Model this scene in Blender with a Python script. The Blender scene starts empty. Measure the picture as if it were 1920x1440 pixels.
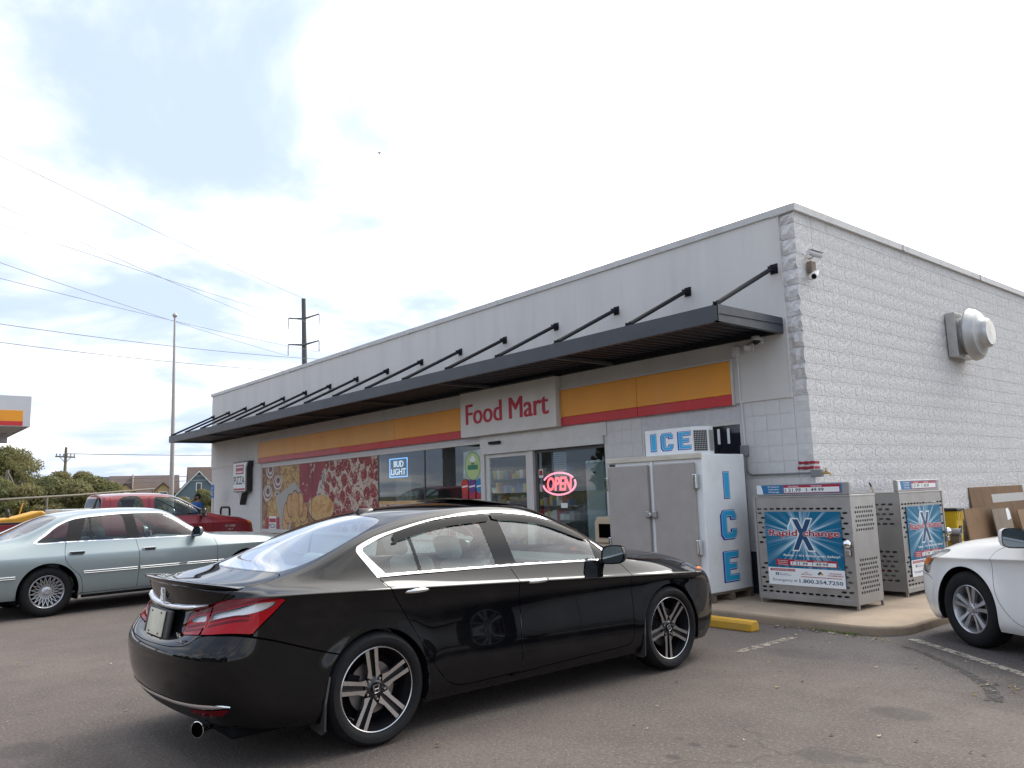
import bpy, bmesh, math, random
import numpy as np
from mathutils import Matrix, Vector
R = math.radians
random.seed(7)
rng = np.random.default_rng(11)
SC = bpy.context.scene
COL = SC.collection

# ------------------------------------------------------------------ camera
CAM = (5.1002, -9.1004, 1.485)
def camera():
    yaw, pitch, roll = R(50.02), R(7.85), R(-1.82)
    f = Vector((-math.sin(yaw)*math.cos(pitch), math.cos(yaw)*math.cos(pitch), math.sin(pitch)))
    r = Vector((math.cos(yaw), math.sin(yaw), 0)); u = r.cross(f)
    r2 = r*math.cos(roll) + u*math.sin(roll); u2 = u*math.cos(roll) - r*math.sin(roll)
    cd = bpy.data.cameras.new('camera'); cd.sensor_width = 36; cd.lens = 36*1472.64/1920
    cd.clip_start = 0.05; cd.clip_end = 4000
    co = bpy.data.objects.new('camera', cd); COL.objects.link(co)
    m = Matrix((r2, u2, -f)).transposed().to_4x4(); m.translation = CAM
    co.matrix_world = m
    SC.camera = co
camera()

# ------------------------------------------------------------------ sky, sun, exposure
SUN_EL, SUN_AZ = R(46), R(-8)          # azimuth clockwise from +Y (behind the store, to its far side)
def world():
    w = bpy.data.worlds.new('World'); SC.world = w; w.use_nodes = True
    nt = w.node_tree; nt.nodes.clear(); N = nt.nodes.new; L = nt.links.new
    out = N('ShaderNodeOutputWorld'); bg = N('ShaderNodeBackground'); L(bg.outputs[0], out.inputs[0])
    sky = N('ShaderNodeTexSky'); sky.sky_type = 'NISHITA'; sky.sun_disc = False
    sky.sun_elevation = SUN_EL; sky.sun_rotation = SUN_AZ; sky.air_density = 1.2; sky.dust_density = 2.0; sky.ozone_density = 1.6
    tc = N('ShaderNodeTexCoord'); sep = N('ShaderNodeSeparateXYZ'); L(tc.outputs['Generated'], sep.inputs[0])
    def M(op, a, b=None, c=None, clamp=False):
        n = N('ShaderNodeMath'); n.operation = op; n.use_clamp = clamp
        for i, v in enumerate((a, b, c)):
            if v is None: continue
            if isinstance(v, (int, float)): n.inputs[i].default_value = v
            else: L(v, n.inputs[i])
        return n.outputs[0]
    # flat cloud deck: direction projected on a high plane, softened at the horizon
    zz = M('MAXIMUM', sep.outputs[2], 0.0); den = M('ADD', zz, 0.16)
    px = M('DIVIDE', sep.outputs[0], den); py = M('DIVIDE', sep.outputs[1], den)
    cmb = N('ShaderNodeCombineXYZ'); L(px, cmb.inputs[0]); L(py, cmb.inputs[1])
    n1 = N('ShaderNodeTexNoise'); n1.inputs['Scale'].default_value = 1.35; n1.inputs['Detail'].default_value = 9; n1.inputs['Roughness'].default_value = 0.56; n1.inputs['Distortion'].default_value = 0.35
    mp = N('ShaderNodeMapping'); mp.inputs['Location'].default_value = (3.1, 2.15, 0); mp.inputs['Scale'].default_value = (1.0, 1.0, 1)
    L(cmb.outputs[0], mp.inputs[0]); L(mp.outputs[0], n1.inputs['Vector'])
    n2 = N('ShaderNodeTexNoise'); n2.inputs['Scale'].default_value = 0.55; n2.inputs['Detail'].default_value = 4
    mp2 = N('ShaderNodeMapping'); mp2.inputs['Location'].default_value = (7.3, 2.2, 0); L(cmb.outputs[0], mp2.inputs[0]); L(mp2.outputs[0], n2.inputs['Vector'])
    # closeness to the veiled sun
    sd = (math.sin(SUN_AZ)*math.cos(SUN_EL), math.cos(SUN_AZ)*math.cos(SUN_EL), math.sin(SUN_EL))
    dot = N('ShaderNodeVectorMath'); dot.operation = 'DOT_PRODUCT'; L(tc.outputs['Generated'], dot.inputs[0]); dot.inputs[1].default_value = sd
    d = M('MAXIMUM', dot.outputs['Value'], 0.0)
    glow = M('POWER', d, 3.0); glow2 = M('POWER', d, 24.0)
    cover = M('ADD', M('MULTIPLY', n1.outputs[0], 1.0), M('MULTIPLY', n2.outputs[0], 0.45))
    cover = M('ADD', cover, M('MULTIPLY', glow, 0.40))
    low = M('SUBTRACT', 1.0, M('MULTIPLY', zz, 2.6), clamp=True)
    cover = M('ADD', cover, M('MULTIPLY', low, 0.06))
    mr = N('ShaderNodeMapRange'); mr.interpolation_type = 'SMOOTHSTEP'; L(cover, mr.inputs[0]); mr.inputs[1].default_value = 0.655; mr.inputs[2].default_value = 1.0
    cloud_b = M('ADD', M('ADD', 1.22, M('MULTIPLY', glow, 2.0)), M('MULTIPLY', glow2, 2.0))
    n3 = N('ShaderNodeMapRange'); L(n1.outputs[0], n3.inputs[0]); n3.inputs[1].default_value = 0.35; n3.inputs[2].default_value = 0.75; n3.inputs[3].default_value = 0.80; n3.inputs[4].default_value = 1.1
    cloud_b = M('MULTIPLY', cloud_b, n3.outputs[0])
    cc = N('ShaderNodeVectorMath'); cc.operation = 'SCALE'; cc.inputs[0].default_value = (1.0, 0.975, 0.94); L(cloud_b, cc.inputs['Scale'])
    sk = N('ShaderNodeVectorMath'); sk.operation = 'SCALE'; L(sky.outputs[0], sk.inputs[0]); sk.inputs['Scale'].default_value = 0.08
    # thin veil of high haze over the blue
    veil = N('ShaderNodeMix'); veil.data_type = 'RGBA'; veil.inputs[0].default_value = 0.86; L(sk.outputs[0], veil.inputs[6]); veil.inputs[7].default_value = (0.54, 0.65, 0.86, 1)
    mx = N('ShaderNodeMix'); mx.data_type = 'RGBA'; L(mr.outputs[0], mx.inputs[0]); L(veil.outputs[2], mx.inputs[6]); L(cc.outputs[0], mx.inputs[7])
    L(mx.outputs[2], bg.inputs[0]); bg.inputs[1].default_value = 1.0
    w.cycles.sampling_method = 'MANUAL'; w.cycles.sample_map_resolution = 1024
world()
def sun():
    ld = bpy.data.lights.new('sun', 'SUN'); ld.energy = 1.4; ld.angle = R(24); ld.color = (1.0, 0.965, 0.91)
    o = bpy.data.objects.new('sun', ld); COL.objects.link(o)
    dirv = Vector((math.sin(SUN_AZ)*math.cos(SUN_EL), math.cos(SUN_AZ)*math.cos(SUN_EL), math.sin(SUN_EL)))
    o.rotation_euler = dirv.to_track_quat('Z', 'Y').to_euler(); o.location = (0, 30, 30)
sun()
SC.view_settings.view_transform = 'Standard'; SC.view_settings.look = 'None'
SC.view_settings.exposure = 0.53; SC.view_settings.gamma = 1.0; SC.view_settings.use_curve_mapping = False
SC.render.engine = 'CYCLES'
SC.cycles.max_bounces = 10; SC.cycles.transparent_max_bounces = 24; SC.cycles.transmission_bounces = 8; SC.cycles.glossy_bounces = 5
SC.cycles.sample_clamp_indirect = 6.0
SC.cycles.caustics_reflective = False; SC.cycles.caustics_refractive = False

# ------------------------------------------------------------------ materials
MATS = {}
def mat(name, col=(0.5,0.5,0.5), rough=0.5, metal=0.0, spec=0.5, var=0.0, vscale=4.0, bump=0.0, bscale=60.0, coat=0.0, emis=None, estr=0.0,
        dirt=None, dirt_amt=0.0, dirt_scale=1.5, rvar=0.0, alpha=1.0, stretch=(1,1,1), bdist=0.004):
    if name in MATS: return MATS[name]
    m = bpy.data.materials.new(name); m.use_nodes = True; nt = m.node_tree; b = nt.nodes['Principled BSDF']
    N = nt.nodes.new; L = nt.links.new
    c4 = (*col, 1)
    b.inputs['Base Color'].default_value = c4; b.inputs['Roughness'].default_value = rough; b.inputs['Metallic'].default_value = metal
    b.inputs['Specular IOR Level'].default_value = spec; b.inputs['Coat Weight'].default_value = coat; b.inputs['Coat Roughness'].default_value = 0.025; b.inputs['Coat IOR'].default_value = 1.42
    if emis: b.inputs['Emission Color'].default_value = (*emis, 1); b.inputs['Emission Strength'].default_value = estr
    if alpha < 1: b.inputs['Alpha'].default_value = alpha
    tc = None
    def coords(st=(1,1,1)):
        t = N('ShaderNodeTexCoord'); mp = N('ShaderNodeMapping'); mp.inputs['Scale'].default_value = st; L(t.outputs['Object'], mp.inputs[0]); return mp.outputs[0]
    last = None
    if var > 0:
        n = N('ShaderNodeTexNoise'); n.inputs['Scale'].default_value = vscale; n.inputs['Detail'].default_value = 6; n.inputs['Roughness'].default_value = 0.6
        L(coords(stretch), n.inputs['Vector'])
        r = N('ShaderNodeMapRange'); L(n.outputs[0], r.inputs[0]); r.inputs[1].default_value = 0.3; r.inputs[2].default_value = 0.7; r.inputs[3].default_value = 1-var; r.inputs[4].default_value = 1+var
        s = N('ShaderNodeVectorMath'); s.operation = 'SCALE'; s.inputs[0].default_value = col; L(r.outputs[0], s.inputs['Scale']); last = s.outputs[0]
    if dirt is not None and dirt_amt > 0:
        n = N('ShaderNodeTexNoise'); n.inputs['Scale'].default_value = dirt_scale; n.inputs['Detail'].default_value = 8; n.inputs['Roughness'].default_value = 0.65
        L(coords(stretch), n.inputs['Vector'])
        r = N('ShaderNodeMapRange'); L(n.outputs[0], r.inputs[0]); r.inputs[1].default_value = 0.5; r.inputs[2].default_value = 0.75; r.inputs[3].default_value = 0; r.inputs[4].default_value = dirt_amt
        x = N('ShaderNodeMix'); x.data_type = 'RGBA'; L(r.outputs[0], x.inputs[0])
        if last is not None: L(last, x.inputs[6])
        else: x.inputs[6].default_value = c4
        x.inputs[7].default_value = (*dirt, 1); last = x.outputs[2]
    if last is not None: L(last, b.inputs['Base Color'])
    if rvar > 0:
        n = N('ShaderNodeTexNoise'); n.inputs['Scale'].default_value = 9; n.inputs['Detail'].default_value = 5; L(coords(), n.inputs['Vector'])
        r = N('ShaderNodeMapRange'); L(n.outputs[0], r.inputs[0]); r.inputs[3].default_value = max(0, rough-rvar); r.inputs[4].default_value = min(1, rough+rvar); L(r.outputs[0], b.inputs['Roughness'])
    if bump > 0:
        n = N('ShaderNodeTexNoise'); n.inputs['Scale'].default_value = bscale; n.inputs['Detail'].default_value = 5; L(coords(stretch), n.inputs['Vector'])
        bn = N('ShaderNodeBump'); bn.inputs['Strength'].default_value = bump; bn.inputs['Distance'].default_value = bdist; L(n.outputs[0], bn.inputs['Height']); L(bn.outputs[0], b.inputs['Normal'])
    MATS[name] = m; return m
def glass_mat(name, tint=(0.8,0.86,0.86), rough=0.0, ior=1.5, mixr=1.0):
    """thin window pane: fresnel reflection over tinted straight-through transmission"""
    if name in MATS: return MATS[name]
    m = bpy.data.materials.new(name); m.use_nodes = True; nt = m.node_tree; nt.nodes.clear(); N = nt.nodes.new; L = nt.links.new
    o = N('ShaderNodeOutputMaterial'); mx = N('ShaderNodeMixShader'); tr = N('ShaderNodeBsdfTransparent'); gl = N('ShaderNodeBsdfGlossy'); fr = N('ShaderNodeFresnel')
    tr.inputs[0].default_value = (*tint, 1); gl.inputs['Roughness'].default_value = rough; gl.inputs[0].default_value = (0.97, 0.98, 1, 1); geo = N('ShaderNodeNewGeometry'); im = N('ShaderNodeMix'); im.data_type = 'FLOAT'; im.inputs[2].default_value = ior; im.inputs[3].default_value = 1/ior; L(geo.outputs['Backfacing'], im.inputs[0]); L(im.outputs[0], fr.inputs[0])
    k = N('ShaderNodeMath'); k.operation = 'MULTIPLY'; k.use_clamp = True; k.inputs[1].default_value = mixr; L(fr.outputs[0], k.inputs[0])
    L(k.outputs[0], mx.inputs[0]); L(tr.outputs[0], mx.inputs[1]); L(gl.outputs[0], mx.inputs[2]); L(mx.outputs[0], o.inputs[0])
    MATS[name] = m; return m

# ------------------------------------------------------------------ mesh helpers
class MB:
    def __init__(s): s.v = []; s.f = []; s.m = []
    def add(s, vs, fs, mi=0, M=None):
        k = len(s.v)
        if M is not None: vs = [tuple(M @ Vector(p)) for p in vs]
        s.v += [tuple(p) for p in vs]; s.f += [tuple(i+k for i in f) for f in fs]; s.m += [mi]*len(fs); return s
    def box(s, x0, x1, y0, y1, z0, z1, mi=0, M=None):
        vs = [(x0,y0,z0),(x1,y0,z0),(x1,y1,z0),(x0,y1,z0),(x0,y0,z1),(x1,y0,z1),(x1,y1,z1),(x0,y1,z1)]
        return s.add(vs, [(3,2,1,0),(4,5,6,7),(0,1,5,4),(1,2,6,5),(2,3,7,6),(3,0,4,7)], mi, M)
    def cyl(s, p0, p1, r0, r1=None, n=16, mi=0, caps=True, M=None):
        r1 = r0 if r1 is None else r1
        p0 = Vector(p0); p1 = Vector(p1); d = (p1-p0).normalized(); a = d.orthogonal().normalized(); b = d.cross(a)
        vs = []
        for p, r in ((p0, r0), (p1, r1)):
            vs += [tuple(p + (a*math.cos(2*math.pi*i/n) + b*math.sin(2*math.pi*i/n))*r) for i in range(n)]
        fs = [(i, (i+1)%n, n+(i+1)%n, n+i) for i in range(n)]
        if caps: fs += [tuple(reversed(range(n))), tuple(range(n, 2*n))]
        return s.add(vs, fs, mi, M)
    def tube(s, pts, r, n=8, mi=0, caps=True):
        P = [Vector(p) for p in pts]; m = len(P); rs = r if isinstance(r, (list, tuple)) else [r]*m
        prev = None; vs = []
        for i in range(m):
            d = (P[min(i+1, m-1)] - P[max(i-1, 0)]).normalized()
            a = d.orthogonal().normalized() if prev is None else (prev - d*prev.dot(d)).normalized()
            prev = a; b = d.cross(a)
            vs += [tuple(P[i] + (a*math.cos(2*math.pi*j/n) + b*math.sin(2*math.pi*j/n))*rs[i]) for j in range(n)]
        fs = [(i*n+j, i*n+(j+1)%n, (i+1)*n+(j+1)%n, (i+1)*n+j) for i in range(m-1) for j in range(n)]
        if caps: fs += [tuple(reversed(range(n))), tuple(range((m-1)*n, m*n))]
        return s.add(vs, fs, mi)
    def prism(s, poly, a, b, plane='xz', mi=0, M=None):
        """extrude a 2-D polygon between a and b along the third axis"""
        n = len(poly)
        def P(u, v, w): return {'xz': (u, w, v), 'xy': (u, v, w), 'yz': (w, u, v)}[plane]
        vs = [P(u, v, a) for u, v in poly] + [P(u, v, b) for u, v in poly]
        fs = [tuple(range(n)), tuple(reversed(range(n, 2*n)))] + [(i, n+i, n+(i+1)%n, (i+1)%n) for i in range(n)]
        return s.add(vs, fs, mi, M)
    def lathe(s, prof, n=32, mi=0, M=None, cap=False):
        """profile [(r, z)] turned about z"""
        vs = []; m = len(prof)
        for r, z in prof: vs += [(r*math.cos(2*math.pi*i/n), r*math.sin(2*math.pi*i/n), z) for i in range(n)]
        fs = [(i*n+j, i*n+(j+1)%n, (i+1)*n+(j+1)%n, (i+1)*n+j) for i in range(m-1) for j in range(n)]
        if cap: fs += [tuple(reversed(range(n))), tuple(range((m-1)*n, m*n))]
        return s.add(vs, fs, mi, M)
    def sphere(s, c, r, n=12, m=8, mi=0, sc=(1,1,1)):
        prof = [(max(1e-4, math.sin(math.pi*i/m)), -math.cos(math.pi*i/m)) for i in range(m+1)]
        M = Matrix.Translation(c) @ Matrix.Diagonal((r*sc[0], r*sc[1], r*sc[2], 1)); return s.lathe(prof, n, mi, M)
    def mesh(s, name, mats, smooth=None):
        me = bpy.data.meshes.new(name); me.from_pydata(s.v, [], s.f)
        for m in (mats if isinstance(mats, (list, tuple)) else [mats]): me.materials.append(m)
        if any(s.m): me.polygons.foreach_set('material_index', s.m)
        if smooth:
            me.polygons.foreach_set('use_smooth', [True]*len(me.polygons))
            if smooth is not True: me.set_sharp_from_angle(angle=R(smooth))
        me.update(); return me
    def build(s, name, mats, parent=None, smooth=None, bevel=0, seg=2, loc=None, rot=None, fix=True):
        me = s.mesh(name, mats, smooth)
        if fix:
            bm = bmesh.new(); bm.from_mesh(me); bmesh.ops.recalc_face_normals(bm, faces=bm.faces); bm.to_mesh(me); bm.free()
        return put(name, me, parent, bevel, seg, loc, rot)
def put(name, me, parent=None, bevel=0, seg=2, loc=None, rot=None):
    o = bpy.data.objects.new(name, me); COL.objects.link(o)
    if parent: o.parent = parent
    if loc: o.location = loc
    if rot: o.rotation_euler = rot
    if bevel:
        md = o.modifiers.new('bevel', 'BEVEL'); md.width = bevel; md.segments = seg; md.limit_method = 'ANGLE'; md.angle_limit = R(40); md.harden_normals = False
    return o
def tag(o, label=None, cat=None, group=None, kind=None):
    if label: o['label'] = label
    if cat: o['category'] = cat
    if group: o['group'] = group
    if kind: o['kind'] = kind
    return o
def thing(name, label, cat, loc=(0,0,0), rotz=0, group=None, kind=None):
    o = bpy.data.objects.new(name, None); COL.objects.link(o); o.location = loc; o.rotation_euler = (0,0,rotz); o.empty_display_size = 0.1
    return tag(o, label, cat, group, kind)
def copy_tree(o, parent=None):
    c = o.copy(); COL.objects.link(c); c.parent = parent
    for ch in list(o.children): copy_tree(ch, c)
    return c
def box(name, x0, x1, y0, y1, z0, z1, m, parent=None, bevel=0, seg=2):
    return MB().box(x0, x1, y0, y1, z0, z1).build(name, m, parent, bevel=bevel, seg=seg, fix=False)
_tc = {}
def text_verts(s, bold=0.0):
    key = (s, bold)
    if key in _tc: return _tc[key]
    c = bpy.data.curves.new('t', 'FONT'); c.body = s; c.offset = bold; c.resolution_u = 3
    o = bpy.data.objects.new('t', c); COL.objects.link(o); dg = bpy.context.evaluated_depsgraph_get(); dg.update()
    me = bpy.data.meshes.new_from_object(o.evaluated_get(dg)); vs = [tuple(v.co) for v in me.vertices]; fs = [tuple(p.vertices) for p in me.polygons]
    bpy.data.objects.remove(o); bpy.data.meshes.remove(me); bpy.data.curves.remove(c); _tc[key] = (vs, fs); return vs, fs
def text_mb(mb, s, x, z, w, h, y=0.0, bold=0.02, mi=0, shear=0.0, depth=0.0, M=None):
    """lettering in the local xz plane facing -y, its box fitted to w x h with lower-left corner x, z"""
    vs, fs = text_verts(s, bold); a = np.array(vs); lo = a.min(0); hi = a.max(0); sc = (w/(hi[0]-lo[0]), h/(hi[1]-lo[1]))
    P = [((p[0]-lo[0])*sc[0] + x + shear*(p[1]-lo[1])*sc[1], (p[1]-lo[1])*sc[1] + z) for p in vs]
    k = len(P)
    if depth <= 0: mb.add([(u, y, v) for u, v in P], fs, mi, M)
    else:
        ed = {}
        for f in fs:
            for i in range(len(f)): e = (f[i], f[(i+1)%len(f)]); ed[e] = 1
        F = list(fs) + [(a_, b_, b_+k, a_+k)[::-1] for (a_, b_) in ed if (b_, a_) not in ed]
        mb.add([(u, y-depth, v) for u, v in P] + [(u, y, v) for u, v in P], F, mi, M)
    return mb
# ------------------------------------------------------------------ ground
def nodekit(m):
    nt = m.node_tree; N = nt.nodes.new; L = nt.links.new
    def M(op, a, b=None, c=None, clamp=False):
        n = N('ShaderNodeMath'); n.operation = op; n.use_clamp = clamp
        for i, v in enumerate((a, b, c)):
            if v is None: continue
            if isinstance(v, (int, float)): n.inputs[i].default_value = v
            else: L(v, n.inputs[i])
        return n.outputs[0]
    def noise(vec, scale, detail=4, rough=0.5, dist=0.0):
        n = N('ShaderNodeTexNoise'); n.inputs['Scale'].default_value = scale; n.inputs['Detail'].default_value = detail; n.inputs['Roughness'].default_value = rough; n.inputs['Distortion'].default_value = dist
        if vec is not None: L(vec, n.inputs['Vector'])
        return n.outputs[0]
    def ramp(v, a, b, c=0.0, d=1.0, smooth=True):
        r = N('ShaderNodeMapRange'); r.interpolation_type = 'SMOOTHSTEP' if smooth else 'LINEAR'
        L(v, r.inputs[0]); r.inputs[1].default_value = a; r.inputs[2].default_value = b; r.inputs[3].default_value = c; r.inputs[4].default_value = d; return r.outputs[0]
    def mix(f, a, b):
        x = N('ShaderNodeMix'); x.data_type = 'RGBA'
        for i, v in ((0, f), (6, a), (7, b)):
            if isinstance(v, (int, float)): x.inputs[i].default_value = v
            elif isinstance(v, tuple): x.inputs[i].default_value = (*v, 1)
            else: L(v, x.inputs[i])
        return x.outputs[2]
    def pos():
        t = N('ShaderNodeTexCoord'); s = N('ShaderNodeSeparateXYZ'); L(t.outputs['Object'], s.inputs[0]); return t.outputs['Object'], s.outputs[0], s.outputs[1], s.outputs[2]
    return nt, N, L, M, noise, ramp, mix, pos

def asphalt_mat():
    m = bpy.data.materials.new('asphalt'); m.use_nodes = True
    nt, N, L, M, noise, ramp, mix, pos = nodekit(m); b = nt.nodes['Principled BSDF']
    P, x, y, z = pos()
    big = noise(P, 0.35, 5, 0.6); mid = noise(P, 2.2, 6, 0.65); fine = noise(P, 120, 3, 0.7); agg = N('ShaderNodeTexVoronoi'); agg.inputs['Scale'].default_value = 95; L(P, agg.inputs['Vector'])
    c = mix(ramp(big, 0.3, 0.7), (0.088, 0.070, 0.059), (0.138, 0.112, 0.096))
    c = mix(M('MULTIPLY', ramp(mid, 0.45, 0.75), 0.45), c, (0.082, 0.070, 0.063))
    # newer, darker strip along the kerb
    wob = M('ADD', y, M('MULTIPLY', M('SUBTRACT', noise(P, 0.8, 5, 0.6), 0.5), 1.6))
    edge = M('MULTIPLY', ramp(wob, -3.3, -2.1), ramp(x, -0.4, 0.8))
    c = mix(M('MULTIPLY', edge, 0.72), c, (0.062, 0.058, 0.060))
    far = ramp(x, -4.0, -9.0)
    c = mix(M('MULTIPLY', far, 0.35), c, (0.150, 0.127, 0.112))
    # aggregate specks
    sp = ramp(agg.outputs['Distance'], 0.0, 0.22, 1.0, 0.0); sp = M('MULTIPLY', sp, ramp(noise(P, 60, 2), 0.55, 0.7))
    c = mix(M('MULTIPLY', sp, 0.55), c, (0.36, 0.33, 0.30))
    c = mix(M('MULTIPLY', ramp(fine, 0.5, 0.75), 0.5), c, (0.07, 0.062, 0.06))
    g2 = noise(P, 38, 4, 0.75); c = mix(M('MULTIPLY', ramp(g2, 0.47, 0.60), 0.55), c, (0.064, 0.055, 0.05)); c = mix(M('MULTIPLY', ramp(noise(P, 46, 3, 0.7), 0.54, 0.62), 0.5), c, (0.20, 0.175, 0.158))
    # oil spots, then one broad faint dark oval beside the black sedan
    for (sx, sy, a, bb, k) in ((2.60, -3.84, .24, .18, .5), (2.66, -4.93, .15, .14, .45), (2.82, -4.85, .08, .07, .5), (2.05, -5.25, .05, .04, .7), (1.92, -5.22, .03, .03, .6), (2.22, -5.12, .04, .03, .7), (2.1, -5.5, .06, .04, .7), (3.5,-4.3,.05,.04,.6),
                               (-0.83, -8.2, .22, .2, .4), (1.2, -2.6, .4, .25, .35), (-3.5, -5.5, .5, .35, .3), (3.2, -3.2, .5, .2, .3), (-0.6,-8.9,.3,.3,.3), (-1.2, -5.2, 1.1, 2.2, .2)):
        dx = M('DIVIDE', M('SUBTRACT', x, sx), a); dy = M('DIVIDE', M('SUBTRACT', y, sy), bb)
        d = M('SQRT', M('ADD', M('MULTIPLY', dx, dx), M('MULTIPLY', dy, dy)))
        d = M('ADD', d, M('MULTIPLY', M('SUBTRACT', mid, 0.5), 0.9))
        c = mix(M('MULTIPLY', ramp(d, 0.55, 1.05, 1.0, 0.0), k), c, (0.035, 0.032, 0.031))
    # thin cracks
    vc = N('ShaderNodeTexVoronoi'); vc.feature = 'DISTANCE_TO_EDGE'; vc.inputs['Scale'].default_value = 0.34
    wp = N('ShaderNodeVectorMath'); wp.operation = 'ADD'; L(P, wp.inputs[0]); nn = N('ShaderNodeTexNoise'); nn.inputs['Scale'].default_value = 1.8; nn.inputs['Detail'].default_value = 5; L(P, nn.inputs['Vector'])
    L(nn.outputs[1], wp.inputs[1]); L(wp.outputs[0], vc.inputs['Vector'])
    cr = ramp(vc.outputs['Distance'], 0.002, 0.007, 1.0, 0.0); cr = M('MULTIPLY', cr, ramp(noise(P, 0.5, 2), 0.48, 0.6))
    c = mix(M('MULTIPLY', cr, 0.4), c, (0.05, 0.045, 0.042))
    L(c, b.inputs['Base Color'])
    L(ramp(mid, 0.3, 0.7, 0.78, 0.94), b.inputs['Roughness']); b.inputs['Specular IOR Level'].default_value = 0.35
    h = M('ADD', M('MULTIPLY', fine, 0.7), M('MULTIPLY', agg.outputs['Distance'], 0.8)); h = M('SUBTRACT', h, M('MULTIPLY', cr, 1.0))
    bn = N('ShaderNodeBump'); bn.inputs['Strength'].default_value = 0.55; bn.inputs['Distance'].default_value = 0.006; L(h, bn.inputs['Height']); L(bn.outputs[0], b.inputs['Normal'])
    return m
def grass_ground_mat():
    m = bpy.data.materials.new('dry_grass_ground'); m.use_nodes = True
    nt, N, L, M, noise, ramp, mix, pos = nodekit(m); b = nt.nodes['Principled BSDF']; P, x, y, z = pos()
    c = mix(ramp(noise(P, 0.05, 6, 0.65), 0.35, 0.65), (0.085, 0.10, 0.035), (0.19, 0.155, 0.075)); c = mix(M('MULTIPLY', noise(P, 1.5, 5), 0.5), c, (0.05, 0.06, 0.02))
    L(c, b.inputs['Base Color']); b.inputs['Roughness'].default_value = 0.95; return m
M_ASPH = asphalt_mat(); M_GRASS = grass_ground_mat()
def sheet(name, poly, z, m):
    mb = MB(); mb.add([(p[0], p[1], z) for p in poly], [tuple(range(len(poly)))]); return tag(mb.build(name, m, fix=False), kind='structure')
sheet('ground', [(-1800,-1800),(1800,-1800),(1800,1800),(-1800,1800)], -0.03, M_GRASS)
sheet('parking_lot', [(-46,-42),(34,-42),(34,40),(-46,40)], 0.0, M_ASPH)
sheet('road', [(-400,-62),(-400,-50),(400,-50),(400,-62)], -0.012, mat('road_asphalt', (0.09,0.088,0.086), 0.9, var=0.2, vscale=0.3))

# sidewalk slab with rounded outer corner
M_CONC = mat('concrete', (0.35,0.27,0.195), 0.9, var=0.13, vscale=2.5, bump=0.35, bscale=150, dirt=(0.15,0.125,0.10), dirt_amt=0.5, dirt_scale=1.8)
KH = 0.085
def sidewalk():
    t = tag(bpy.data.objects.new('sidewalk', None), kind='structure'); COL.objects.link(t)
    xr, yf, rad = 1.50, -1.46, 0.42
    def outline(o):   # o = inset of the top edge
        pts = [(-23.0, yf+o)]
        for i in range(9):
            a = -math.pi/2 + i*math.pi/16; pts.append((xr-rad + (rad-o)*math.cos(a), yf+rad + (rad-o)*math.sin(a)))
        pts += [(xr-o, 24.0)]; return pts
    # kerb edge, rounded nose
    mb = MB(); rings = [(0.0,-0.02),(0.0,KH-0.025),(0.008,KH-0.008),(0.028,KH)]
    L_ = [outline(o) for o, _ in rings]; n = len(L_[0])
    vs = [(p[0], p[1], z) for (o, z), l in zip(rings, L_) for p in l]
    fs = [(i*n+j, i*n+j+1, (i+1)*n+j+1, (i+1)*n+j) for i in range(3) for j in range(n-1)]
    mb.add(vs, fs); mb.build('kerb', mat('kerb_concrete', (0.26,0.20,0.14), 0.9, var=0.25, vscale=3, bump=0.5, bscale=90, dirt=(0.09,0.075,0.05), dirt_amt=0.6, dirt_scale=3), t, smooth=50)
    # slabs: control joints cut every 1.5 m
    xs = [-23.0] + [-21.4+1.5*i for i in range(15)]
    for a, c in zip(xs[:-1], xs[1:]):
        MB().box(a+0.004, c-0.004, yf+0.028, 0.0, -0.02, KH).build('slab', M_CONC, t, bevel=0.006)
    o = outline(0.028)[1:]; poly = [(xs[-1]+0.004, yf+0.028)] + [p for p in o if p[1] < 0] + [(xr-0.028, 0.0), (xs[-1]+0.004, 0.0)]
    MB().prism(poly, -0.02, KH, 'xy').build('slab', M_CONC, t, bevel=0.006)
    for k in range(14):
        MB().box(0.0, xr-0.028, 0.004+1.6*k, 1.6*(k+1)-0.004, -0.02, KH).build('slab', M_CONC, t, bevel=0.006)
sidewalk()
# painted bay lines, worn
def paint_mat(name, col, wear):
    m = bpy.data.materials.new(name); m.use_nodes = True
    nt, N, L, M, noise, ramp, mix, pos = nodekit(m); b = nt.nodes['Principled BSDF']; P, x, y, z = pos()
    b.inputs['Base Color'].default_value = (*col, 1); b.inputs['Roughness'].default_value = 0.85
    w = ramp(noise(P, 14, 7, 0.72), wear-0.1, wear+0.1); w = M('MULTIPLY', w, ramp(noise(P, 110, 3), 0.36, 0.5)); L(w, b.inputs['Alpha']); return m
M_LINE = paint_mat('worn_white_paint', (0.42,0.385,0.32), 0.47); M_LINE2 = paint_mat('very_worn_paint', (0.36,0.31,0.25), 0.50)
def line(a, b, w, m, label_z=0.004):
    a = Vector((*a, 0)); b = Vector((*b, 0)); d = (b-a).normalized(); n = Vector((-d.y, d.x, 0))*w/2
    mb = MB(); mb.add([tuple(p + Vector((0,0,label_z))) for p in (a-n, b-n, b+n, a+n)], [(0,1,2,3)])
    return tag(mb.build('bay_line', m, fix=False), kind='structure')
line((0.74,-1.97), (0.75,-2.9), 0.10, M_LINE2)
line((1.60,-1.36), (3.3,-2.58), 0.09, M_LINE)
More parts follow.
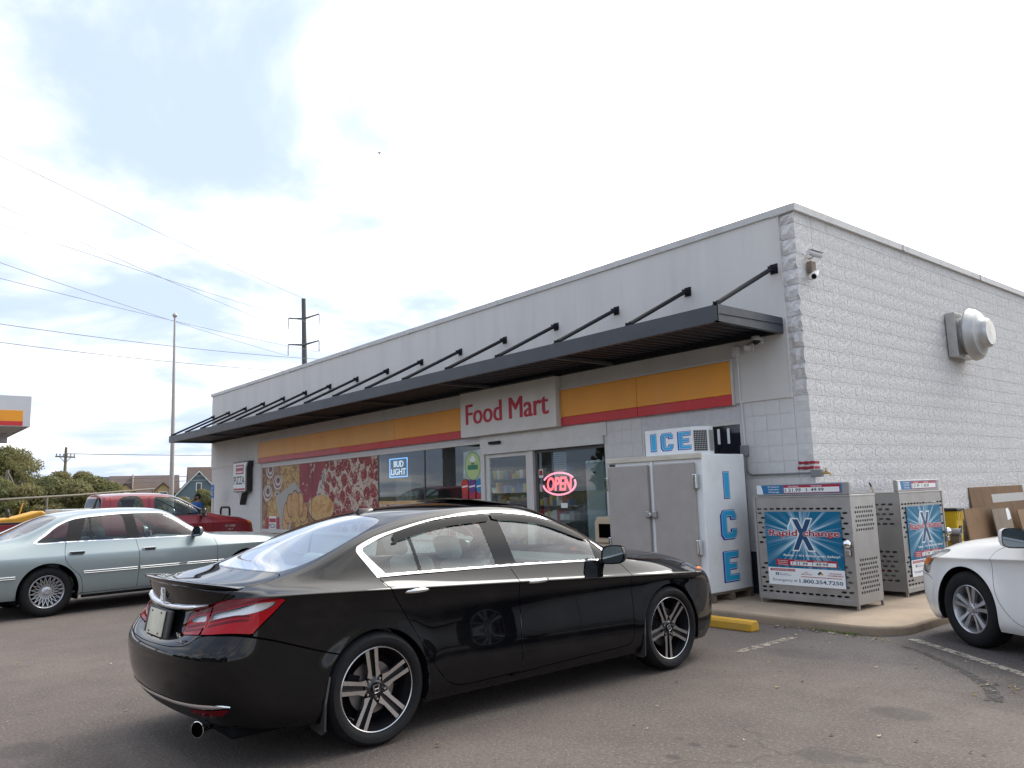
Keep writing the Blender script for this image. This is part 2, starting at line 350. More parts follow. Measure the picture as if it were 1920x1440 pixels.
# dark rubber arc and its fainter twin
def arc_mark():
    pts = [(1.66,-1.72),(1.95,-1.92),(2.27,-2.22),(2.55,-2.52),(2.76,-2.80),(2.88,-3.04),(2.91,-3.16)]
    mb = MB(); V = [Vector((*p, 0)) for p in pts]
    vs = []
    for i, p in enumerate(V):
        d = (V[min(i+1,len(V)-1)]-V[max(i-1,0)]).normalized(); n = Vector((-d.y, d.x, 0)); w = 0.025 + 0.035*i/len(V); vs += [tuple(p-n*w+Vector((0,0,.005))), tuple(p+n*w+Vector((0,0,.005)))]
    mb.add(vs, [(2*i,2*i+2,2*i+3,2*i+1) for i in range(len(V)-1)])
    m = paint_mat('rubber_mark', (0.045,0.041,0.040), 0.47); tag(mb.build('tyre_mark', m), kind='structure')
arc_mark()
# ------------------------------------------------------------------ store building
BL = 21.355; ZT = 5.0535; ZJ = 2.573; Z0 = 4.8177; CO = 0.2032
M_STUC = mat('painted_stucco', (0.66,0.645,0.615), 0.88, var=0.045, vscale=1.2, bump=0.25, bscale=220, dirt=(0.52,0.515,0.505), dirt_amt=0.6, dirt_scale=0.9, stretch=(1.6,1,0.22))
M_BLK = mat('painted_split_block', (0.66,0.65,0.635), 0.9, var=0.09, vscale=22, bump=1.0, bscale=26, bdist=0.022, dirt=(0.50,0.49,0.475), dirt_amt=0.6, dirt_scale=1.6)
M_BLKF = mat('painted_smooth_block', (0.67,0.66,0.64), 0.88, var=0.05, vscale=9, bump=0.5, bscale=70, bdist=0.006, dirt=(0.56,0.56,0.555), dirt_amt=0.3, dirt_scale=2)
M_MORT = mat('painted_mortar', (0.60,0.60,0.61), 0.95, var=0.1, vscale=12, bump=0.4, bscale=120)
M_COP = mat('coping_metal', (0.60,0.60,0.59), 0.45, var=0.06, vscale=2, dirt=(0.34,0.31,0.27), dirt_amt=0.5, dirt_scale=3, rvar=0.1)
M_FRAME = mat('pale_aluminium', (0.60,0.59,0.56), 0.45, metal=0.15, var=0.05, vscale=5, dirt=(0.35,0.33,0.30), dirt_amt=0.35)
M_NAVY = mat('navy_base_paint', (0.02,0.026,0.045), 0.6, var=0.15)
M_DARKMETAL = mat('slate_metal', (0.044,0.052,0.063), 0.45, metal=0.0, var=0.12, vscale=3, dirt=(0.12,0.09,0.075), dirt_amt=0.16, dirt_scale=2.5, rvar=0.1)
M_BLACKMETAL = mat('black_steel', (0.014,0.015,0.020), 0.6, spec=0.2, var=0.1)
M_PANE = glass_mat('store_glass', (0.72,0.77,0.77), mixr=1.0)
M_BLACKGLASS = mat('navy_backed_glass', (0.006,0.009,0.02), 0.04, spec=0.7)
store = thing('store_building', 'long white painted block store with shopfront, split-faced side wall and flat roof', 'building')

def wall_box(name, *a, m=M_BLKF, parent=None): return box(name, *a, m, parent or store)
# upper stucco and its butt joints
wall_box('stucco_wall', -BL, -0.205, -0.03, 0.2, ZJ, ZT-0.09, m=M_STUC)
# lower front wall backing
fw = box('front_wall', -BL, -17.25, 0.0045, 0.2, 0.0, ZJ, M_MORT, store)
for (a, c, z0, z1) in ((-17.25,-6.72,0.0,0.62), (-17.25,-6.72,2.47,ZJ), (-3.45,-2.74,0.0,ZJ), (-2.74,-0.98,0.0,0.9), (-2.74,-0.98,2.34,ZJ), (-0.98,-0.02,0.0,ZJ)):
    box('wall_pier', a, c, 0.0045, 0.2, z0, z1, M_MORT, fw)
box('door_header', -6.72, -3.45, -0.02, 0.2, 2.33, ZJ, M_FRAME, store)
sw = box('side_wall', -0.2, -0.0085, 0.0, 24.0, 0.0, ZT-0.09, M_MORT, store)
box('rear_wall', -BL, -0.2, 23.8, 24.0, 0.0, ZT-0.09, M_BLKF, store)
box('far_side_wall', -BL, -BL+0.2, 0.2, 23.8, 0.0, ZT-0.09, M_BLKF, store)
box('roof', -BL+0.2, -0.2, 0.2, 23.8, 4.30, 4.42, mat('roof_membrane', (0.45,0.45,0.44), 0.9), store)

# --- masonry units: two scored half faces, shared meshes
def block_mesh(name, w, h, depth, rough, seed, m, cells=2):
    r = random.Random(seed); mb = MB(); g = 0.0022; cw = w/cells
    for c in range(cells):
        gl = g if c == 0 else 0.0012; gr = g if c == cells-1 else 0.0012; x0 = -w/2 + c*cw + gl; x1 = -w/2 + (c+1)*cw - gr; z0 = -h/2 + g*0.8; z1 = h/2 - g*0.8
        k = 3
        def off(i, j): return depth*(0.9 if (i in (0,k) or j in (0,k)) else 1.0) + rough*r.uniform(-1, 1)*(0.5 if (i in (0,k) or j in (0,k)) else 1)
        vs = []
        for j in range(k+1):
            for i in range(k+1):
                u = i/k; v = j/k
                if 0 < i < k: u += r.uniform(-.09,.09)
                if 0 < j < k: v += r.uniform(-.09,.09)
                vs.append((x0+(x1-x0)*u, -off(i,j), z0+(z1-z0)*v))
        fs = [(j*(k+1)+i, j*(k+1)+i+1, (j+1)*(k+1)+i+1, (j+1)*(k+1)+i) for j in range(k) for i in range(k)]
        ring = [i for i in range(k)] + [k+j*(k+1) for j in range(k)] + [(k+1)*(k+1)-1-i for i in range(k)] + [(k-j)*(k+1) for j in range(k)]
        b = len(vs); e = 0.0035
        for q in ring:
            px, py, pz = vs[q]; vs.append((px, 0.013, pz))
        nr = len(ring); fs += [(ring[i], b+i, b+(i+1)%nr, ring[(i+1)%nr]) for i in range(nr)]
        mb.add(vs, fs)
    return mb.mesh(name, m, smooth=None)
SPLIT = [block_mesh('block', 2*CO, CO, 0.008, 0.004, 30+i, M_BLK) for i in range(8)]
SPLIT_H = [block_mesh('half_block', CO, CO, 0.010, 0.0042, 50+i, M_BLK, 1) for i in range(4)]
FLAT = [block_mesh('block', 2*CO, CO, 0.005, 0.0012, 70+i, M_BLKF) for i in range(4)]
FLAT_H = [block_mesh('half_block', CO, CO, 0.005, 0.0012, 80+i, M_BLKF, 1) for i in range(3)]
ROTX = Matrix.Rotation(R(90), 4, 'Z')
def masonry_side():
    rest = MB(); n = 0; rows = list(range(0, 25)); cand = []
    for k in rows:
        zc = Z0 - CO*(k+0.5)
        if zc < 0.12: continue
        y = 0.0; st = k % 2
        items = []
        if st: items.append((0.5*CO, 1)); y = CO
        while y < 23.4: items.append((y+CO, 2)); y += 2*CO
        for (yc, c) in items: cand.append((abs(yc - 0.0)*0.8 + abs(zc-2.6)*0.5, yc, zc, c))
    # top partial course under the coping
    cand.sort()
    r = random.Random(3)
    for i, (_, yc, zc, c) in enumerate(cand):
        me = r.choice(SPLIT if c == 2 else SPLIT_H)
        if i < 300:
            o = bpy.data.objects.new('block', me); COL.objects.link(o); o.parent = sw; o.location = (-0.004, yc, zc); o.rotation_euler = (r.choice((0,0,0,R(180))) if False else 0, 0, R(90))
        else:
            T = Matrix.Translation((-0.004, yc, zc)) @ ROTX
            rest.add([v.co[:] for v in me.vertices], [tuple(p.vertices) for p in me.polygons], 0, T)
    y = 0.0
    while y < 23.4:
        T = Matrix.Translation((-0.004, y+CO, Z0+0.075)) @ ROTX @ Matrix.Diagonal((1,1,0.72,1)); me = r.choice(SPLIT)
        rest.add([v.co[:] for v in me.vertices], [tuple(p.vertices) for p in me.polygons], 0, T); y += 2*CO
    tag(rest.build('blockwork', M_BLK, sw, fix=False), kind='stuff')
masonry_side()
def masonry_front():
    r = random.Random(5); k0 = 11
    def region(x0, x1, z0, z1):
        for k in range(k0, 25):
            zc = Z0 - CO*(k+0.5)
            if zc - CO/2 < z0-0.05 or zc + CO/2 > z1+0.05: continue
            x = x1; st = k % 2
            while x > x0 + 0.03:
                w = CO if (st and x == x1) else min(2*CO, x-x0)
                if x-x0 < 2*CO-0.01: w = x-x0
                me = r.choice(FLAT if w > 1.2*CO else FLAT_H); base = 2*CO if w > 1.2*CO else CO
                o = bpy.data.objects.new('block', me); COL.objects.link(o); o.parent = fw; o.location = (x-w/2, 0.0, zc); o.scale = (w/base, 1, 1); x -= w
    region(-0.98, -0.205, 0.08, ZJ); region(-3.45, -2.74, 0.08, ZJ); region(-BL+0.02, -17.25, 0.08, ZJ)
masonry_front()
# rough corner stones, front return of the side courses
def corner():
    r = random.Random(9)
    for k in range(-1, 24):
        z1 = Z0 - CO*k - 0.003; z0 = Z0 - CO*(k+1) + 0.003
        if k == -1: z1 = ZT-0.095
        if z0 < 0.05: continue
        rough = 0.02 if k < 11 else 0.006; bul = 0.028 if k < 11 else 0.006
        vs = []; nx, nz = 4, 3
        for j in range(nz+1):
            for i in range(nx+1):
                e = 0.3 if (i == 0 or j in (0, nz)) else 1.0
                vs.append((-0.203 + 0.203*i/nx + (0.006 if i == nx else 0), -(bul*e + r.uniform(-1,1)*rough*e) , z0+(z1-z0)*j/nz))
        for j in range(nz+1): vs.append((-0.004, 0.06, z0+(z1-z0)*j/nz))
        n = nx+1; fs = [(j*n+i, j*n+i+1, (j+1)*n+i+1, (j+1)*n+i) for j in range(nz) for i in range(nx)]
        b = n*(nz+1); fs += [(j*n+nx, b+j, b+j+1, (j+1)*n+nx) for j in range(nz)]
        b2 = len(vs); vs += [(-0.203+0.203*i/nx, 0.013, z1) for i in range(n)]; fs += [(nz*n+i, nz*n+i+1, b2+i+1, b2+i) for i in range(nx)]
        b3 = len(vs); vs += [(-0.203+0.203*i/nx, 0.013, z0) for i in range(n)]; fs += [(i+1, i, b3+i, b3+i+1) for i in range(nx)]
        mb = MB(); mb.add(vs, fs); mb.build('corner_block', M_BLK if k < 11 else M_BLKF, store, fix=False)
corner()
box('stucco_stop', -0.212, -0.203, -0.040, 0.0, ZJ-0.005, ZT-0.092, M_STUC, store)
# coping sections
def coping():
    x = 0.03; xs = [0.03]
    while x > -BL: x = max(x-3.05, -BL-0.03); xs.append(x)
    for a, b in zip(xs[1:], xs[:-1]):
        MB().prism([(-0.055, ZT-0.088), (-0.062, ZT), (0.30, ZT-0.02), (0.30, ZT-0.10), (0.29, ZT-0.10), (0.29, ZT-0.03), (-0.05, ZT-0.012), (-0.045, ZT-0.088)], a+0.002, b-0.002, 'yz').build('coping', M_COP, store)
        MB().box(a-0.03, a+0.03, -0.066, 0.30, ZT-0.09, ZT+0.004).build('coping_joint', M_COP, store)
    ys = [-0.055] + [3.05*i for i in range(1, 9)]
    for a, b in zip(ys[:-1], ys[1:]):
        MB().prism([(0.050, ZT-0.088), (0.058, ZT+0.002), (-0.30, ZT-0.018), (-0.30, ZT-0.1), (0.03, ZT-0.088)], a+0.002, b-0.002, 'xz').build('coping', M_COP, store)
        if a > 0: MB().box(-0.30, 0.064, a-0.025, a+0.025, ZT-0.088, ZT+0.006).build('coping_joint', M_COP, store)
coping()
# navy painted base course
box('base_paint', -0.98, 0.0, -0.012, 0.0, KH, 0.62, M_NAVY, store)

# --- shopfront glazing
def frame_rect(name, x0, x1, z0, z1, t, y0, y1, m, parent):
    mb = MB(); mb.box(x0, x0+t, y0, y1, z0, z1); mb.box(x1-t, x1, y0, y1, z0, z1); mb.box(x0+t, x1-t, y0, y1, z1-t, z1); mb.box(x0+t, x1-t, y0, y1, z0, z0+t)
    return mb.build(name, m, parent, bevel=0.004)
w1 = frame_rect('shop_window', -17.25, -6.72, 0.62, 2.47, 0.055, 0.01, 0.09, M_FRAME, store)
divs = [-17.195, -14.0, -10.62, -8.72, -6.775]
for a, b in zip(divs[:-1], divs[1:]): box('pane', a, b, 0.045, 0.052, 0.675, 2.415, M_PANE, w1)
for d in divs[1:-1]: box('mullion', d-0.012, d+0.012, 0.035, 0.075, 0.675, 2.415, mat('dark_mullion', (0.06,0.065,0.07), 0.4), w1)
w2 = frame_rect('narrow_window', -2.74, -0.98, 0.9, 2.34, 0.045, 0.0, 0.09, M_FRAME, store)
box('pane', -2.695, -1.025, 0.045, 0.052, 0.945, 2.295, M_BLACKGLASS, w2)
box('window_sill', -17.25, -6.72, -0.05, 0.01, 0.575, 0.618, M_FRAME, w1, bevel=0.005)
# sliding entrance
dr = frame_rect('entrance_door', -6.72, -3.45, KH, 2.33, 0.075, 0.0, 0.14, M_FRAME, store)
box('jamb', -5.37, -5.26, 0.0, 0.12, KH, 2.255, M_FRAME, dr, bevel=0.003)
box('track_header', -6.645, -3.525, -0.035, 0.0, 2.20, 2.33, M_FRAME, dr, bevel=0.004)
lf = frame_rect('sliding_leaf', -6.64, -5.37, KH+0.01, 2.24, 0.11, 0.03, 0.075, M_FRAME, dr)
box('pane', -6.53, -5.48, 0.05, 0.057, KH+0.12, 2.13, M_PANE, lf)
box('push_rail', -6.53, -5.48, 0.03, 0.075, 0.98, 1.03, M_FRAME, lf)
rf = frame_rect('fixed_leaf', -5.26, -3.525, KH+0.01, 2.20, 0.05, 0.06, 0.10, mat('dark_gasket', (0.09,0.09,0.09), 0.5), dr)
box('pane', -5.21, -3.575, 0.078, 0.085, KH+0.06, 2.15, M_PANE, rf)
se = box('motion_sensor', -6.42, -6.10, -0.075, -0.02, 2.375, 2.43, M_BLACKMETAL, store, bevel=0.012)

# --- interior seen through the glass
M_INW = mat('interior_wall', (0.30,0.29,0.27), 0.9); M_INF = mat('interior_floor', (0.16,0.14,0.12), 0.5)
box('interior_floor', -BL+0.2, -0.2, 0.2, 12.0, 0.0, 0.09, M_INF, store)
box('interior_back_wall', -BL+0.2, -0.2, 12.0, 12.1, 0.09, 2.95, M_INW, store)
box('interior_ceiling', -BL+0.2, -0.2, 0.2, 12.0, 2.95, 3.0, mat('ceiling_tile', (0.42,0.42,0.41), 0.95), store)

# --- colour bands over the glazing
def band_mat(name, col):
    return mat(name, col, 0.42, var=0.06, vscale=1.5, dirt=(col[0]*0.86+0.05, col[1]*0.86+0.05, col[2]*0.86+0.05), dirt_amt=0.5, dirt_scale=1.2, stretch=(1,1,0.25))
M_YEL = band_mat('amber_panel', (0.82,0.32,0.010)); M_RED = band_mat('red_panel', (0.58,0.016,0.02)); M_PINK = band_mat('faded_red_panel', (0.52,0.07,0.085)); M_YEL2 = band_mat('faded_amber_panel', (0.74,0.33,0.045))
def band(x0, x1, n, my, mr, lab):
    t = thing('fascia_band', lab, 'sign panel'); w = (x1-x0)/n
    for i in range(n):
        a = x0+i*w+0.003; b = a+w-0.006
        box('amber_panel', a, b, -0.075, -0.031, 2.701, 3.156, my if i < n-1 or n < 3 else M_YEL, t, bevel=0.004); box('red_panel', a, b, -0.074, -0.031, 2.556, 2.698, mr if i < n-2 or n < 3 else M_RED, t, bevel=0.004)
    box('edge_trim', x0-0.02, x0-0.001, -0.08, -0.031, 2.55, 3.165, M_FRAME, t); box('edge_trim', x1+0.001, x1+0.02, -0.08, -0.031, 2.55, 3.165, M_FRAME, t); box('top_trim', x0-0.02, x1+0.02, -0.08, -0.031, 3.160, 3.18, M_FRAME, t)
band(-17.30, -7.17, 4, M_YEL2, M_PINK, 'long faded amber and red fascia band above the food picture window')
band(-4.42, -1.06, 2, M_YEL, M_RED, 'short amber and red fascia band beside the Food Mart sign')
fm = thing('shop_sign', 'cream sign board reading Food Mart in red above the entrance', 'sign')
box('board', -7.145, -4.445, -0.16, -0.031, 2.55, 3.40, mat('cream_sign', (0.74,0.71,0.66), 0.5, var=0.05, vscale=2, dirt=(0.48,0.44,0.38), dirt_amt=0.4, stretch=(1,1,0.3)), fm, bevel=0.006)
box('top_trim', -7.15, -4.44, -0.17, -0.031, 3.402, 3.425, M_DARKMETAL, fm)
# ------------------------------------------------------------------ car kit: one smooth half surface, cut into panels along outlines
def bs_axis(n, k):
    """uniform cubic B-spline: sample weights for n control points with one phantom either side, k samples per span"""
    ts = np.linspace(0, n-1, (n-1)*k+1); W = np.zeros((len(ts), n+2))
    for a, t in enumerate(ts):
        i = min(int(t), n-2); f = t-i
        W[a, i:i+4] += np.array([(1-f)**3, 3*f**3-6*f**2+4, -3*f**3+3*f**2+3*f+1, f**3])/6
    return ts, W
def bs_surface(P, ku, kv):
    """P: (stations, rows, 3); ends of the stations and the last row lie on y=0 and are mirrored there; row 0 is a free edge"""
    fl = np.array([1, -1, 1.0])
    A = np.concatenate([P[1:2]*fl, P, P[-2:-1]*fl], 0)
    A = np.concatenate([2*A[:, :1]-A[:, 1:2], A, A[:, -2:-1]*fl], 1)
    us, WU = bs_axis(P.shape[0], ku); vs, WV = bs_axis(P.shape[1], kv)
    Q = np.einsum('au,bv,uvc->abc', WU, WV, A)
    return us, vs, Q
def sdf(poly, x, z):
    """signed distance to a closed polygon, positive inside"""
    poly = np.asarray(poly, float); n = len(poly); d = np.full(x.shape, 1e9); ins = np.zeros(x.shape, bool)
    for i in range(n):
        a = poly[i]; b = poly[(i+1) % n]; e = b-a; L2 = max(e@e, 1e-12)
        t = np.clip(((x-a[0])*e[0]+(z-a[1])*e[1])/L2, 0, 1); d = np.minimum(d, np.hypot(x-a[0]-t*e[0], z-a[1]-t*e[1]))
        c = (a[1] > z) != (b[1] > z)
        with np.errstate(divide='ignore', invalid='ignore'): xi = (b[0]-a[0])*(z-a[1])/(b[1]-a[1])+a[0]
        ins ^= c & (x < xi)
    return np.where(ins, d, -d)
def smooth_poly(pts, n=6, closed=True):
    """Catmull-Rom through the points; a point given as (x, z, 1) stays sharp"""
    P = [np.array(p[:2], float) for p in pts]; S = [len(p) > 2 and p[2] for p in pts]; m = len(P); out = []
    rng_ = range(m if closed else m-1)
    for i in rng_:
        p1, p2 = P[i], P[(i+1) % m]
        p0 = P[(i-1) % m] if closed or i > 0 else p1; p3 = P[(i+2) % m] if closed or i+2 < m else p2
        t1 = (p2-p0)/2 if not S[i] else (p2-p1); t2 = (p3-p1)/2 if not S[(i+1) % m] else (p2-p1)
        l = np.linalg.norm(p2-p1); 
        for t in (t1, t2):
            q = np.linalg.norm(t)
            if q > l: t *= l/q
        for k in range(n):
            s = k/n; out.append((2*s**3-3*s**2+1)*p1+(s**3-2*s**2+s)*t1+(-2*s**3+3*s**2)*p2+(s**3-s**2)*t2)
    if not closed: out.append(P[-1])
    return np.array(out)
class Skin:
    """polygons of the half surface with position, normal and (u, v)"""
    def __init__(s, P, ku=6, kv=5, warp=None):
        us, vs, Q = bs_surface(np.asarray(P, float), ku, kv)
        if warp is not None: Q = warp(Q, us, vs)
        du = np.gradient(Q, axis=0); dv = np.gradient(Q, axis=1); n = np.cross(du, dv); n /= np.maximum(np.linalg.norm(n, axis=2, keepdims=True), 1e-9)
        n[:, -1] *= (1, 0, 1); n[0] *= (1, 0, 1); n[-1] *= (1, 0, 1); n /= np.maximum(np.linalg.norm(n, axis=2, keepdims=True), 1e-9)
        a, b = Q.shape[:2]; U, V = np.meshgrid(us, vs, indexing='ij')
        s.grid = Q; s.us = us; s.vs = vs
        s.co = Q.reshape(-1, 3); s.no = n.reshape(-1, 3); s.uv = np.stack([U, V], 2).reshape(-1, 2)
        mid = s.co[(a//2)*b + b//3]; 
        if s.no[(a//2)*b + b//3][1] < 0: s.no = -s.no
        I = np.arange(a*b).reshape(a, b)
        s.polys = [(I[i, j], I[i+1, j], I[i+1, j+1], I[i, j+1]) for i in range(a-1) for j in range(b-1)]
        s.polys = [tuple(int(q) for q in p) for p in s.polys]
    def cut(s, f):
        """split every polygon along f = 0; f maps (co, uv) to one value a vertex"""
        F = f(s.co, s.uv); co = list(s.co); no = list(s.no); uv = list(s.uv); cache = {}; out = []; sg = F > 0
        def mid(a, b):
            k = (min(a, b), max(a, b))
            if k not in cache:
                t = F[a]/(F[a]-F[b]); cache[k] = len(co); co.append(co[a]+(co[b]-co[a])*t); nn = no[a]+(no[b]-no[a])*t; no.append(nn/max(np.linalg.norm(nn), 1e-9)); uv.append(uv[a]+(uv[b]-uv[a])*t)
            return cache[k]
        for p in s.polys:
            q = [sg[i] for i in p]
            if all(q) or not any(q): out.append(p); continue
            A, B = [], []
            for i in range(len(p)):
                a, b = p[i], p[(i+1) % len(p)]
                (A if sg[a] else B).append(a)
                if sg[a] != sg[b]: m = mid(a, b); A.append(m); B.append(m)
            for L_ in (A, B):
                if len(L_) > 2: out.append(tuple(L_))
        s.co = np.array(co); s.no = np.array(no); s.uv = np.array(uv); s.polys = out
    def cent(s):
        idx = s.polys; return np.array([s.co[list(p)].mean(0) for p in idx]), np.array([s.uv[list(p)].mean(0) for p in idx])
def skin_mesh(name, sk, sel, mats, sides=(1, -1), off=0.0, flip=False):
    """mesh from selected polygons; sides: +1 as built (y>0), -1 mirrored"""
    V, F, Nn = [], [], []
    used = sorted({i for k in sel for i in sk.polys[k]}); mp = {v: i for i, v in enumerate(used)}
    base = sk.co[used] + sk.no[used]*off; nb = sk.no[used]
    for sd in sides:
        k0 = len(V); m = np.array([1, sd, 1.0])
        V += [tuple(p) for p in base*m]; Nn += [tuple(p) for p in nb*m]
        for k in sel:
            p = [mp[i]+k0 for i in sk.polys[k]]; F.append(tuple(p) if sd < 0 else tuple(reversed(p)))
    me = bpy.data.meshes.new(name); me.from_pydata(V, [], F)
    # make winding follow the normals
    flipn = []
    if F:
        bm = bmesh.new(); bm.from_mesh(me); bm.verts.ensure_lookup_table(); bm.normal_update()
        for f in bm.faces:
            if f.normal.dot(Vector(Nn[f.verts[0].index])) < 0: f.normal_flip()
        bm.to_mesh(me); bm.free()
    me.materials.append(mats); me.polygons.foreach_set('use_smooth', [True]*len(me.polygons)); me.update()
    try: me.normals_split_custom_set_from_vertices(Nn)
    except Exception: pass
    return me
def side_f(poly, vmin=None, vmax=None):
    poly = np.asarray(poly)
    def f(co, uv):
        d = sdf(poly, co[:, 0], co[:, 2])
        if vmin is not None: d = np.minimum(d, (uv[:, 1]-vmin)*0.08)
        if vmax is not None: d = np.minimum(d, (vmax-uv[:, 1])*0.08)
        return d
    return f
def uv_f(poly, su=0.25, sv=0.1):
    poly = np.asarray(poly)*np.array([su, sv])
    def f(co, uv): return sdf(poly, uv[:, 0]*su, uv[:, 1]*sv)
    return f
def circ_f(cx, cz, r): return lambda co, uv: np.where(uv[:, 1] < 8.5, r-np.hypot(co[:, 0]-cx, co[:, 2]-cz), -1.0)
def shift(f, d): return lambda co, uv: f(co, uv)+d

# materials common to the cars
M_TYRE = mat('tyre_rubber', (0.011,0.011,0.012), 0.75, spec=0.25, var=0.25, vscale=10, bump=0.2, bscale=120)
M_CHROME = mat('chrome', (0.78,0.79,0.80), 0.10, metal=1.0)
M_ALLOY = mat('machined_alloy', (0.62,0.61,0.60), 0.24, metal=1.0, rvar=0.06)
M_SILVER = mat('silver_wheel_paint', (0.50,0.51,0.53), 0.3, metal=0.75)
M_BLKPL = mat('black_plastic', (0.014,0.014,0.015), 0.5, var=0.15)
M_BLKGL = mat('gloss_black', (0.005,0.005,0.006), 0.12, spec=0.35)
M_GAP = mat('panel_gap', (0.002,0.002,0.002), 1.0, spec=0.0)
M_WELL = mat('wheel_well', (0.008,0.008,0.009), 0.9, spec=0.1)
M_DISC = mat('brake_disc', (0.22,0.20,0.19), 0.4, metal=0.8, dirt=(0.2,0.08,0.03), dirt_amt=0.5, dirt_scale=8)
M_CARGLASS = glass_mat('car_glass', (0.78,0.89,0.85), mixr=2.1)
M_CARGLASS2 = glass_mat('car_glass_tint', (0.60,0.70,0.70), mixr=1.1)
M_DARKGLASS = glass_mat('car_glass_dark', (0.06,0.065,0.07), mixr=0.5)
M_LENS = glass_mat('clear_lens', (0.92,0.93,0.93), mixr=1.2)
M_REDLENS = mat('red_lens', (0.34,0.004,0.010), 0.3, spec=0.0, coat=0.7)
M_DREDLENS = mat('dark_red_lens', (0.11,0.002,0.006), 0.3, spec=0.0, coat=0.7)
M_AMBER = mat('amber_lens', (0.75,0.20,0.02), 0.3, spec=0.0, coat=0.7)

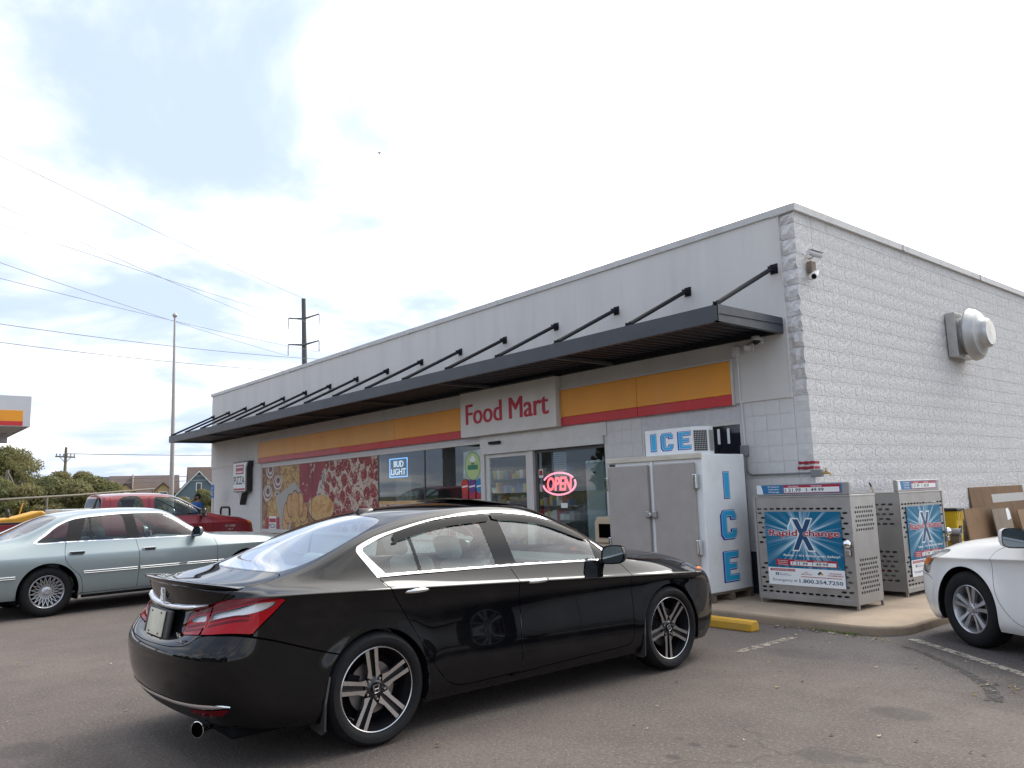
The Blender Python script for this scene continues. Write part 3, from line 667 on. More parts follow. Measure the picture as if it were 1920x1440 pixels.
def spoke_prism(mb, poly, z0, z1, mi_face, mi_side):
    """poly (r, t) outline in wheel plane, extruded along the axle"""
    n = len(poly); vs = [(a, b, z0) for a, b in poly]+[(a, b, z1) for a, b in poly]
    mb.add(vs, [tuple(range(n, 2*n))], mi_face); k = len(mb.v)-2*n
    for i in range(n): mb.f.append((k+i, k+(i+1) % n, k+n+(i+1) % n, k+n+i)); mb.m.append(mi_side)
def wheel(kind, rad, rim, width):
    """returns meshes of an upright wheel: axle along z (z+ = outer face)"""
    out = {}
    w = width/2; t = MB(); sh = rad-rim
    prof = [(rim-0.004, w*0.80), (rim+0.004, w*0.93), (rim+sh*0.30, w*1.03), (rim+sh*0.62, w*1.02), (rad-0.022, w*0.90), (rad-0.006, w*0.76), (rad, w*0.5), (rad, -w*0.5), (rad-0.006, -w*0.76), (rad-0.022, -w*0.9), (rim+sh*0.5, -w), (rim, -w*0.85)]
    t.lathe(prof, 56); 
    # tread blocks: shoulder grooves
    out['tyre'] = t.mesh('tyre', M_TYRE, smooth=35)
    r = MB()
    if kind == 'accord':
        face = w*0.80
        r.lathe([(rim-0.002, w*0.82), (rim-0.008, w*0.84), (rim-0.013, w*0.82), (rim-0.016, w*0.70), (rim-0.030, w*0.45), (rim-0.045, -w*0.2), (rim-0.05, -w*0.8)], 56, 1)
        r.lathe([(rim-0.001, w*0.825), (rim-0.007, w*0.855), (rim-0.0115, w*0.835)], 56, 0)
        for k in range(5):
            A = Matrix.Rotation(2*math.pi*k/5+math.pi/2, 4, 'Z')
            for s_ in (-1, 1):
                b = MB(); poly = [(0.058, s_*0.010), (0.085, s_*0.0135), (rim-0.012, s_*0.0185), (rim-0.008, s_*0.044), (0.115, s_*0.036), (0.075, s_*0.046)]
                if s_ < 0: poly = poly[::-1]
                n = len(poly); vs = [(a, c, face-0.045) for a, c in poly]+[(a, c, face-0.004-0.016*(1-min(1, max(0, (a-0.06)/(rim-0.07))))) for a, c in poly]
                r.add(vs, [tuple(range(n, 2*n))], 0, A); kk = len(r.v)-2*n
                for i in range(n): r.f.append((kk+i, kk+(i+1) % n, kk+n+(i+1) % n, kk+n+i)); r.m.append(1)
            # dark web between the pair
            vs = [(0.06, -0.02, face-0.04), (rim-0.014, -0.026, face-0.035), (rim-0.014, 0.026, face-0.035), (0.06, 0.02, face-0.04)]; r.add(vs, [(0,1,2,3)], 1, A)
        r.lathe([(0.001, face-0.018), (0.040, face-0.018), (0.048, face-0.024), (0.070, face-0.028), (0.082, face-0.05)], 30, 1)
        mats = [M_ALLOY, mat('wheel_black', (0.012,0.012,0.014), 0.22, coat=0.4)]
        lug = (0.062, 5, face-0.022); disc = 0.155
    elif kind == 'lace':
        face = w*0.72
        r.lathe([(rim-0.001, w*0.83), (rim-0.008, w*0.86), (rim-0.016, w*0.80), (rim-0.026, w*0.62), (rim-0.045, -w*0.2), (rim-0.05, -w*0.8)], 48, 0)
        n = 20; ro = rim-0.020; ri = 0.062
        for k in range(n):
            for s_ in (-1, 1):
                a0 = 2*math.pi*k/n; a1 = a0+s_*2*math.pi*1.5/n
                p0 = Vector((ri*math.cos(a0), ri*math.sin(a0), face-0.018)); p1 = Vector((ro*math.cos(a1), ro*math.sin(a1), face+0.006+0.004*s_)); d = (p1-p0).normalized(); nn = Vector((-d.y, d.x, 0)).normalized()*0.0042
                z = Vector((0,0,-0.02)); vs = [tuple(p) for p in (p0-nn, p1-nn, p1+nn, p0+nn, p0-nn+z, p1-nn+z, p1+nn+z, p0+nn+z)]
                r.add(vs, [(0,1,2,3), (0,4,5,1), (1,5,6,2), (2,6,7,3), (3,7,4,0)], 0)
        r.lathe([(0.001, face+0.004), (0.034, face+0.002), (0.040, face-0.004), (0.066, face-0.01), (0.070, face-0.03)], 30, 0)
        r.lathe([(rim-0.04, 0), (0.02, 0.0)], 30, 1)
        mats = [M_SILVER, M_WELL]; lug = None; disc = 0.14
    else:
        face = w*0.78
        r.lathe([(rim-0.001, w*0.83), (rim-0.008, w*0.86), (rim-0.014, w*0.82), (rim-0.024, w*0.62), (rim-0.045, -w*0.2), (rim-0.05, -w*0.8)], 48, 0)
        n = 5
        for k in range(n):
            A = Matrix.Rotation(2*math.pi*k/n+0.31, 4, 'Z')
            for s_ in (-1, 1):
                poly = [(0.045, s_*0.002), (0.075, s_*0.004), (rim-0.012, s_*0.022), (rim-0.010, s_*0.066), (0.105, s_*0.036), (0.055, s_*0.028)]
                if s_ < 0: poly = poly[::-1]
                m = len(poly); vs = [(a, c, face-0.04) for a, c in poly]+[(a, c*(1.0), face-0.002-0.014*(1-min(1, (a-0.045)/(rim-0.06)))-(0.006 if abs(c) > 0.03 else 0)) for a, c in poly]
                r.add(vs, [tuple(range(m, 2*m))], 0, A); kk = len(r.v)-2*m
                for i in range(m): r.f.append((kk+i, kk+(i+1) % m, kk+m+(i+1) % m, kk+m+i)); r.m.append(0)
        r.lathe([(0.001, face-0.006), (0.028, face-0.008), (0.034, face-0.014), (0.062, face-0.022), (0.07, face-0.05)], 30, 0)
        mats = [M_SILVER, M_WELL]; lug = (0.050, 5, face-0.014); disc = 0.14
    rm = r.mesh('rim', mats, smooth=None); bm = bmesh.new(); bm.from_mesh(rm); bmesh.ops.recalc_face_normals(bm, faces=bm.faces); bm.to_mesh(rm); bm.free(); rm.polygons.foreach_set('use_smooth', [True]*len(rm.polygons)); rm.set_sharp_from_angle(angle=R(28)); out['rim'] = rm
    d = MB(); d.lathe([(0.05, w*0.18), (disc, w*0.18), (disc, w*0.10)], 40, 0); d.box(-0.045, 0.045, disc-0.05, disc+0.03, w*0.02, w*0.3, 1, Matrix.Rotation(R(70), 4, 'Z')); d.lathe([(rim-0.05, -w*0.3), (0.01, -w*0.3)], 30, 1)
    out['brake_disc'] = d.mesh('brake_disc', [M_DISC, M_WELL], smooth=30)
    if lug:
        b = MB()
        for k in range(lug[1]):
            a = 2*math.pi*k/lug[1]+math.pi/2+(math.pi/lug[1]); b.cyl((lug[0]*math.cos(a), lug[0]*math.sin(a), lug[2]-0.015), (lug[0]*math.cos(a), lug[0]*math.sin(a), lug[2]+0.008), 0.009, 0.007, 6)
        out['wheel_nuts'] = b.mesh('wheel_nuts', M_CHROME)
    return out
def add_wheels(car, meshes, fx, rx, y, rad, hub=None, spin=(0.2, 0.9)):
    for k, (x, sd) in enumerate(((fx, -1), (fx, 1), (rx, -1), (rx, 1))):
        e = bpy.data.objects.new('wheel', None); COL.objects.link(e); e.parent = car; e.location = (x, sd*y, rad)
        # z axis of the wheel points outboard
        e.rotation_euler = (R(90) if sd < 0 else R(-90), 0, 0)
        for nm, me in meshes.items():
            o = bpy.data.objects.new(nm, me); COL.objects.link(o); o.parent = e
            if nm in ('rim', 'wheel_nuts'): o.rotation_euler = (0, 0, spin[0] if x == fx else spin[1])
        if hub: hub(e, spin[0] if x == fx else spin[1])
def wheel_wells(car, fx, rx, rad, rz, y0, y1):
    for x in (fx, rx):
        for sd in (-1, 1):
            mb = MB(); n = 18; vs = []
            for i in range(n+1):
                a = -0.35+(math.pi+0.7)*i/n; c, s_ = math.cos(a), math.sin(a)
                vs += [(x+rad*c, sd*y1, rz+rad*s_), (x+rad*c, sd*y0, rz+rad*s_)]
            fs = [(2*i, 2*i+1, 2*i+3, 2*i+2) for i in range(n)]
            k = len(vs); vs.append((x, sd*y0, rz)); fs += [(2*i+1, 2*i+3, k) for i in range(n)]
            mb.add(vs, fs); mb.build('wheel_well', M_WELL, car, smooth=40)
def rounded_box(name, sx, sy, sz, m, parent, loc, rot=(0,0,0), bevel=0.03, seg=3):
    return MB().box(-sx/2, sx/2, -sy/2, sy/2, -sz/2, sz/2).build(name, m, parent, bevel=bevel, seg=seg, loc=loc, rot=rot, fix=False)
def seat(car, x, y, w, m, recl=14, h=0.60, zb=0.42, name='seat'):
    s = rounded_box(name, 0.50, w, 0.17, m, car, (x, y, zb), (0, R(-6), 0), 0.05)
    rounded_box('backrest', 0.15, w, h, m, s, (-0.27, 0, h/2+0.02), (0, R(-recl), 0), 0.055)
    return s
def headrest(s, h, m, dy=0.0, recl=14): return rounded_box('headrest', 0.09, 0.26, 0.17, m, s, (-0.29-(h+0.1)*math.sin(R(recl)), dy, h+0.13), (0, R(-recl), 0), 0.04)
def cabin(car, x0, x1, xd, seats_f, seat_r, yy, w, m, mdash, zf=0.24, belt=0.9, hw=0.74):
    """floor, dashboard, wheel, seats"""
    box('cabin_floor', x0, x1, -hw, hw, zf-0.02, zf, m, car)
    MB().prism([(xd+0.36, belt-0.28), (xd+0.36, belt+0.0), (xd+0.14, belt+0.03), (xd-0.05, belt-0.02), (xd-0.1, belt-0.16), (xd, belt-0.45)], -hw, hw, 'xz').build('dashboard', mdash, car, bevel=0.03, seg=3)
    e = bpy.data.objects.new('steering_wheel', None); COL.objects.link(e); e.parent = car; e.location = (xd-0.20, yy, belt-0.07); e.rotation_euler = (0, R(-66), 0)
    mb = MB(); n = 28; ring = [(0.185*math.cos(2*math.pi*i/n), 0.185*math.sin(2*math.pi*i/n), 0) for i in range(n+1)]; mb.tube(ring, 0.015, 8); mb.box(-0.17, 0.17, -0.02, 0.02, -0.012, 0.012); mb.cyl((0,0,-0.02), (0,0,0.03), 0.06, 0.05, 14); mb.cyl((0,0,-0.02), (0,0,-0.3), 0.03, 0.03, 8)
    mb.build('rim', mdash, e, smooth=40)
    for y in (yy, -yy):
        s = seat(car, seats_f, y, w, m); headrest(s, 0.60, m)
    if seat_r is not None:
        s = seat(car, seat_r, 0, 2*hw-0.16, m, recl=22, h=0.60); 
        for y in (-0.38, 0.38): headrest(s, 0.56, m, y, 22)
# ------------------------------------------------------------------ control nets: rear centre -> flank -> front centre, 16 rows sill -> roof centre
def car_net(T, rear, front, zc, dys, lev):
    """T: flank stations (x, W, zs, zb, yb, rail(x,y,z), centre(x,z)); rear/front: dict(x, z, W, wraps[(k, d)], cen[(x,z)])"""
    S = []
    def rows_side(x, W, zs, zb, yb):
        c = zc(x); c = min(c, zb-0.02); z = [zs, zs+0.06, zs+lev[0], zs+lev[1], zs+lev[2], c-0.024, c, c+0.014, zb]
        for i in (4, 3, 2): z[i] = min(z[i], z[i+1]-0.05)
        if c+0.014 > zb-0.012: z[7] = (c+zb)/2
        t = 0.0
        ys = [W+d for d in dys]; ys[7] = W+dys[7] if zb-c > 0.05 else (W+yb)/2
        return [(x, y, q) for y, q in zip(ys, z)] + [(x, yb, zb)]
    def cols(E, Rl, C):
        E = np.array(E); Rl = np.array(Rl); C = np.array([C[0], 0, C[1]]); out = []
        for t in (0.36, 0.70): 
            p = E+(Rl-E)*t; p[1] += 0.018*math.sin(math.pi*t)*min(1, max(0, (Rl[2]-E[2])/0.3)); out.append(p)
        out.append(Rl)
        for t in (0.22, 0.48, 0.74):
            y = Rl[1]*(1-t); k = 1-(1-t)**2.0; out.append(np.array([Rl[0]+(C[0]-Rl[0])*k, y, Rl[2]+(C[2]-Rl[2])*(1-(1-t)**2.0)]))
        out.append(C); return [tuple(p) for p in out]
    def wrap(spec, k, d, cen, side_rows):
        rows = []
        for r in range(9):
            zz = spec['z'][r]+(side_rows[r][2]-spec['z'][r])*k**3
            rows.append((spec['x'][r]+d*spec['sg'], k*spec['W'][r], zz))
        E = rows[8]
        if 'up' in spec:
            return rows+[(ux+d*spec['sg'], k*uw, uz) for ux, uw, uz in spec['up']]
        if k == 0: return rows+[rows[8]]*7
        C = cen; Rl = (E[0]+(C[0]-E[0])*0.35, E[1]*0.68, E[2]+(C[1]-E[2])*0.6)
        return rows+cols(E, Rl, C)
    first = rows_side(*T[0][:5]); last = rows_side(*T[-1][:5])
    for (k, d), c in zip(rear['wraps'], rear['cen']): S.append(wrap(rear, k, d, c, first))
    for st in T:
        rs = rows_side(*st[:5]); S.append(rs+cols(rs[8], st[5], st[6]))
    for (k, d), c in zip(front['wraps'][::-1], front['cen'][::-1]): S.append(wrap(front, k, d, c, last))
    return np.array(S)
def net_sedan_black():
    T = [(-2.08,.885,.235,.970,.765,(-2.12,.60,1.005),(-2.17,1.018)), (-1.88,.908,.21,.978,.79,(-1.90,.66,1.022),(-1.98,1.036)), (-1.65,.922,.20,.985,.815,(-1.64,.685,1.100),(-1.78,1.068)),
         (-1.39,.928,.19,.987,.83,(-1.38,.672,1.218),(-1.50,1.205)), (-1.10,.922,.19,.987,.835,(-1.10,.652,1.305),(-1.22,1.335)), (-.75,.918,.19,.978,.837,(-.75,.637,1.362),(-.88,1.405)),
         (-.35,.916,.19,.968,.838,(-.35,.630,1.385),(-.38,1.430)), (0.0,.916,.19,.957,.838,(-.02,.637,1.368),(.05,1.424)), (.25,.917,.19,.947,.838,(.18,.652,1.330),(.36,1.392)),
         (.52,.918,.19,.937,.838,(.46,.694,1.215),(.66,1.258)), (.78,.920,.19,.927,.838,(.72,.738,1.065),(.93,1.105)), (.98,.921,.19,.915,.836,(.93,.742,.965),(1.14,.985)),
         (1.2,.924,.19,.902,.826,(1.2,.66,.935),(1.28,.965)), (1.45,.924,.19,.880,.80,(1.45,.62,.925),(1.52,.952)), (1.72,.91,.185,.848,.76,(1.72,.58,.897),(1.78,.925)), (1.95,.865,.18,.80,.70,(1.96,.52,.85),(2.02,.88))]
    rear = dict(sg=1, x=[-2.38,-2.43,-2.475,-2.50,-2.49,-2.39,-2.37,-2.35,-2.40], z=[.285,.335,.44,.60,.672,.688,.78,.88,1.000], W=[.78,.83,.86,.865,.855,.82,.80,.785,.74],
                wraps=[(0,0),(.45,.018),(.78,.09),(.95,.21)], cen=[(-2.40,1.000),(-2.35,1.012),(-2.29,1.016),(-2.22,1.018)])
    front = dict(sg=-1, x=[2.28,2.32,2.355,2.365,2.355,2.33,2.29,2.25,2.20], z=[.18,.24,.34,.46,.57,.65,.71,.75,.785], W=[.80,.83,.85,.855,.85,.83,.80,.76,.70],
                 wraps=[(0,0),(.42,.02),(.76,.11),(.94,.25)], cen=[(2.20,.785),(2.16,.835),(2.12,.858),(2.08,.87)])
    return car_net(T, rear, front, lambda x: .845-.0527*x, [-.05,-.010,-.003,-.014,-.026,-.026,.008,-.010], (.17,.33,.46))

def net_sedan_silver():
    T = [(-2.55,.93,.32,.985,.80,(-2.57,.62,1.015),(-2.62,1.03)), (-2.2,.965,.27,.985,.84,(-2.2,.68,1.025),(-2.25,1.04)), (-1.85,.98,.26,.98,.865,(-1.80,.74,1.045),(-1.95,1.062)), (-1.55,.985,.25,.972,.89,(-1.50,.72,1.20),(-1.62,1.19)),
         (-1.25,.985,.25,.965,.897,(-1.22,.715,1.335),(-1.30,1.372)), (-.9,.985,.25,.96,.902,(-.85,.70,1.380),(-.9,1.425)), (-.4,.985,.25,.957,.902,(-.4,.695,1.392),(-.4,1.447)), (0,.985,.25,.956,.902,(0,.70,1.388),(.05,1.44)),
         (.3,.985,.25,.955,.902,(.25,.715,1.352),(.40,1.41)), (.6,.985,.25,.955,.902,(.54,.76,1.15),(.68,1.215)), (.85,.985,.25,.952,.902,(.80,.81,1.0),(.95,1.05)), (1.05,.983,.25,.945,.88,(1.02,.80,.965),(1.15,.985)),
         (1.45,.98,.25,.925,.86,(1.45,.68,.955),(1.5,.975)), (1.9,.965,.25,.895,.83,(1.9,.62,.93),(1.95,.95)), (2.2,.93,.25,.855,.78,(2.2,.56,.89),(2.25,.91))]
    rear = dict(sg=1, x=[-2.78,-2.82,-2.86,-2.87,-2.84,-2.77,-2.75,-2.72,-2.68], z=[.32,.38,.48,.58,.66,.74,.84,.92,.99], W=[.86,.89,.91,.91,.90,.88,.86,.83,.78], wraps=[(0,0),(.5,.01),(.82,.05),(.97,.14)], cen=[(-2.68,.99),(-2.68,1.02),(-2.67,1.027),(-2.65,1.03)])
    front = dict(sg=-1, x=[2.42,2.46,2.50,2.51,2.48,2.44,2.40,2.37,2.33], z=[.25,.32,.42,.52,.60,.68,.73,.78,.82], W=[.86,.89,.91,.91,.90,.87,.85,.82,.78], wraps=[(0,0),(.45,.02),(.8,.08),(.96,.17)], cen=[(2.33,.82),(2.31,.86),(2.29,.885),(2.27,.90)])
    return car_net(T, rear, front, lambda x: .80, [-.05,-.02,-.006,-.002,0,-.004,-.008,-.014], (.18,.32,.42))
def net_truck():
    T = [(-.50,.985,.55,1.18,.93,(-.50,.80,1.66),(-.52,1.725)), (-.1,.99,.52,1.18,.935,(-.1,.79,1.69),(-.1,1.745)), (.45,.99,.5,1.175,.935,(.42,.79,1.69),(.45,1.745)), (.9,.99,.5,1.17,.935,(.82,.80,1.665),(.98,1.715)), (1.25,.99,.5,1.165,.935,(1.15,.82,1.51),(1.32,1.56)),
         (1.65,.99,.5,1.16,.935,(1.55,.86,1.29),(1.72,1.31)), (1.92,.99,.5,1.145,.93,(1.87,.84,1.185),(2.02,1.20)), (2.2,.985,.5,1.11,.90,(2.2,.72,1.15),(2.25,1.17)), (2.5,.96,.5,1.06,.86,(2.5,.66,1.10),(2.55,1.12))]
    rear = dict(sg=1, x=[-.62]*9, z=[.55,.61,.70,.80,.90,.98,1.05,1.12,1.18], W=[.90,.92,.93,.935,.935,.93,.93,.93,.92], wraps=[(0,0),(.5,.0),(.85,.01),(.98,.04)], cen=[(0,0)]*4, up=[(-.62,.88,1.33),(-.60,.84,1.50),(-.57,.80,1.64),(-.55,.6,1.695),(-.53,.4,1.715),(-.52,.2,1.724),(-.52,0.001,1.726)])
    front = dict(sg=-1, x=[2.80,2.84,2.86,2.86,2.84,2.83,2.81,2.78,2.72], z=[.45,.52,.62,.72,.80,.88,.94,.99,1.03], W=[.90,.92,.93,.93,.92,.91,.90,.88,.84], wraps=[(0,0),(.45,.02),(.8,.07),(.96,.16)], cen=[(2.72,1.03),(2.69,1.07),(2.66,1.09),(2.62,1.10)])
    return car_net(T, rear, front, lambda x: 1.02, [-.04,-.012,-.004,-.002,0,0,0,-.01], (.15,.27,.38))
# ------------------------------------------------------------------ black sedan in front of the store
def assemble(car, sk, regs, paint, arches, gapw=0.003):
    """regs: ordered list of dict(name, f, mat, off, gap, split, parent); first match wins. returns objects by name"""
    for (cx, cz, r) in arches: sk.cut(circ_f(cx, cz, r))
    for g in regs:
        if g.get('gap'): sk.cut(shift(g['f'], gapw)); sk.cut(shift(g['f'], -gapw))
        else: sk.cut(g['f'])
    C, UV = sk.cent(); n = len(C); lab = np.full(n, -1)
    dead = np.zeros(n, bool)
    for (cx, cz, r) in arches: dead |= circ_f(cx, cz, r)(C, UV) > 0
    gapm = np.zeros(n, bool)
    for i, g in enumerate(regs):
        F = g['f'](C, UV); free = lab == -1
        if g.get('gap'):
            gm = free & (np.abs(F) < gapw) & ~gapm
            if 'gapmask' in g: gm &= g['gapmask'](C, UV)
            gapm |= gm; lab[free & (F >= 0) & ~gm] = i
        else: lab[free & (F >= 0)] = i
    lab[gapm] = -2; lab[dead] = -3
    objs = {}
    body = np.where(lab == -1)[0]; objs['body'] = put('body', skin_mesh('body', sk, list(body), paint), car)
    gi = np.where(lab == -2)[0]
    if len(gi): tag(put('panel_gap', skin_mesh('panel_gap', sk, list(gi), M_GAP, off=-0.0012), objs['body']), kind='stuff')
    for i, g in enumerate(regs):
        sel = np.where(lab == i)[0]
        if not len(sel) or g.get('drop'): continue
        m = g.get('mat', paint)
        par = lambda sd: (objs.get((g['parent'], sd)) or objs.get(g['parent'])) if g.get('parent') else car
        if g.get('split', True):
            for sd in (1, -1):
                o = put(g['name'], skin_mesh(g['name'], sk, list(sel), m, sides=(sd,), off=g.get('off', 0)), par(sd)); objs[(g['key'] if 'key' in g else g['name'], sd)] = o
        else: objs[g.get('key', g['name'])] = put(g['name'], skin_mesh(g['name'], sk, list(sel), m, off=g.get('off', 0)), par(0))
        g['sel'] = sel
    return objs
def mirror_housing(car, x, y, z, m, sc=(0.10, 0.115, 0.082), glass=True, rot=R(8)):
    for sd in (-1, 1):
        e = bpy.data.objects.new('door_mirror', None); COL.objects.link(e); e.parent = car; e.location = (x, sd*y, z); e.rotation_euler = (0, 0, -sd*rot)
        mb = MB(); n, k = 20, 12; vs = []
        for j in range(k+1):
            t = j/k; a = t*math.pi/2   # rear opening to rounded front
            s_ = math.cos(a)**0.55 if j < k else 0.02
            for i in range(n):
                b = 2*math.pi*i/n; c_, d_ = math.cos(b), math.sin(b); p = 0.55
                vs.append((-0.03+sc[0]*math.sin(a)**0.9, sd*sc[1]*s_*math.copysign(abs(c_)**p, c_)*(1-0.08*d_), sc[2]*s_*math.copysign(abs(d_)**p, d_)+0.012*c_))
        mb.add(vs, [(j*n+i, j*n+(i+1) % n, (j+1)*n+(i+1) % n, (j+1)*n+i) for j in range(k) for i in range(n)])
        mb.build('housing', m, e, smooth=60)
        vs2 = [( -0.024, v[1]*0.90, v[2]*0.88) for v in vs[:n]]; g = MB(); g.add(vs2, [tuple(range(n))]); g.build('mirror_glass', mat('mirror_glass', (0.22,0.25,0.26), 0.04, metal=1.0), e)
        MB().box(-0.02, 0.04, -sd*0.02, -sd*0.20, -0.075, -0.035).build('arm', M_BLKPL, e, bevel=0.012)
def handle_bar(parent, x, y, z, sd, L=0.215, m=None, tilt=0.0, h=0.030, base=True):
    mb = MB(); n, k = 12, 14; vs = []
    for j in range(k+1):
        t = -1+2*j/k; w = math.sqrt(max(0.02, 1-abs(t)**3.0)); b = 0.034*(1-abs(t)**2.2)
        for i in range(n):
            a = 2*math.pi*i/n; vs.append((x+t*L/2, sd*(y+b+0.010*w*math.cos(a)), z+tilt*t+h/2*w*math.sin(a)))
    mb.add(vs, [(j*n+i, j*n+(i+1) % n, (j+1)*n+(i+1) % n, (j+1)*n+i) for j in range(k) for i in range(n)]); o = mb.build('handle', m or M_CHROME, parent, smooth=50)
    if base:
        c = MB(); c.sphere((x+0.01, sd*(y-0.012), z-0.012), 1.0, 16, 8, 0, (0.066, 0.014, 0.034)); c.build('handle_recess', M_BLKGL, o, smooth=True)
    return o
def black_sedan():
    car = thing('parked_car', 'black four-door sedan with five-spoke alloys parked nose to the sidewalk in front', 'car', (-0.145, -5.203, 0), R(90))
    paint = mat('black_metallic', (0.0035,0.0036,0.0044), 0.5, metal=0.0, spec=0.0, coat=1.0, dirt=(0.030,0.027,0.024), dirt_amt=0.3, dirt_scale=2.5)
    AX, RR = 1.383, 0.334
    def warp(Q, us, vs):
        x = Q[..., 0]; z = Q[..., 2]
        for cx in (-AX, AX):
            d = np.hypot(x-cx, z-RR); k = np.clip((6.6-vs[None, :])/2.2, 0, 1); k = k*k*(3-2*k)
            Q[..., 1] += k*0.006*np.exp(-((d-0.34)/0.075)**2)
        t = np.clip((x+2.0)/0.35, 0, 1)*np.clip((1.75-x)/0.5, 0, 1)
        Q[..., 1] += t*0.007*np.clip(1-np.abs(vs[None, :]-6.0)/0.9, 0, 1)
        return Q
    sk = Skin(net_sedan_black(), 9, 8, warp)
    dlo = smooth_poly([(-1.43,1.145),(-1.35,.985,1),(-.28,.968),(.586,.936),(.82,.928,1),(.69,1.055),(.50,1.185),(.19,1.295),(-.10,1.338),(-.33,1.350),(-.79,1.322),(-1.20,1.245),(-1.37,1.19)], 5)
    inner = [(-1.39,1.145),(-1.285,1.002,1),(-.28,.979),(.586,.947),(.755,.940,1),(.665,1.042),(.483,1.174),(.178,1.285),(-.10,1.329),(-.33,1.341),(-.79,1.313),(-1.178,1.236),(-1.338,1.180)]
    inn = smooth_poly(inner, 5)
    fin = side_f(inn, 7.9, 11.3); fd = side_f(dlo, 7.9, 11.3)
    pane_q = np.array([(-1.6,.9),(-1.03,.9),(-1.075,1.5),(-1.6,1.5)]); pane_r = np.array([(-1.005,.9),(-.385,.9),(-.46,1.5),(-1.05,1.5)]); pane_f = np.array([(-.205,.9),(1.0,.9),(1.0,1.5),(-.285,1.5)])
    def both(a, b): return lambda co, uv: np.minimum(a(co, uv), b(co, uv))
    sail = np.array([(.60,.9),(1.0,.9),(1.0,1.2),(.60,1.2)])
    rdoor = smooth_poly([(-1.347,.985,1),(-1.24,.833),(-1.116,.641),(-.96,.39),(-.86,.285),(-.74,.252),(-.50,.252),(-.240,.258,1),(-.240,.50),(-.240,.80),(-.283,.968,1)], 5)
    fdoor = smooth_poly([(-.340,.245,1),(.30,.262),(.84,.275),(.900,.315),(.920,.45),(.925,.565),(.917,.777),(.87,.87),(.81,.924,1),(.586,.936),(-.40,.974,1),(-.340,.80),(-.340,.50)], 5)
    lamp = smooth_poly([(1.04,4.95,1),(1.08,6.1),(1.21,6.5),(1.96,6.85),(2.25,6.95),(2.71,6.85),(3.42,6.3),(4.21,5.72),(4.56,5.42),(4.45,5.1),(4.25,4.8),(3.875,4.45),(3.625,4.2,1),(3.1,4.3),(2.25,4.47),(1.875,4.6)], 5)
    wht = smooth_poly([(1.93,5.4,1),(2.0,5.92),(2.79,5.55),(3.6,5.36),(4.34,5.28,1),(4.2,5.05),(3.85,4.9),(3.1,4.92)], 4)
    whi = smooth_poly([(1.13,5.85,1),(1.37,6.1),(1.76,6.02,1),(1.72,5.55)], 4)
    fl = uv_f(lamp)
    lid = smooth_poly([(5.2,16,1),(5.2,13.5),(5.15,11.6),(4.71,10.5),(3.83,9.5),(2.71,7.75),(2.25,7.0),(1.95,6.4),(1.875,5.2),(1.83,4.55),(1.55,4.12),(.9,4.02),(-1,4.0,1),(-1,16,1)], 5)
    glassr = smooth_poly([(5.35,16,1),(5.3,13),(5.3,11.95),(5.9,11.62),(7.0,11.6),(7.9,12.0),(8.25,12.7),(8.35,14),(8.4,16,1)], 5)
    glassf = smooth_poly([(12.0,16,1),(11.95,13),(12.05,11.7),(12.6,11.45),(14.2,11.35),(14.85,11.6),(15.0,13),(15.1,16,1)], 5)
    hood = smooth_poly([(15.2,16,1),(15.25,12),(15.5,10.6),(17,10.1),(19,9.7),(20.3,9.4),(21.4,9.4),(22.3,10.2),(22.9,12),(23.1,16,1)], 5)
    bump = smooth_poly([(-1,3.97,1),(1.5,4.08),(1.9,4.5),(2.6,4.37),(3.62,4.15),(4.9,3.8),(6.04,3.35),(7.6,2.8,1),(7.6,-1,1),(-1,-1,1)], 4)
    head = smooth_poly([(17.6,7.3),(18.3,8.0),(19.3,8.4),(21.3,8.2),(21.6,7.0),(20.5,5.9),(19.4,5.0),(18.6,5.7)], 5)
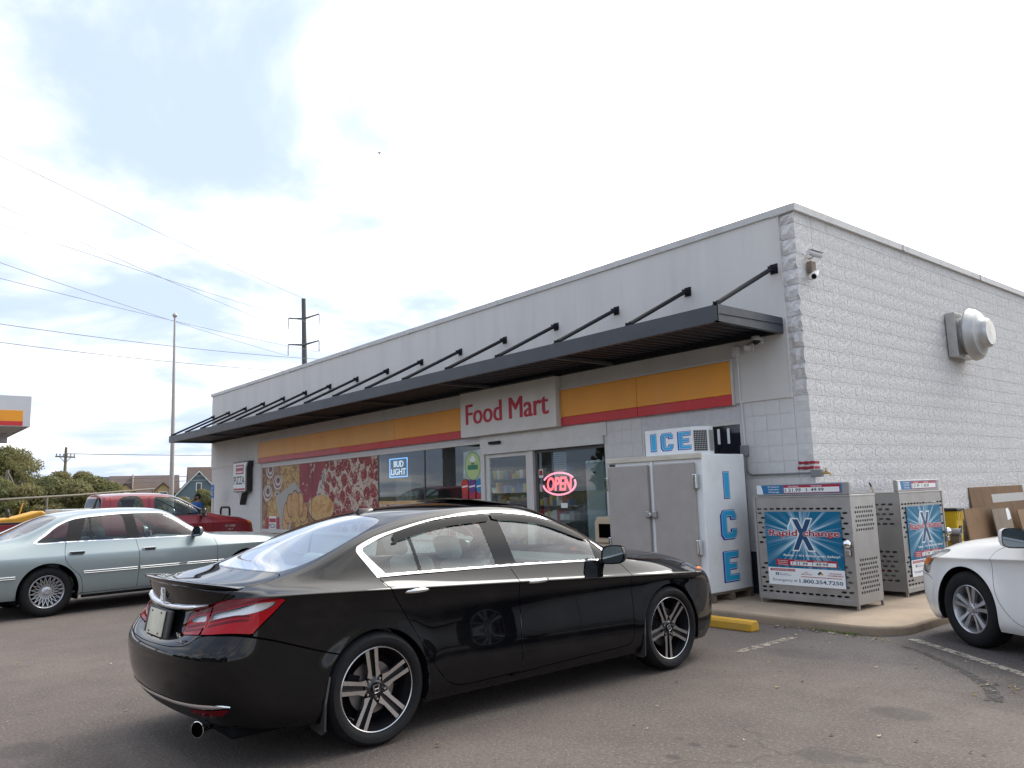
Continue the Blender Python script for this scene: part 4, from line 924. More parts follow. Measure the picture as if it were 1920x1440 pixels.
    regs = [dict(name='rear_window', f=uv_f(glassr), mat=M_CARGLASS, off=-0.002, split=False), dict(name='windshield', f=uv_f(glassf), mat=M_CARGLASS, off=-0.002, split=False),
            dict(name='white_segment', f=both(uv_f(wht), shift(fl, -0.004)), mat=M_LENS, split=True, key='lens_w'), dict(name='reverse_lens', f=both(uv_f(whi), shift(fl, -0.004)), mat=M_LENS, key='lens_i'),  # white tail lamp segment: clear lens over a pale bowl
            dict(name='lens_divider', f=both(uv_f(np.array([(1.80,4.58),(1.90,6.7),(1.95,6.7),(1.85,4.58)])), shift(fl, -0.004)), mat=M_GAP, key='lens_d'),
            dict(name='upper_lens', f=both(uv_f(smooth_poly([(1.06,6.15,1),(1.21,6.6),(1.96,6.95),(2.25,7.1),(2.71,7.0),(3.42,6.4),(4.21,5.8),(4.6,5.42,1),(3.6,5.44),(2.79,5.64),(2.0,6.02),(1.5,6.2)], 4)), shift(fl, -0.004)), mat=M_DREDLENS, key='lens_u'),
            dict(name='tail_lamp', f=fl, mat=M_REDLENS, gap=True),
            dict(name='quarter_glass', f=both(fin, side_f(pane_q)), mat=M_CARGLASS, off=-0.003), dict(name='rear_glass', f=both(fin, side_f(pane_r)), mat=M_CARGLASS, off=-0.003),
            dict(name='sail_panel', f=both(fin, side_f(sail)), mat=M_BLKGL, off=-0.002), dict(name='front_glass', f=both(fin, side_f(pane_f)), mat=M_CARGLASS, off=-0.003),
            dict(name='door_pillar', f=both(fin, side_f(np.array([(-.6,.9),(0,.9),(0,1.5),(-.6,1.5)]))), mat=M_BLKGL, off=-0.001), dict(name='glass_divider', f=fin, mat=M_BLKGL, off=-0.001), dict(name='window_trim', f=fd, mat=M_CHROME, off=0.003),
            dict(name='rear_door', f=side_f(rdoor, None, 8.6), gap=True), dict(name='front_door', f=side_f(fdoor, None, 8.6), gap=True),
            dict(name='headlamp', f=uv_f(head), mat=M_LENS, gap=True),
            dict(name='grille', f=uv_f(np.array([(21.9,4.4),(25,4.2),(25,7.4),(22.2,7.0)])), mat=M_BLKPL, split=False), dict(name='air_intake', f=uv_f(np.array([(21.2,1.2),(25,1.0),(25,3.2),(21.6,3.0)])), mat=M_BLKPL, split=False),
            dict(name='trunk_lid', f=uv_f(lid), gap=True, split=False), dict(name='hood', f=uv_f(hood), gap=True, split=False),
            dict(name='valance', f=uv_f(np.array([(-1,-1),(2.2,-1),(2.5,1.3),(1.7,1.32),(-1,1.25)])), mat=M_BLKPL, split=False),
            dict(name='rear_bumper', f=uv_f(bump), gap=True, split=False)]
    ob = assemble(car, sk, regs, paint, [(-AX, RR, 0.357), (AX, RR, 0.357)])
    # lamp internals and dark red upper band
    for sd in (1, -1):
        lp = ob[('tail_lamp', sd)]
        for key in ('lens_d', 'lens_u'): ob[(key, sd)].parent = lp
        for key, m in (('lens_w', mat('lamp_reflector', (0.82,0.82,0.82), 0.25, metal=0.25)), ('lens_i', mat('lamp_reflector', (0.82,0.82,0.82), 0.25, metal=0.25))):
            g = [q for q in regs if q.get('key') == key][0]; ob[(key, sd)].parent = lp
            put('reflector_bowl', skin_mesh('reflector_bowl', sk, list(g['sel']), m, sides=(sd,), off=-0.02), lp)
    # smoke rain guards
    vis = smooth_poly([(-1.16,1.238,1),(-.79,1.302),(-.35,1.331),(-.33,1.288,1),(-.36,1.280),(-.79,1.254),(-1.17,1.180,1)], 4); vis2 = smooth_poly([(-.31,1.331,1),(-.10,1.319),(.17,1.277),(.47,1.168),(.60,1.085,1),(.50,1.105),(.16,1.225),(-.10,1.268),(-.31,1.288,1)], 4)
    for pl in (vis, vis2):
        s2 = Skin(net_sedan_black(), 7, 6, warp); f = side_f(pl, 7.9, 11.3); s2.cut(f); c2, u2 = s2.cent(); sel = np.where(f(c2, u2) > 0)[0]
        for sd in (1, -1): put('rain_guard', skin_mesh('rain_guard', s2, list(sel), mat('smoke_guard', (0.010,0.010,0.011), 0.25, spec=0.18), sides=(sd,), off=0.010), ob[('rear_door' if pl is vis else 'front_door', sd)])
    # lofted strips that follow the surface: lamp bars, chrome strip, reflectors
    def surf(u, v):
        i = min(max(np.interp(u, sk.us, np.arange(len(sk.us))), 0), len(sk.us)-1.001); j = min(max(np.interp(v, sk.vs, np.arange(len(sk.vs))), 0), len(sk.vs)-1.001); a_, b_ = int(i), int(j); f, g_ = i-a_, j-b_
        G = sk.grid; return (G[a_,b_]*(1-f)*(1-g_)+G[a_+1,b_]*f*(1-g_)+G[a_,b_+1]*(1-f)*g_+G[a_+1,b_+1]*f*g_)
    def strip(name, m, parent, us_, lo, hi, off, sides, k=3, bulge=0.0):
        for sd in sides:
            vs = []
            for u in us_:
                for q in range(k+1):
                    v = lo(u)+(hi(u)-lo(u))*q/k; p = surf(u, v); pu = surf(u+0.05, v)-surf(u-0.05, v); pv = surf(u, v+0.1)-surf(u, v-0.1); nn = np.cross(pu, pv); nn = nn/max(np.linalg.norm(nn), 1e-9)
                    if np.dot(nn, p-np.array([0, 0, 0.6])) < 0: nn = -nn
                    p = p+nn*(off+bulge*math.sin(math.pi*q/k)); vs.append((p[0], sd*p[1], p[2]))
            n = k+1; mb = MB(); mb.add(vs, [(i*n+j, i*n+j+1, (i+1)*n+j+1, (i+1)*n+j) for i in range(len(us_)-1) for j in range(k)]); mb.build(name, m, parent(sd), smooth=60)
    lamp_of = lambda sd: ob[('tail_lamp', sd)]
    for d in (0.0, 0.27):
        strip('lens_bar', M_DREDLENS, lamp_of, np.linspace(1.98, 3.45, 16), lambda u: float(np.interp(u, [1.9,2.6,3.5], [4.95,4.78,4.62]))+d*float(np.interp(u, [1.9,3.5], [1, .45])), lambda u: float(np.interp(u, [1.9,2.6,3.5], [5.06,4.89,4.68]))+d*float(np.interp(u, [1.9,3.5], [1, .45])), 0.0015, (1, -1), 1)
        strip('lens_bar', M_DREDLENS, lamp_of, np.linspace(1.12, 1.78, 8), lambda u: 5.16-0.22*(u-1.1)/.7+d*1.1, lambda u: 5.28-0.22*(u-1.1)/.7+d*1.1, 0.0015, (1, -1), 1)
    vl = lambda u: float(np.interp(u, [0, 1.1, 2.2, 3.0], [1.12, 1.20, 1.36, 1.60])); vh = lambda u: float(np.interp(u, [0, 1.1, 2.2, 2.8, 3.0], [1.34, 1.42, 1.62, 1.70, 1.66]))
    strip('chrome_strip', M_CHROME, lambda sd: ob['rear_bumper'], np.linspace(0.0, 3.0, 26), vl, vh, 0.003, (1, -1), 4, 0.006)
    strip('reflector', M_DREDLENS, lambda sd: ob['rear_bumper'], np.linspace(1.66, 2.92, 12), lambda u: float(np.interp(u, [1.66, 2.2, 2.7, 2.92], [0.86, 0.92, 1.10, 1.44])), lambda u: float(np.interp(u, [1.66, 2.2, 2.92], [1.24, 1.32, 1.50])), 0.004, (1, -1), 2, 0.002)
    # trunk: spoiler lip, chrome bar, emblem, plate
    tl = ob['trunk_lid']
    def edge_pts(vv, us_, off=0.0):
        out = []
        for u in us_:
            i = np.abs(sk.us-u).argmin(); j = np.abs(sk.vs-vv).argmin(); out.append(sk.grid[i, j])
        return out
    e = edge_pts(8.6, np.linspace(0, 3.3, 14)); full = [(p[0], -p[1], p[2]) for p in e[::-1]]+[tuple(p) for p in e[1:]]
    mb = MB(); vs = []
    m_ = len(full)
    for i, p in enumerate(full):
        t = abs(-1+2*i/(m_-1)); k = 1-t**4*0.75
        pr = [(0.10, 0.008), (0.05, 0.020*k+0.004), (-0.012, 0.034*k), (-0.034*k, 0.034*k), (-0.030*k, 0.020*k), (0.0, -0.006), (0.05, -0.012)]
        nx = p[0]
        for (a, b) in pr: vs.append((nx+a, p[1]*(1-0.06*max(0, a)/0.1), p[2]+b))
    q = 7; mb.add(vs, [(i*q+j, i*q+(j+1) % q, (i+1)*q+(j+1) % q, (i+1)*q+j) for i in range(m_-1) for j in range(q)]+[tuple(range(q)), tuple(range((m_-1)*q, m_*q))]); mb.build('spoiler', paint, tl, smooth=35)
    e = edge_pts(6.85, np.linspace(0, 1.9, 14)); full = [(p[0]-0.012, -p[1], p[2]-0.006) for p in e[::-1]]+[(p[0]-0.012, p[1], p[2]-0.006) for p in e[1:]]; mb = MB(); m_ = len(full); vs = []
    for i, p in enumerate(full):
        t = abs(-1+2*i/(m_-1)); h = 0.020*(1-t**3*0.6); z = p[2]-0.004
        vs += [(p[0]+0.02, p[1], z+h), (p[0]-0.004, p[1], z+h*0.8), (p[0]-0.012, p[1], z), (p[0]-0.004, p[1], z-h*0.9), (p[0]+0.02, p[1], z-h)]
    mb.add(vs, [(i*5+j, i*5+j+1, (i+1)*5+j+1, (i+1)*5+j) for i in range(m_-1) for j in range(4)]); mb.build('chrome_bar', M_CHROME, tl, smooth=60)
    # emblem: upright H in a rounded frame
    em = MB(); xb = -2.378; zc_ = 0.925
    def bar(pts, r=0.0045): em.tube([(xb, y, z+zc_) for y, z in pts], r, 6)
    bar([(-0.046,0.034),(-0.040,-0.034),(-0.030,-0.041),(0.030,-0.041),(0.040,-0.034),(0.046,0.034),(0.036,0.041),(-0.036,0.041),(-0.046,0.034)])
    bar([(-0.028,0.036),(-0.017,-0.034)], 0.006); bar([(0.028,0.036),(0.017,-0.034)], 0.006); bar([(-0.022,0.0),(0.022,0.0)], 0.005)
    em.build('emblem', M_CHROME, tl, smooth=60)
    pl = MB(); Mx = Matrix.Translation((-2.405, 0, 0.765)) @ Matrix.Rotation(R(10), 4, 'Y')
    rec = MB(); rec.box(-0.004, 0.02, -0.235, 0.235, -0.095, 0.085, 0, Mx); rec.build('plate_recess', M_BLKPL, tl, bevel=0.01)
    pl.box(-0.014, -0.006, -0.153, 0.153, -0.076, 0.076, 0, Mx); po = pl.build('licence_plate', mat('plate_metal', (0.62,0.59,0.46), 0.35, metal=0.0, var=0.2, vscale=6), tl, bevel=0.003)
    b = MB()
    for y in (-0.09, 0.09):
        for z in (-0.06, 0.06): b.cyl(Mx @ Vector((-0.013, y, z)), Mx @ Vector((-0.018, y, z)), 0.006, 0.006, 8)
    b.build('plate_screws', M_BLKMET if 'M_BLKMET' in globals() else M_BLKPL, po)
    # V6 badge and trim tag
    RM = Matrix(((0,-1,0,0),(-1,0,0,0),(0,0,1,0),(0,0,0,1)))
    t6 = MB(); A = Matrix.Translation((-2.412, 0, 0)) @ Matrix(((0,1,0,0),(-1,0,0,0),(0,0,1,0),(0,0,0,1)))
    text_mb(t6, 'V6', 0.40, 0.722, 0.075, 0.026, 0.0, bold=0.03, M=A, depth=0.003); text_mb(t6, 'TOURING', 0.395, 0.699, 0.10, 0.011, 0.0, bold=0.03, M=A, depth=0.003); t6.build('badge', M_CHROME, tl, fix=False)
    # exhaust tips and underside
    for sd in (-1,):
        x = MB(); T = Matrix.Translation((-2.33, sd*0.60, 0.245)) @ Matrix.Rotation(R(30), 4, 'Z') @ Matrix.Rotation(R(-90), 4, 'Y'); x.lathe([(0.036,-0.06),(0.041,0.0),(0.044,0.03),(0.041,0.031),(0.039,0.015),(0.036,-0.06)], 24, 0, T); x.build('exhaust_tip', M_CHROME, car, smooth=50)
        x = MB(); x.lathe([(0.040,0.020),(0.001,0.016)], 20, 0, T); x.build('exhaust_bore', M_GAP, car)
    mb = MB(); mb.box(-2.2, 1.95, -0.70, 0.70, 0.17, 0.23); mb.build('underbody', M_WELL, car, bevel=0.02)
    wheel_wells(car, AX, -AX, 0.372, RR, 0.55, 0.895)
    # mud flaps
    for sd in (-1, 1):
        for x0, zt in ((-1.74, .46), (1.035, .46)):
            mb = MB(); mb.add([(x0+0.03, sd*0.905, zt), (x0+0.055, sd*0.74, zt), (x0-0.02, sd*0.90, .15), (x0+0.0, sd*0.72, .15), (x0-0.012, sd*0.935, zt-.14), (x0-0.012, sd*0.928, .17)], [(0,4,1), (4,5,3,1), (5,2,3)]); o = mb.build('mud_flap', mat('mud_flap', (0.035,0.033,0.033), 0.7), car); s_ = o.modifiers.new('s', 'SOLIDIFY'); s_.thickness = 0.012
    mirror_housing(car, 0.66, 0.975, 0.985, M_BLKGL, sc=(0.095, 0.105, 0.072))
    for sd in (-1, 1):
        handle_bar(ob[('rear_door', sd)], -1.10, .893, .888, sd, 0.235); handle_bar(ob[('front_door', sd)], -.075, .898, .852, sd, 0.235)
    # roof: fin antenna, tilted sunroof glass
    mb = MB(); n = 9; vs = []
    for i in range(n):
        t = i/(n-1); x = -1.06+0.17*t; w = 0.032*math.sin(math.pi*min(1, 0.1+t*0.9))**0.6; h = 0.045*(1-t)**0.55*min(1, t*6+0.3)
        zb = float(np.interp(x, [-1.2,-.9,-.7], [1.338,1.398,1.412]))-0.012
        vs += [(x, -w, zb), (x+0.01, -w*0.3, zb+h*0.9), (x+0.012, 0, zb+h), (x+0.01, w*0.3, zb+h*0.9), (x, w, zb)]
    mb.add(vs, [(i*5+j, i*5+j+1, (i+1)*5+j+1, (i+1)*5+j) for i in range(n-1) for j in range(4)]); mb.build('antenna_fin', M_BLKGL, car, smooth=60)
    mb = MB(); n = 13; vs = []
    for i in range(n):
        t = -1+2*i/(n-1); y = 0.42*t; z = 1.428-0.022*t*t
        vs += [(0.22, y, z-0.022), (-0.24, y, z+0.030), (-0.24, y, z+0.024), (0.22, y, z-0.028)]
    mb.add(vs, [(i*4+j, i*4+(j+1) % 4, (i+1)*4+(j+1) % 4, (i+1)*4+j) for i in range(n-1) for j in range(4)]+[(0,1,2,3), tuple((n-1)*4+j for j in (3,2,1,0))]); mb.build('sunroof_glass', mat('sunroof_glass', (0.02,0.008,0.008), 0.05, coat=0.6), car)
    # headlamp internals
    g = [q for q in regs if q['name'] == 'headlamp'][0]
    for sd in (1, -1):
        put('lamp_bowl', skin_mesh('lamp_bowl', sk, list(g['sel']), mat('headlamp_bowl', (0.45,0.45,0.46), 0.25, metal=0.8), sides=(sd,), off=-0.03), ob[('headlamp', sd)])
        a = MB(); a.sphere((1.93, sd*0.79, 0.76), 0.028, 10, 8, 0, (1.3, 1, 0.8)); a.build('indicator_bulb', M_AMBER, ob[('headlamp', sd)], smooth=True)
    dc = MB(); text_mb(dc, 'HEALTHY', -0.06, 0.978, 0.175, 0.036, 0.0, bold=0.01, M=Matrix.Translation((0, 0.770, 0))); dc.build('decal', M_WPR_ if 'M_WPR_' in globals() else mat('white_print', (0.78,0.80,0.80), 0.4), ob[('front_door', 1)], fix=False)
    # cabin
    trim = mat('grey_leather', (0.30,0.32,0.31), 0.55, var=0.1)
    cabin(car, -1.5, 1.1, 0.62, 0.05, -0.92, 0.37, 0.50, trim, mat('dark_dash', (0.03,0.032,0.034), 0.6), belt=0.93)
    box('parcel_shelf', -1.75, -1.2, -0.66, 0.66, 0.955, 0.975, mat('grey_shelf', (0.10,0.11,0.11), 0.8), car)
    # wheel centre caps
    capm = M_BLKGL; em_m = M_CHROME
    def hub(e, a):
        c = MB(); c.cyl((0,0,0.07), (0,0,0.0845), 0.035, 0.033, 20); o = c.build('hub_cap', capm, e, smooth=40, rot=(0, 0, a))
        m2 = MB()
        for pts in ([(-0.017,0.018),(-0.010,-0.018)], [(0.017,0.018),(0.010,-0.018)], [(-0.013,0.0),(0.013,0.0)], [(-0.022,0.022),(-0.018,-0.022),(0.018,-0.022),(0.022,0.022),(-0.022,0.022)]): m2.tube([(x, y, 0.086) for x, y in pts], 0.0022, 5)
        m2.build('hub_emblem', em_m, o)
    add_wheels(car, wheel('accord', RR, 0.252, 0.235), AX, -AX, 0.795, RR, hub, spin=(0.50, 0.15))
    return car
black_sedan()
# ------------------------------------------------------------------ silver sedan, red pickup, white sedan
def both(a, b): return lambda co, uv: np.minimum(a(co, uv), b(co, uv))
def xband(x0, x1, xt0=None, xt1=None, z0=.9, z1=1.5):
    xt0 = x0 if xt0 is None else xt0; xt1 = x1 if xt1 is None else xt1; return side_f(np.array([(x0,z0),(x1,z0),(xt1,z1),(xt0,z1)]))
def silver_sedan():
    car = thing('parked_car', 'pale silver-green older four-door sedan with lace alloy wheels beside the red pickup', 'car', (-8.58, -5.632, 0), R(96.6))
    paint = mat('silver_green_metallic', (0.31,0.365,0.37), 0.32, metal=0.55, spec=0.3, coat=0.8)
    AX, RR = 1.453, 0.335; net = net_sedan_silver(); sk = Skin(net, 7, 6)
    dlo = smooth_poly([(-1.62,.985),(-1.25,.982),(-.29,.972),(.50,.968),(.86,.966,1),(.70,1.05),(.563,1.130),(.38,1.26),(.213,1.345),(.0,1.364),(-.415,1.368),(-1.055,1.325),(-1.30,1.245),(-1.50,1.10)], 5)
    inn = smooth_poly([(-1.575,1.0),(-1.25,.997),(-.29,.987),(.50,.983),(.80,.981,1),(.67,1.05),(.54,1.118),(.36,1.245),(.20,1.328),(.0,1.347),(-.415,1.351),(-1.045,1.308),(-1.28,1.230),(-1.47,1.09)], 5)
    fin = side_f(inn, 7.9, 11.3); fd = side_f(dlo, 7.9, 11.3)
    rdoor = smooth_poly([(-1.23,.985,1),(-1.255,.87),(-1.252,.75),(-1.17,.63),(-1.06,.52),(-1.025,.40),(-1.01,.275,1),(-.278,.275,1),(-.262,.5),(-.254,.72),(-.285,.975,1)], 5)
    fdoor = smooth_poly([(-.36,.275,1),(.94,.275,1),(.948,.53),(.945,.80),(.90,.966,1),(-.36,.978,1)], 5)
    glassr = smooth_poly([(5.55,16,1),(5.5,13),(5.55,11.8),(6.2,11.5),(7.4,11.55),(7.95,12.2),(8.05,14),(8.1,16,1)], 5); glassf = smooth_poly([(11.9,16,1),(11.85,13),(11.95,11.7),(12.5,11.45),(14.1,11.35),(14.75,11.6),(14.9,13),(15,16,1)], 5)
    lid = smooth_poly([(5.4,16,1),(5.35,12),(5.2,10.2),(4.5,9.4),(3.4,9.0),(2.4,8.4),(1.9,7.4),(1.8,5.2),(-1,5.0,1),(-1,16,1)], 4); hood = smooth_poly([(15.2,16,1),(15.2,12),(15.4,9.4),(18,9.0),(20,8.8),(21,8.9),(22.2,16,1)], 4)
    lamp = np.array([(1.0,5.2),(1.0,7.2),(2.6,7.2),(3.4,6.6),(3.4,5.0)]); head = np.array([(19.0,5.2),(19.0,7.0),(20.3,7.6),(21.0,7.4),(21.0,5.4)])
    M_PIL = mat('charcoal_pillar', (0.014,0.014,0.015), 0.5, spec=0.2)
    regs = [dict(name='rear_window', f=uv_f(glassr), mat=M_CARGLASS2, off=-0.002, split=False), dict(name='windshield', f=uv_f(glassf), mat=M_CARGLASS2, off=-0.002, split=False),
            dict(name='quarter_glass', f=both(fin, xband(-1.8,-1.275,-1.8,-1.09)), mat=M_CARGLASS2, off=-0.003), dict(name='vent_glass', f=both(fin, xband(-1.10,-.905,-.86,-.895)), mat=M_CARGLASS2, off=-0.003), dict(name='rear_glass', f=both(fin, xband(-.885,-.385,-.875,-.455)), mat=M_CARGLASS2, off=-0.003),
            dict(name='front_glass', f=both(fin, xband(-.215,.69,-.30,.69)), mat=M_CARGLASS2, off=-0.003),
            dict(name='rear_pillar', f=both(fin, xband(-1.28,-1.0,-1.2,-.8)), mat=M_PIL, off=-0.001), dict(name='glass_divider', f=both(fin, xband(-.95,-.84)), mat=M_PIL, off=-0.001), dict(name='door_pillar', f=both(fin, xband(-.5,0,-.5,0)), mat=M_PIL, off=-0.001), dict(name='sail_panel', f=fin, mat=M_PIL, off=-0.001), dict(name='window_trim', f=fd, mat=M_CHROME, off=0.002),
            dict(name='tail_lamp', f=uv_f(lamp), mat=M_REDLENS, gap=True), dict(name='headlamp', f=uv_f(head), mat=mat('headlamp_bowl', (0.45,0.45,0.46), 0.25, metal=0.8), gap=True), dict(name='grille', f=uv_f(np.array([(21.2,5.3),(24,5.3),(24,7.0),(21.2,7.0)])), mat=M_CHROME, split=False),
            dict(name='rear_door', f=side_f(rdoor, None, 8.6), gap=True), dict(name='front_door', f=side_f(fdoor, None, 8.6), gap=True), dict(name='trunk_lid', f=uv_f(lid), gap=True, split=False), dict(name='hood', f=uv_f(hood), gap=True, split=False)]
    ob = assemble(car, sk, regs, paint, [(-AX, RR, 0.385), (AX, RR, 0.385)])
    # body side moulding: two bright lines on a grey strip
    for sd in (-1, 1):
        for a, b in ((-2.5,-1.86), (-1.02,-.285), (-.245,.94), (.955,1.05), (1.87,2.2)):
            mb = MB(); n = 6
            def yy(x): return float(np.interp(x, [-2.6,-2.2,-1.85,1.45,1.9,2.3], [.925,.963,.983,.981,.966,.91]))
            vs = []
            for i in range(n+1):
                x = a+(b-a)*i/n; y = yy(x)-0.004
                vs += [(x, sd*y, .535), (x, sd*(y+.014), .54), (x, sd*(y+.016), .56), (x, sd*(y+.014), .582), (x, sd*y, .587)]
            mb.add(vs, [(i*5+j, i*5+j+1, (i+1)*5+j+1, (i+1)*5+j) for i in range(n) for j in range(4)]); o = mb.build('side_moulding', paint, car, smooth=60)
            for z in (.548, .574):
                m2 = MB(); m2.tube([(a+(b-a)*i/4, sd*(yy(a+(b-a)*i/4)+.013), z) for i in range(5)], 0.005, 6); m2.build('bright_line', M_CHROME, o)
        for x, z, d in ((-1.11,.838,'rear_door'), (-.12,.826,'front_door')):
            o = MB().box(x-0.10, x+0.10, sd*0.968, sd*0.992, z-0.022, z+0.024).build('handle', M_CHROME, ob[(d, sd)], bevel=0.008); MB().box(x-0.065, x+0.085, sd*0.990, sd*1.0, z-0.018, z+0.016).build('handle_grip', M_BLKPL, o, bevel=0.006)
    mirror_housing(car, 0.60, 1.03, 1.035, paint, sc=(0.085,0.11,0.075))
    wheel_wells(car, AX, -AX, 0.40, RR, 0.58, 0.955); box('underbody', -2.3, 2.1, -0.75, 0.75, 0.24, 0.30, M_WELL, car)
    for sd in (-1, 1):
        mb = MB(); mb.box(-1.0, 1.0, sd*0.86, sd*0.935, 0.21, 0.27); mb.build('rocker', M_WELL, car)
    tr = mat('grey_cloth', (0.22,0.24,0.24), 0.85, var=0.1); cabin(car, -1.6, 1.1, 0.55, -0.10, -1.05, 0.40, 0.62, tr, mat('grey_dash', (0.16,0.17,0.17), 0.7), belt=0.94, zf=0.30, hw=0.8)
    box('parcel_shelf', -1.95, -1.35, -0.7, 0.7, 0.955, 0.97, mat('grey_shelf', (0.10,0.11,0.11), 0.8), car)
    def hub(e, a): c = MB(); c.cyl((0,0,0.07), (0,0,0.086), 0.038, 0.034, 20); c.build('hub_cap', M_SILVER, e, smooth=40)
    add_wheels(car, wheel('lace', RR, 0.222, 0.225), AX, -AX, 0.83, RR, hub)
    return car
silver_sedan()
def red_pickup():
    car = thing('pickup_truck', 'dark red extended-cab pickup parked by the far end of the store', 'truck', (-14.30, -4.45, 0), R(90))
    paint = mat('dark_red_metallic', (0.22,0.011,0.018), 0.35, metal=0.25, coat=0.9)
    RR = 0.365; FX, RX = 2.0, -1.62; net = net_truck(); sk = Skin(net, 7, 6)
    # door and quarter windows
    fwin = smooth_poly([(.52,1.22,1),(.50,1.45),(.52,1.615,1),(.92,1.60,1),(1.20,1.46),(1.62,1.235,1)], 4); qwin = smooth_poly([(-.20,1.25),(-.20,1.60),(.18,1.62),(.20,1.25)], 4)
    fdoor = smooth_poly([(.36,.6,1),(1.72,.6,1),(1.74,1.0),(1.70,1.19,1),(1.24,1.48),(.95,1.64),(.40,1.66,1)], 4); qdoor = smooth_poly([(-.42,.6,1),(.36,.6,1),(.36,1.66,1),(-.40,1.66,1)], 3)
    glassr = smooth_poly([(-1,9.0,1),(2.1,9.0),(2.45,9.4),(2.45,10.7),(2.1,11.1),(-1,11.1,1)], 4); glassf = smooth_poly([(7.1,16,1),(7.1,12),(7.3,11.4),(9.3,11.3),(9.75,11.7),(9.85,16,1)], 4); hood = smooth_poly([(10.2,16,1),(10.2,10.5),(12.2,10),(13.2,9.4),(14.2,9.3),(15.6,10),(15.8,16,1)], 4)
    amb = np.array([(12.5,5.0),(12.4,7.4),(13.2,7.8),(13.6,7.6),(13.6,5.0)]); head = np.array([(13.7,5.0),(13.7,7.5),(15.0,7.5),(15.0,5.0)])
    bandf = lambda w: (lambda co, uv: side_f(w, 7.6, 11.6)(co, uv))
    regs = [dict(name='rear_window', f=uv_f(glassr), mat=M_DARKGLASS, off=-0.004, split=False), dict(name='windshield', f=uv_f(glassf), mat=M_CARGLASS2, off=-0.003, split=False),
            dict(name='front_glass', f=bandf(fwin), mat=M_CARGLASS2, off=-0.006, key='fg'), dict(name='window_seal', f=shift(bandf(fwin), 0.022), mat=M_BLKPL, off=0.001), dict(name='quarter_glass', f=bandf(qwin), mat=M_CARGLASS2, off=-0.006), dict(name='quarter_seal', f=shift(bandf(qwin), 0.018), mat=M_BLKPL, off=0.001),
            dict(name='corner_lamp', f=uv_f(amb), mat=M_AMBER, gap=True), dict(name='headlamp', f=uv_f(head), mat=mat('headlamp_bowl', (0.45,0.45,0.46), 0.25, metal=0.8), gap=True), dict(name='grille', f=uv_f(np.array([(15.1,4.6),(18,4.6),(18,7.6),(15.1,7.6)])), mat=M_BLKPL, split=False),
            dict(name='front_door', f=side_f(fdoor, None, 11.2), gap=True), dict(name='rear_door', f=side_f(qdoor, None, 11.2), gap=True), dict(name='hood', f=uv_f(hood), gap=True, split=False)]
    ob = assemble(car, sk, regs, paint, [(FX, RR, 0.42)])
    # bed: walls, floor, tailgate
    b0, b1 = -2.88, -0.70
    for sd in (-1, 1):
        mb = MB(); n = 40; top = 1.17; low = 0.52
        out = [(b0, low)]+[(RX+0.42*math.cos(a), RR+0.42*math.sin(a)) for a in np.linspace(math.pi-0.38, 0.38, 20)]+[(b1, low), (b1, top), (b0, top)]
        o = MB().prism(out, sd*0.93, sd*0.985, 'xz').build('bed_side', paint, car, bevel=0.015)
        MB().box(b0, b1, sd*0.90, sd*0.99, top, top+0.035).build('bed_rail', M_BLKPL, o, bevel=0.01)
        MB().box(b0-0.02, b0+0.01, sd*0.82, sd*0.98, .72, 1.02).build('tail_lamp', M_REDLENS, o, bevel=0.01)
    box('bed_floor', b0, b1, -0.93, 0.93, 0.60, 0.64, M_BLKPL, car); box('bed_front', b1-0.03, b1, -0.93, 0.93, 0.6, 1.17, paint, car); MB().box(b0-0.04, b0, -0.80, 0.80, 0.60, 1.18).build('tailgate', paint, car, bevel=0.015); MB().box(b0-0.16, b0-0.04, -0.95, 0.95, 0.44, 0.60).build('rear_bumper', M_CHROME, car, bevel=0.03)
    MB().box(2.72, 2.94, -0.93, 0.93, 0.42, 0.60).build('front_bumper', M_CHROME, car, bevel=0.05)
    wheel_wells(car, FX, RX, 0.43, RR, 0.6, 0.95); box('chassis', -2.8, 2.6, -0.5, 0.5, 0.40, 0.52, M_WELL, car)
    mirror_housing(car, 1.50, 1.09, 1.245, M_CHROME, sc=(0.07,0.11,0.10))
    bd = MB(); A = Matrix.Translation((0, -0.992, 0)); text_mb(bd, 'F-150', 2.02, 0.90, 0.22, 0.055, 0, bold=0.03, M=A, depth=0.004); text_mb(bd, 'XLT', 2.07, 0.83, 0.13, 0.035, 0, bold=0.03, M=A, depth=0.004); bd.build('badge', M_CHROME, ob[('body')], fix=False)
    tr = mat('dark_cloth', (0.03,0.032,0.034), 0.9); cabin(car, -0.5, 1.9, 1.35, 0.62, None, 0.42, 0.6, tr, tr, belt=1.12, zf=0.55, hw=0.85)
    add_wheels(car, wheel('plain', RR, 0.22, 0.25), FX, RX, 0.85, RR)
    return car
red_pickup()
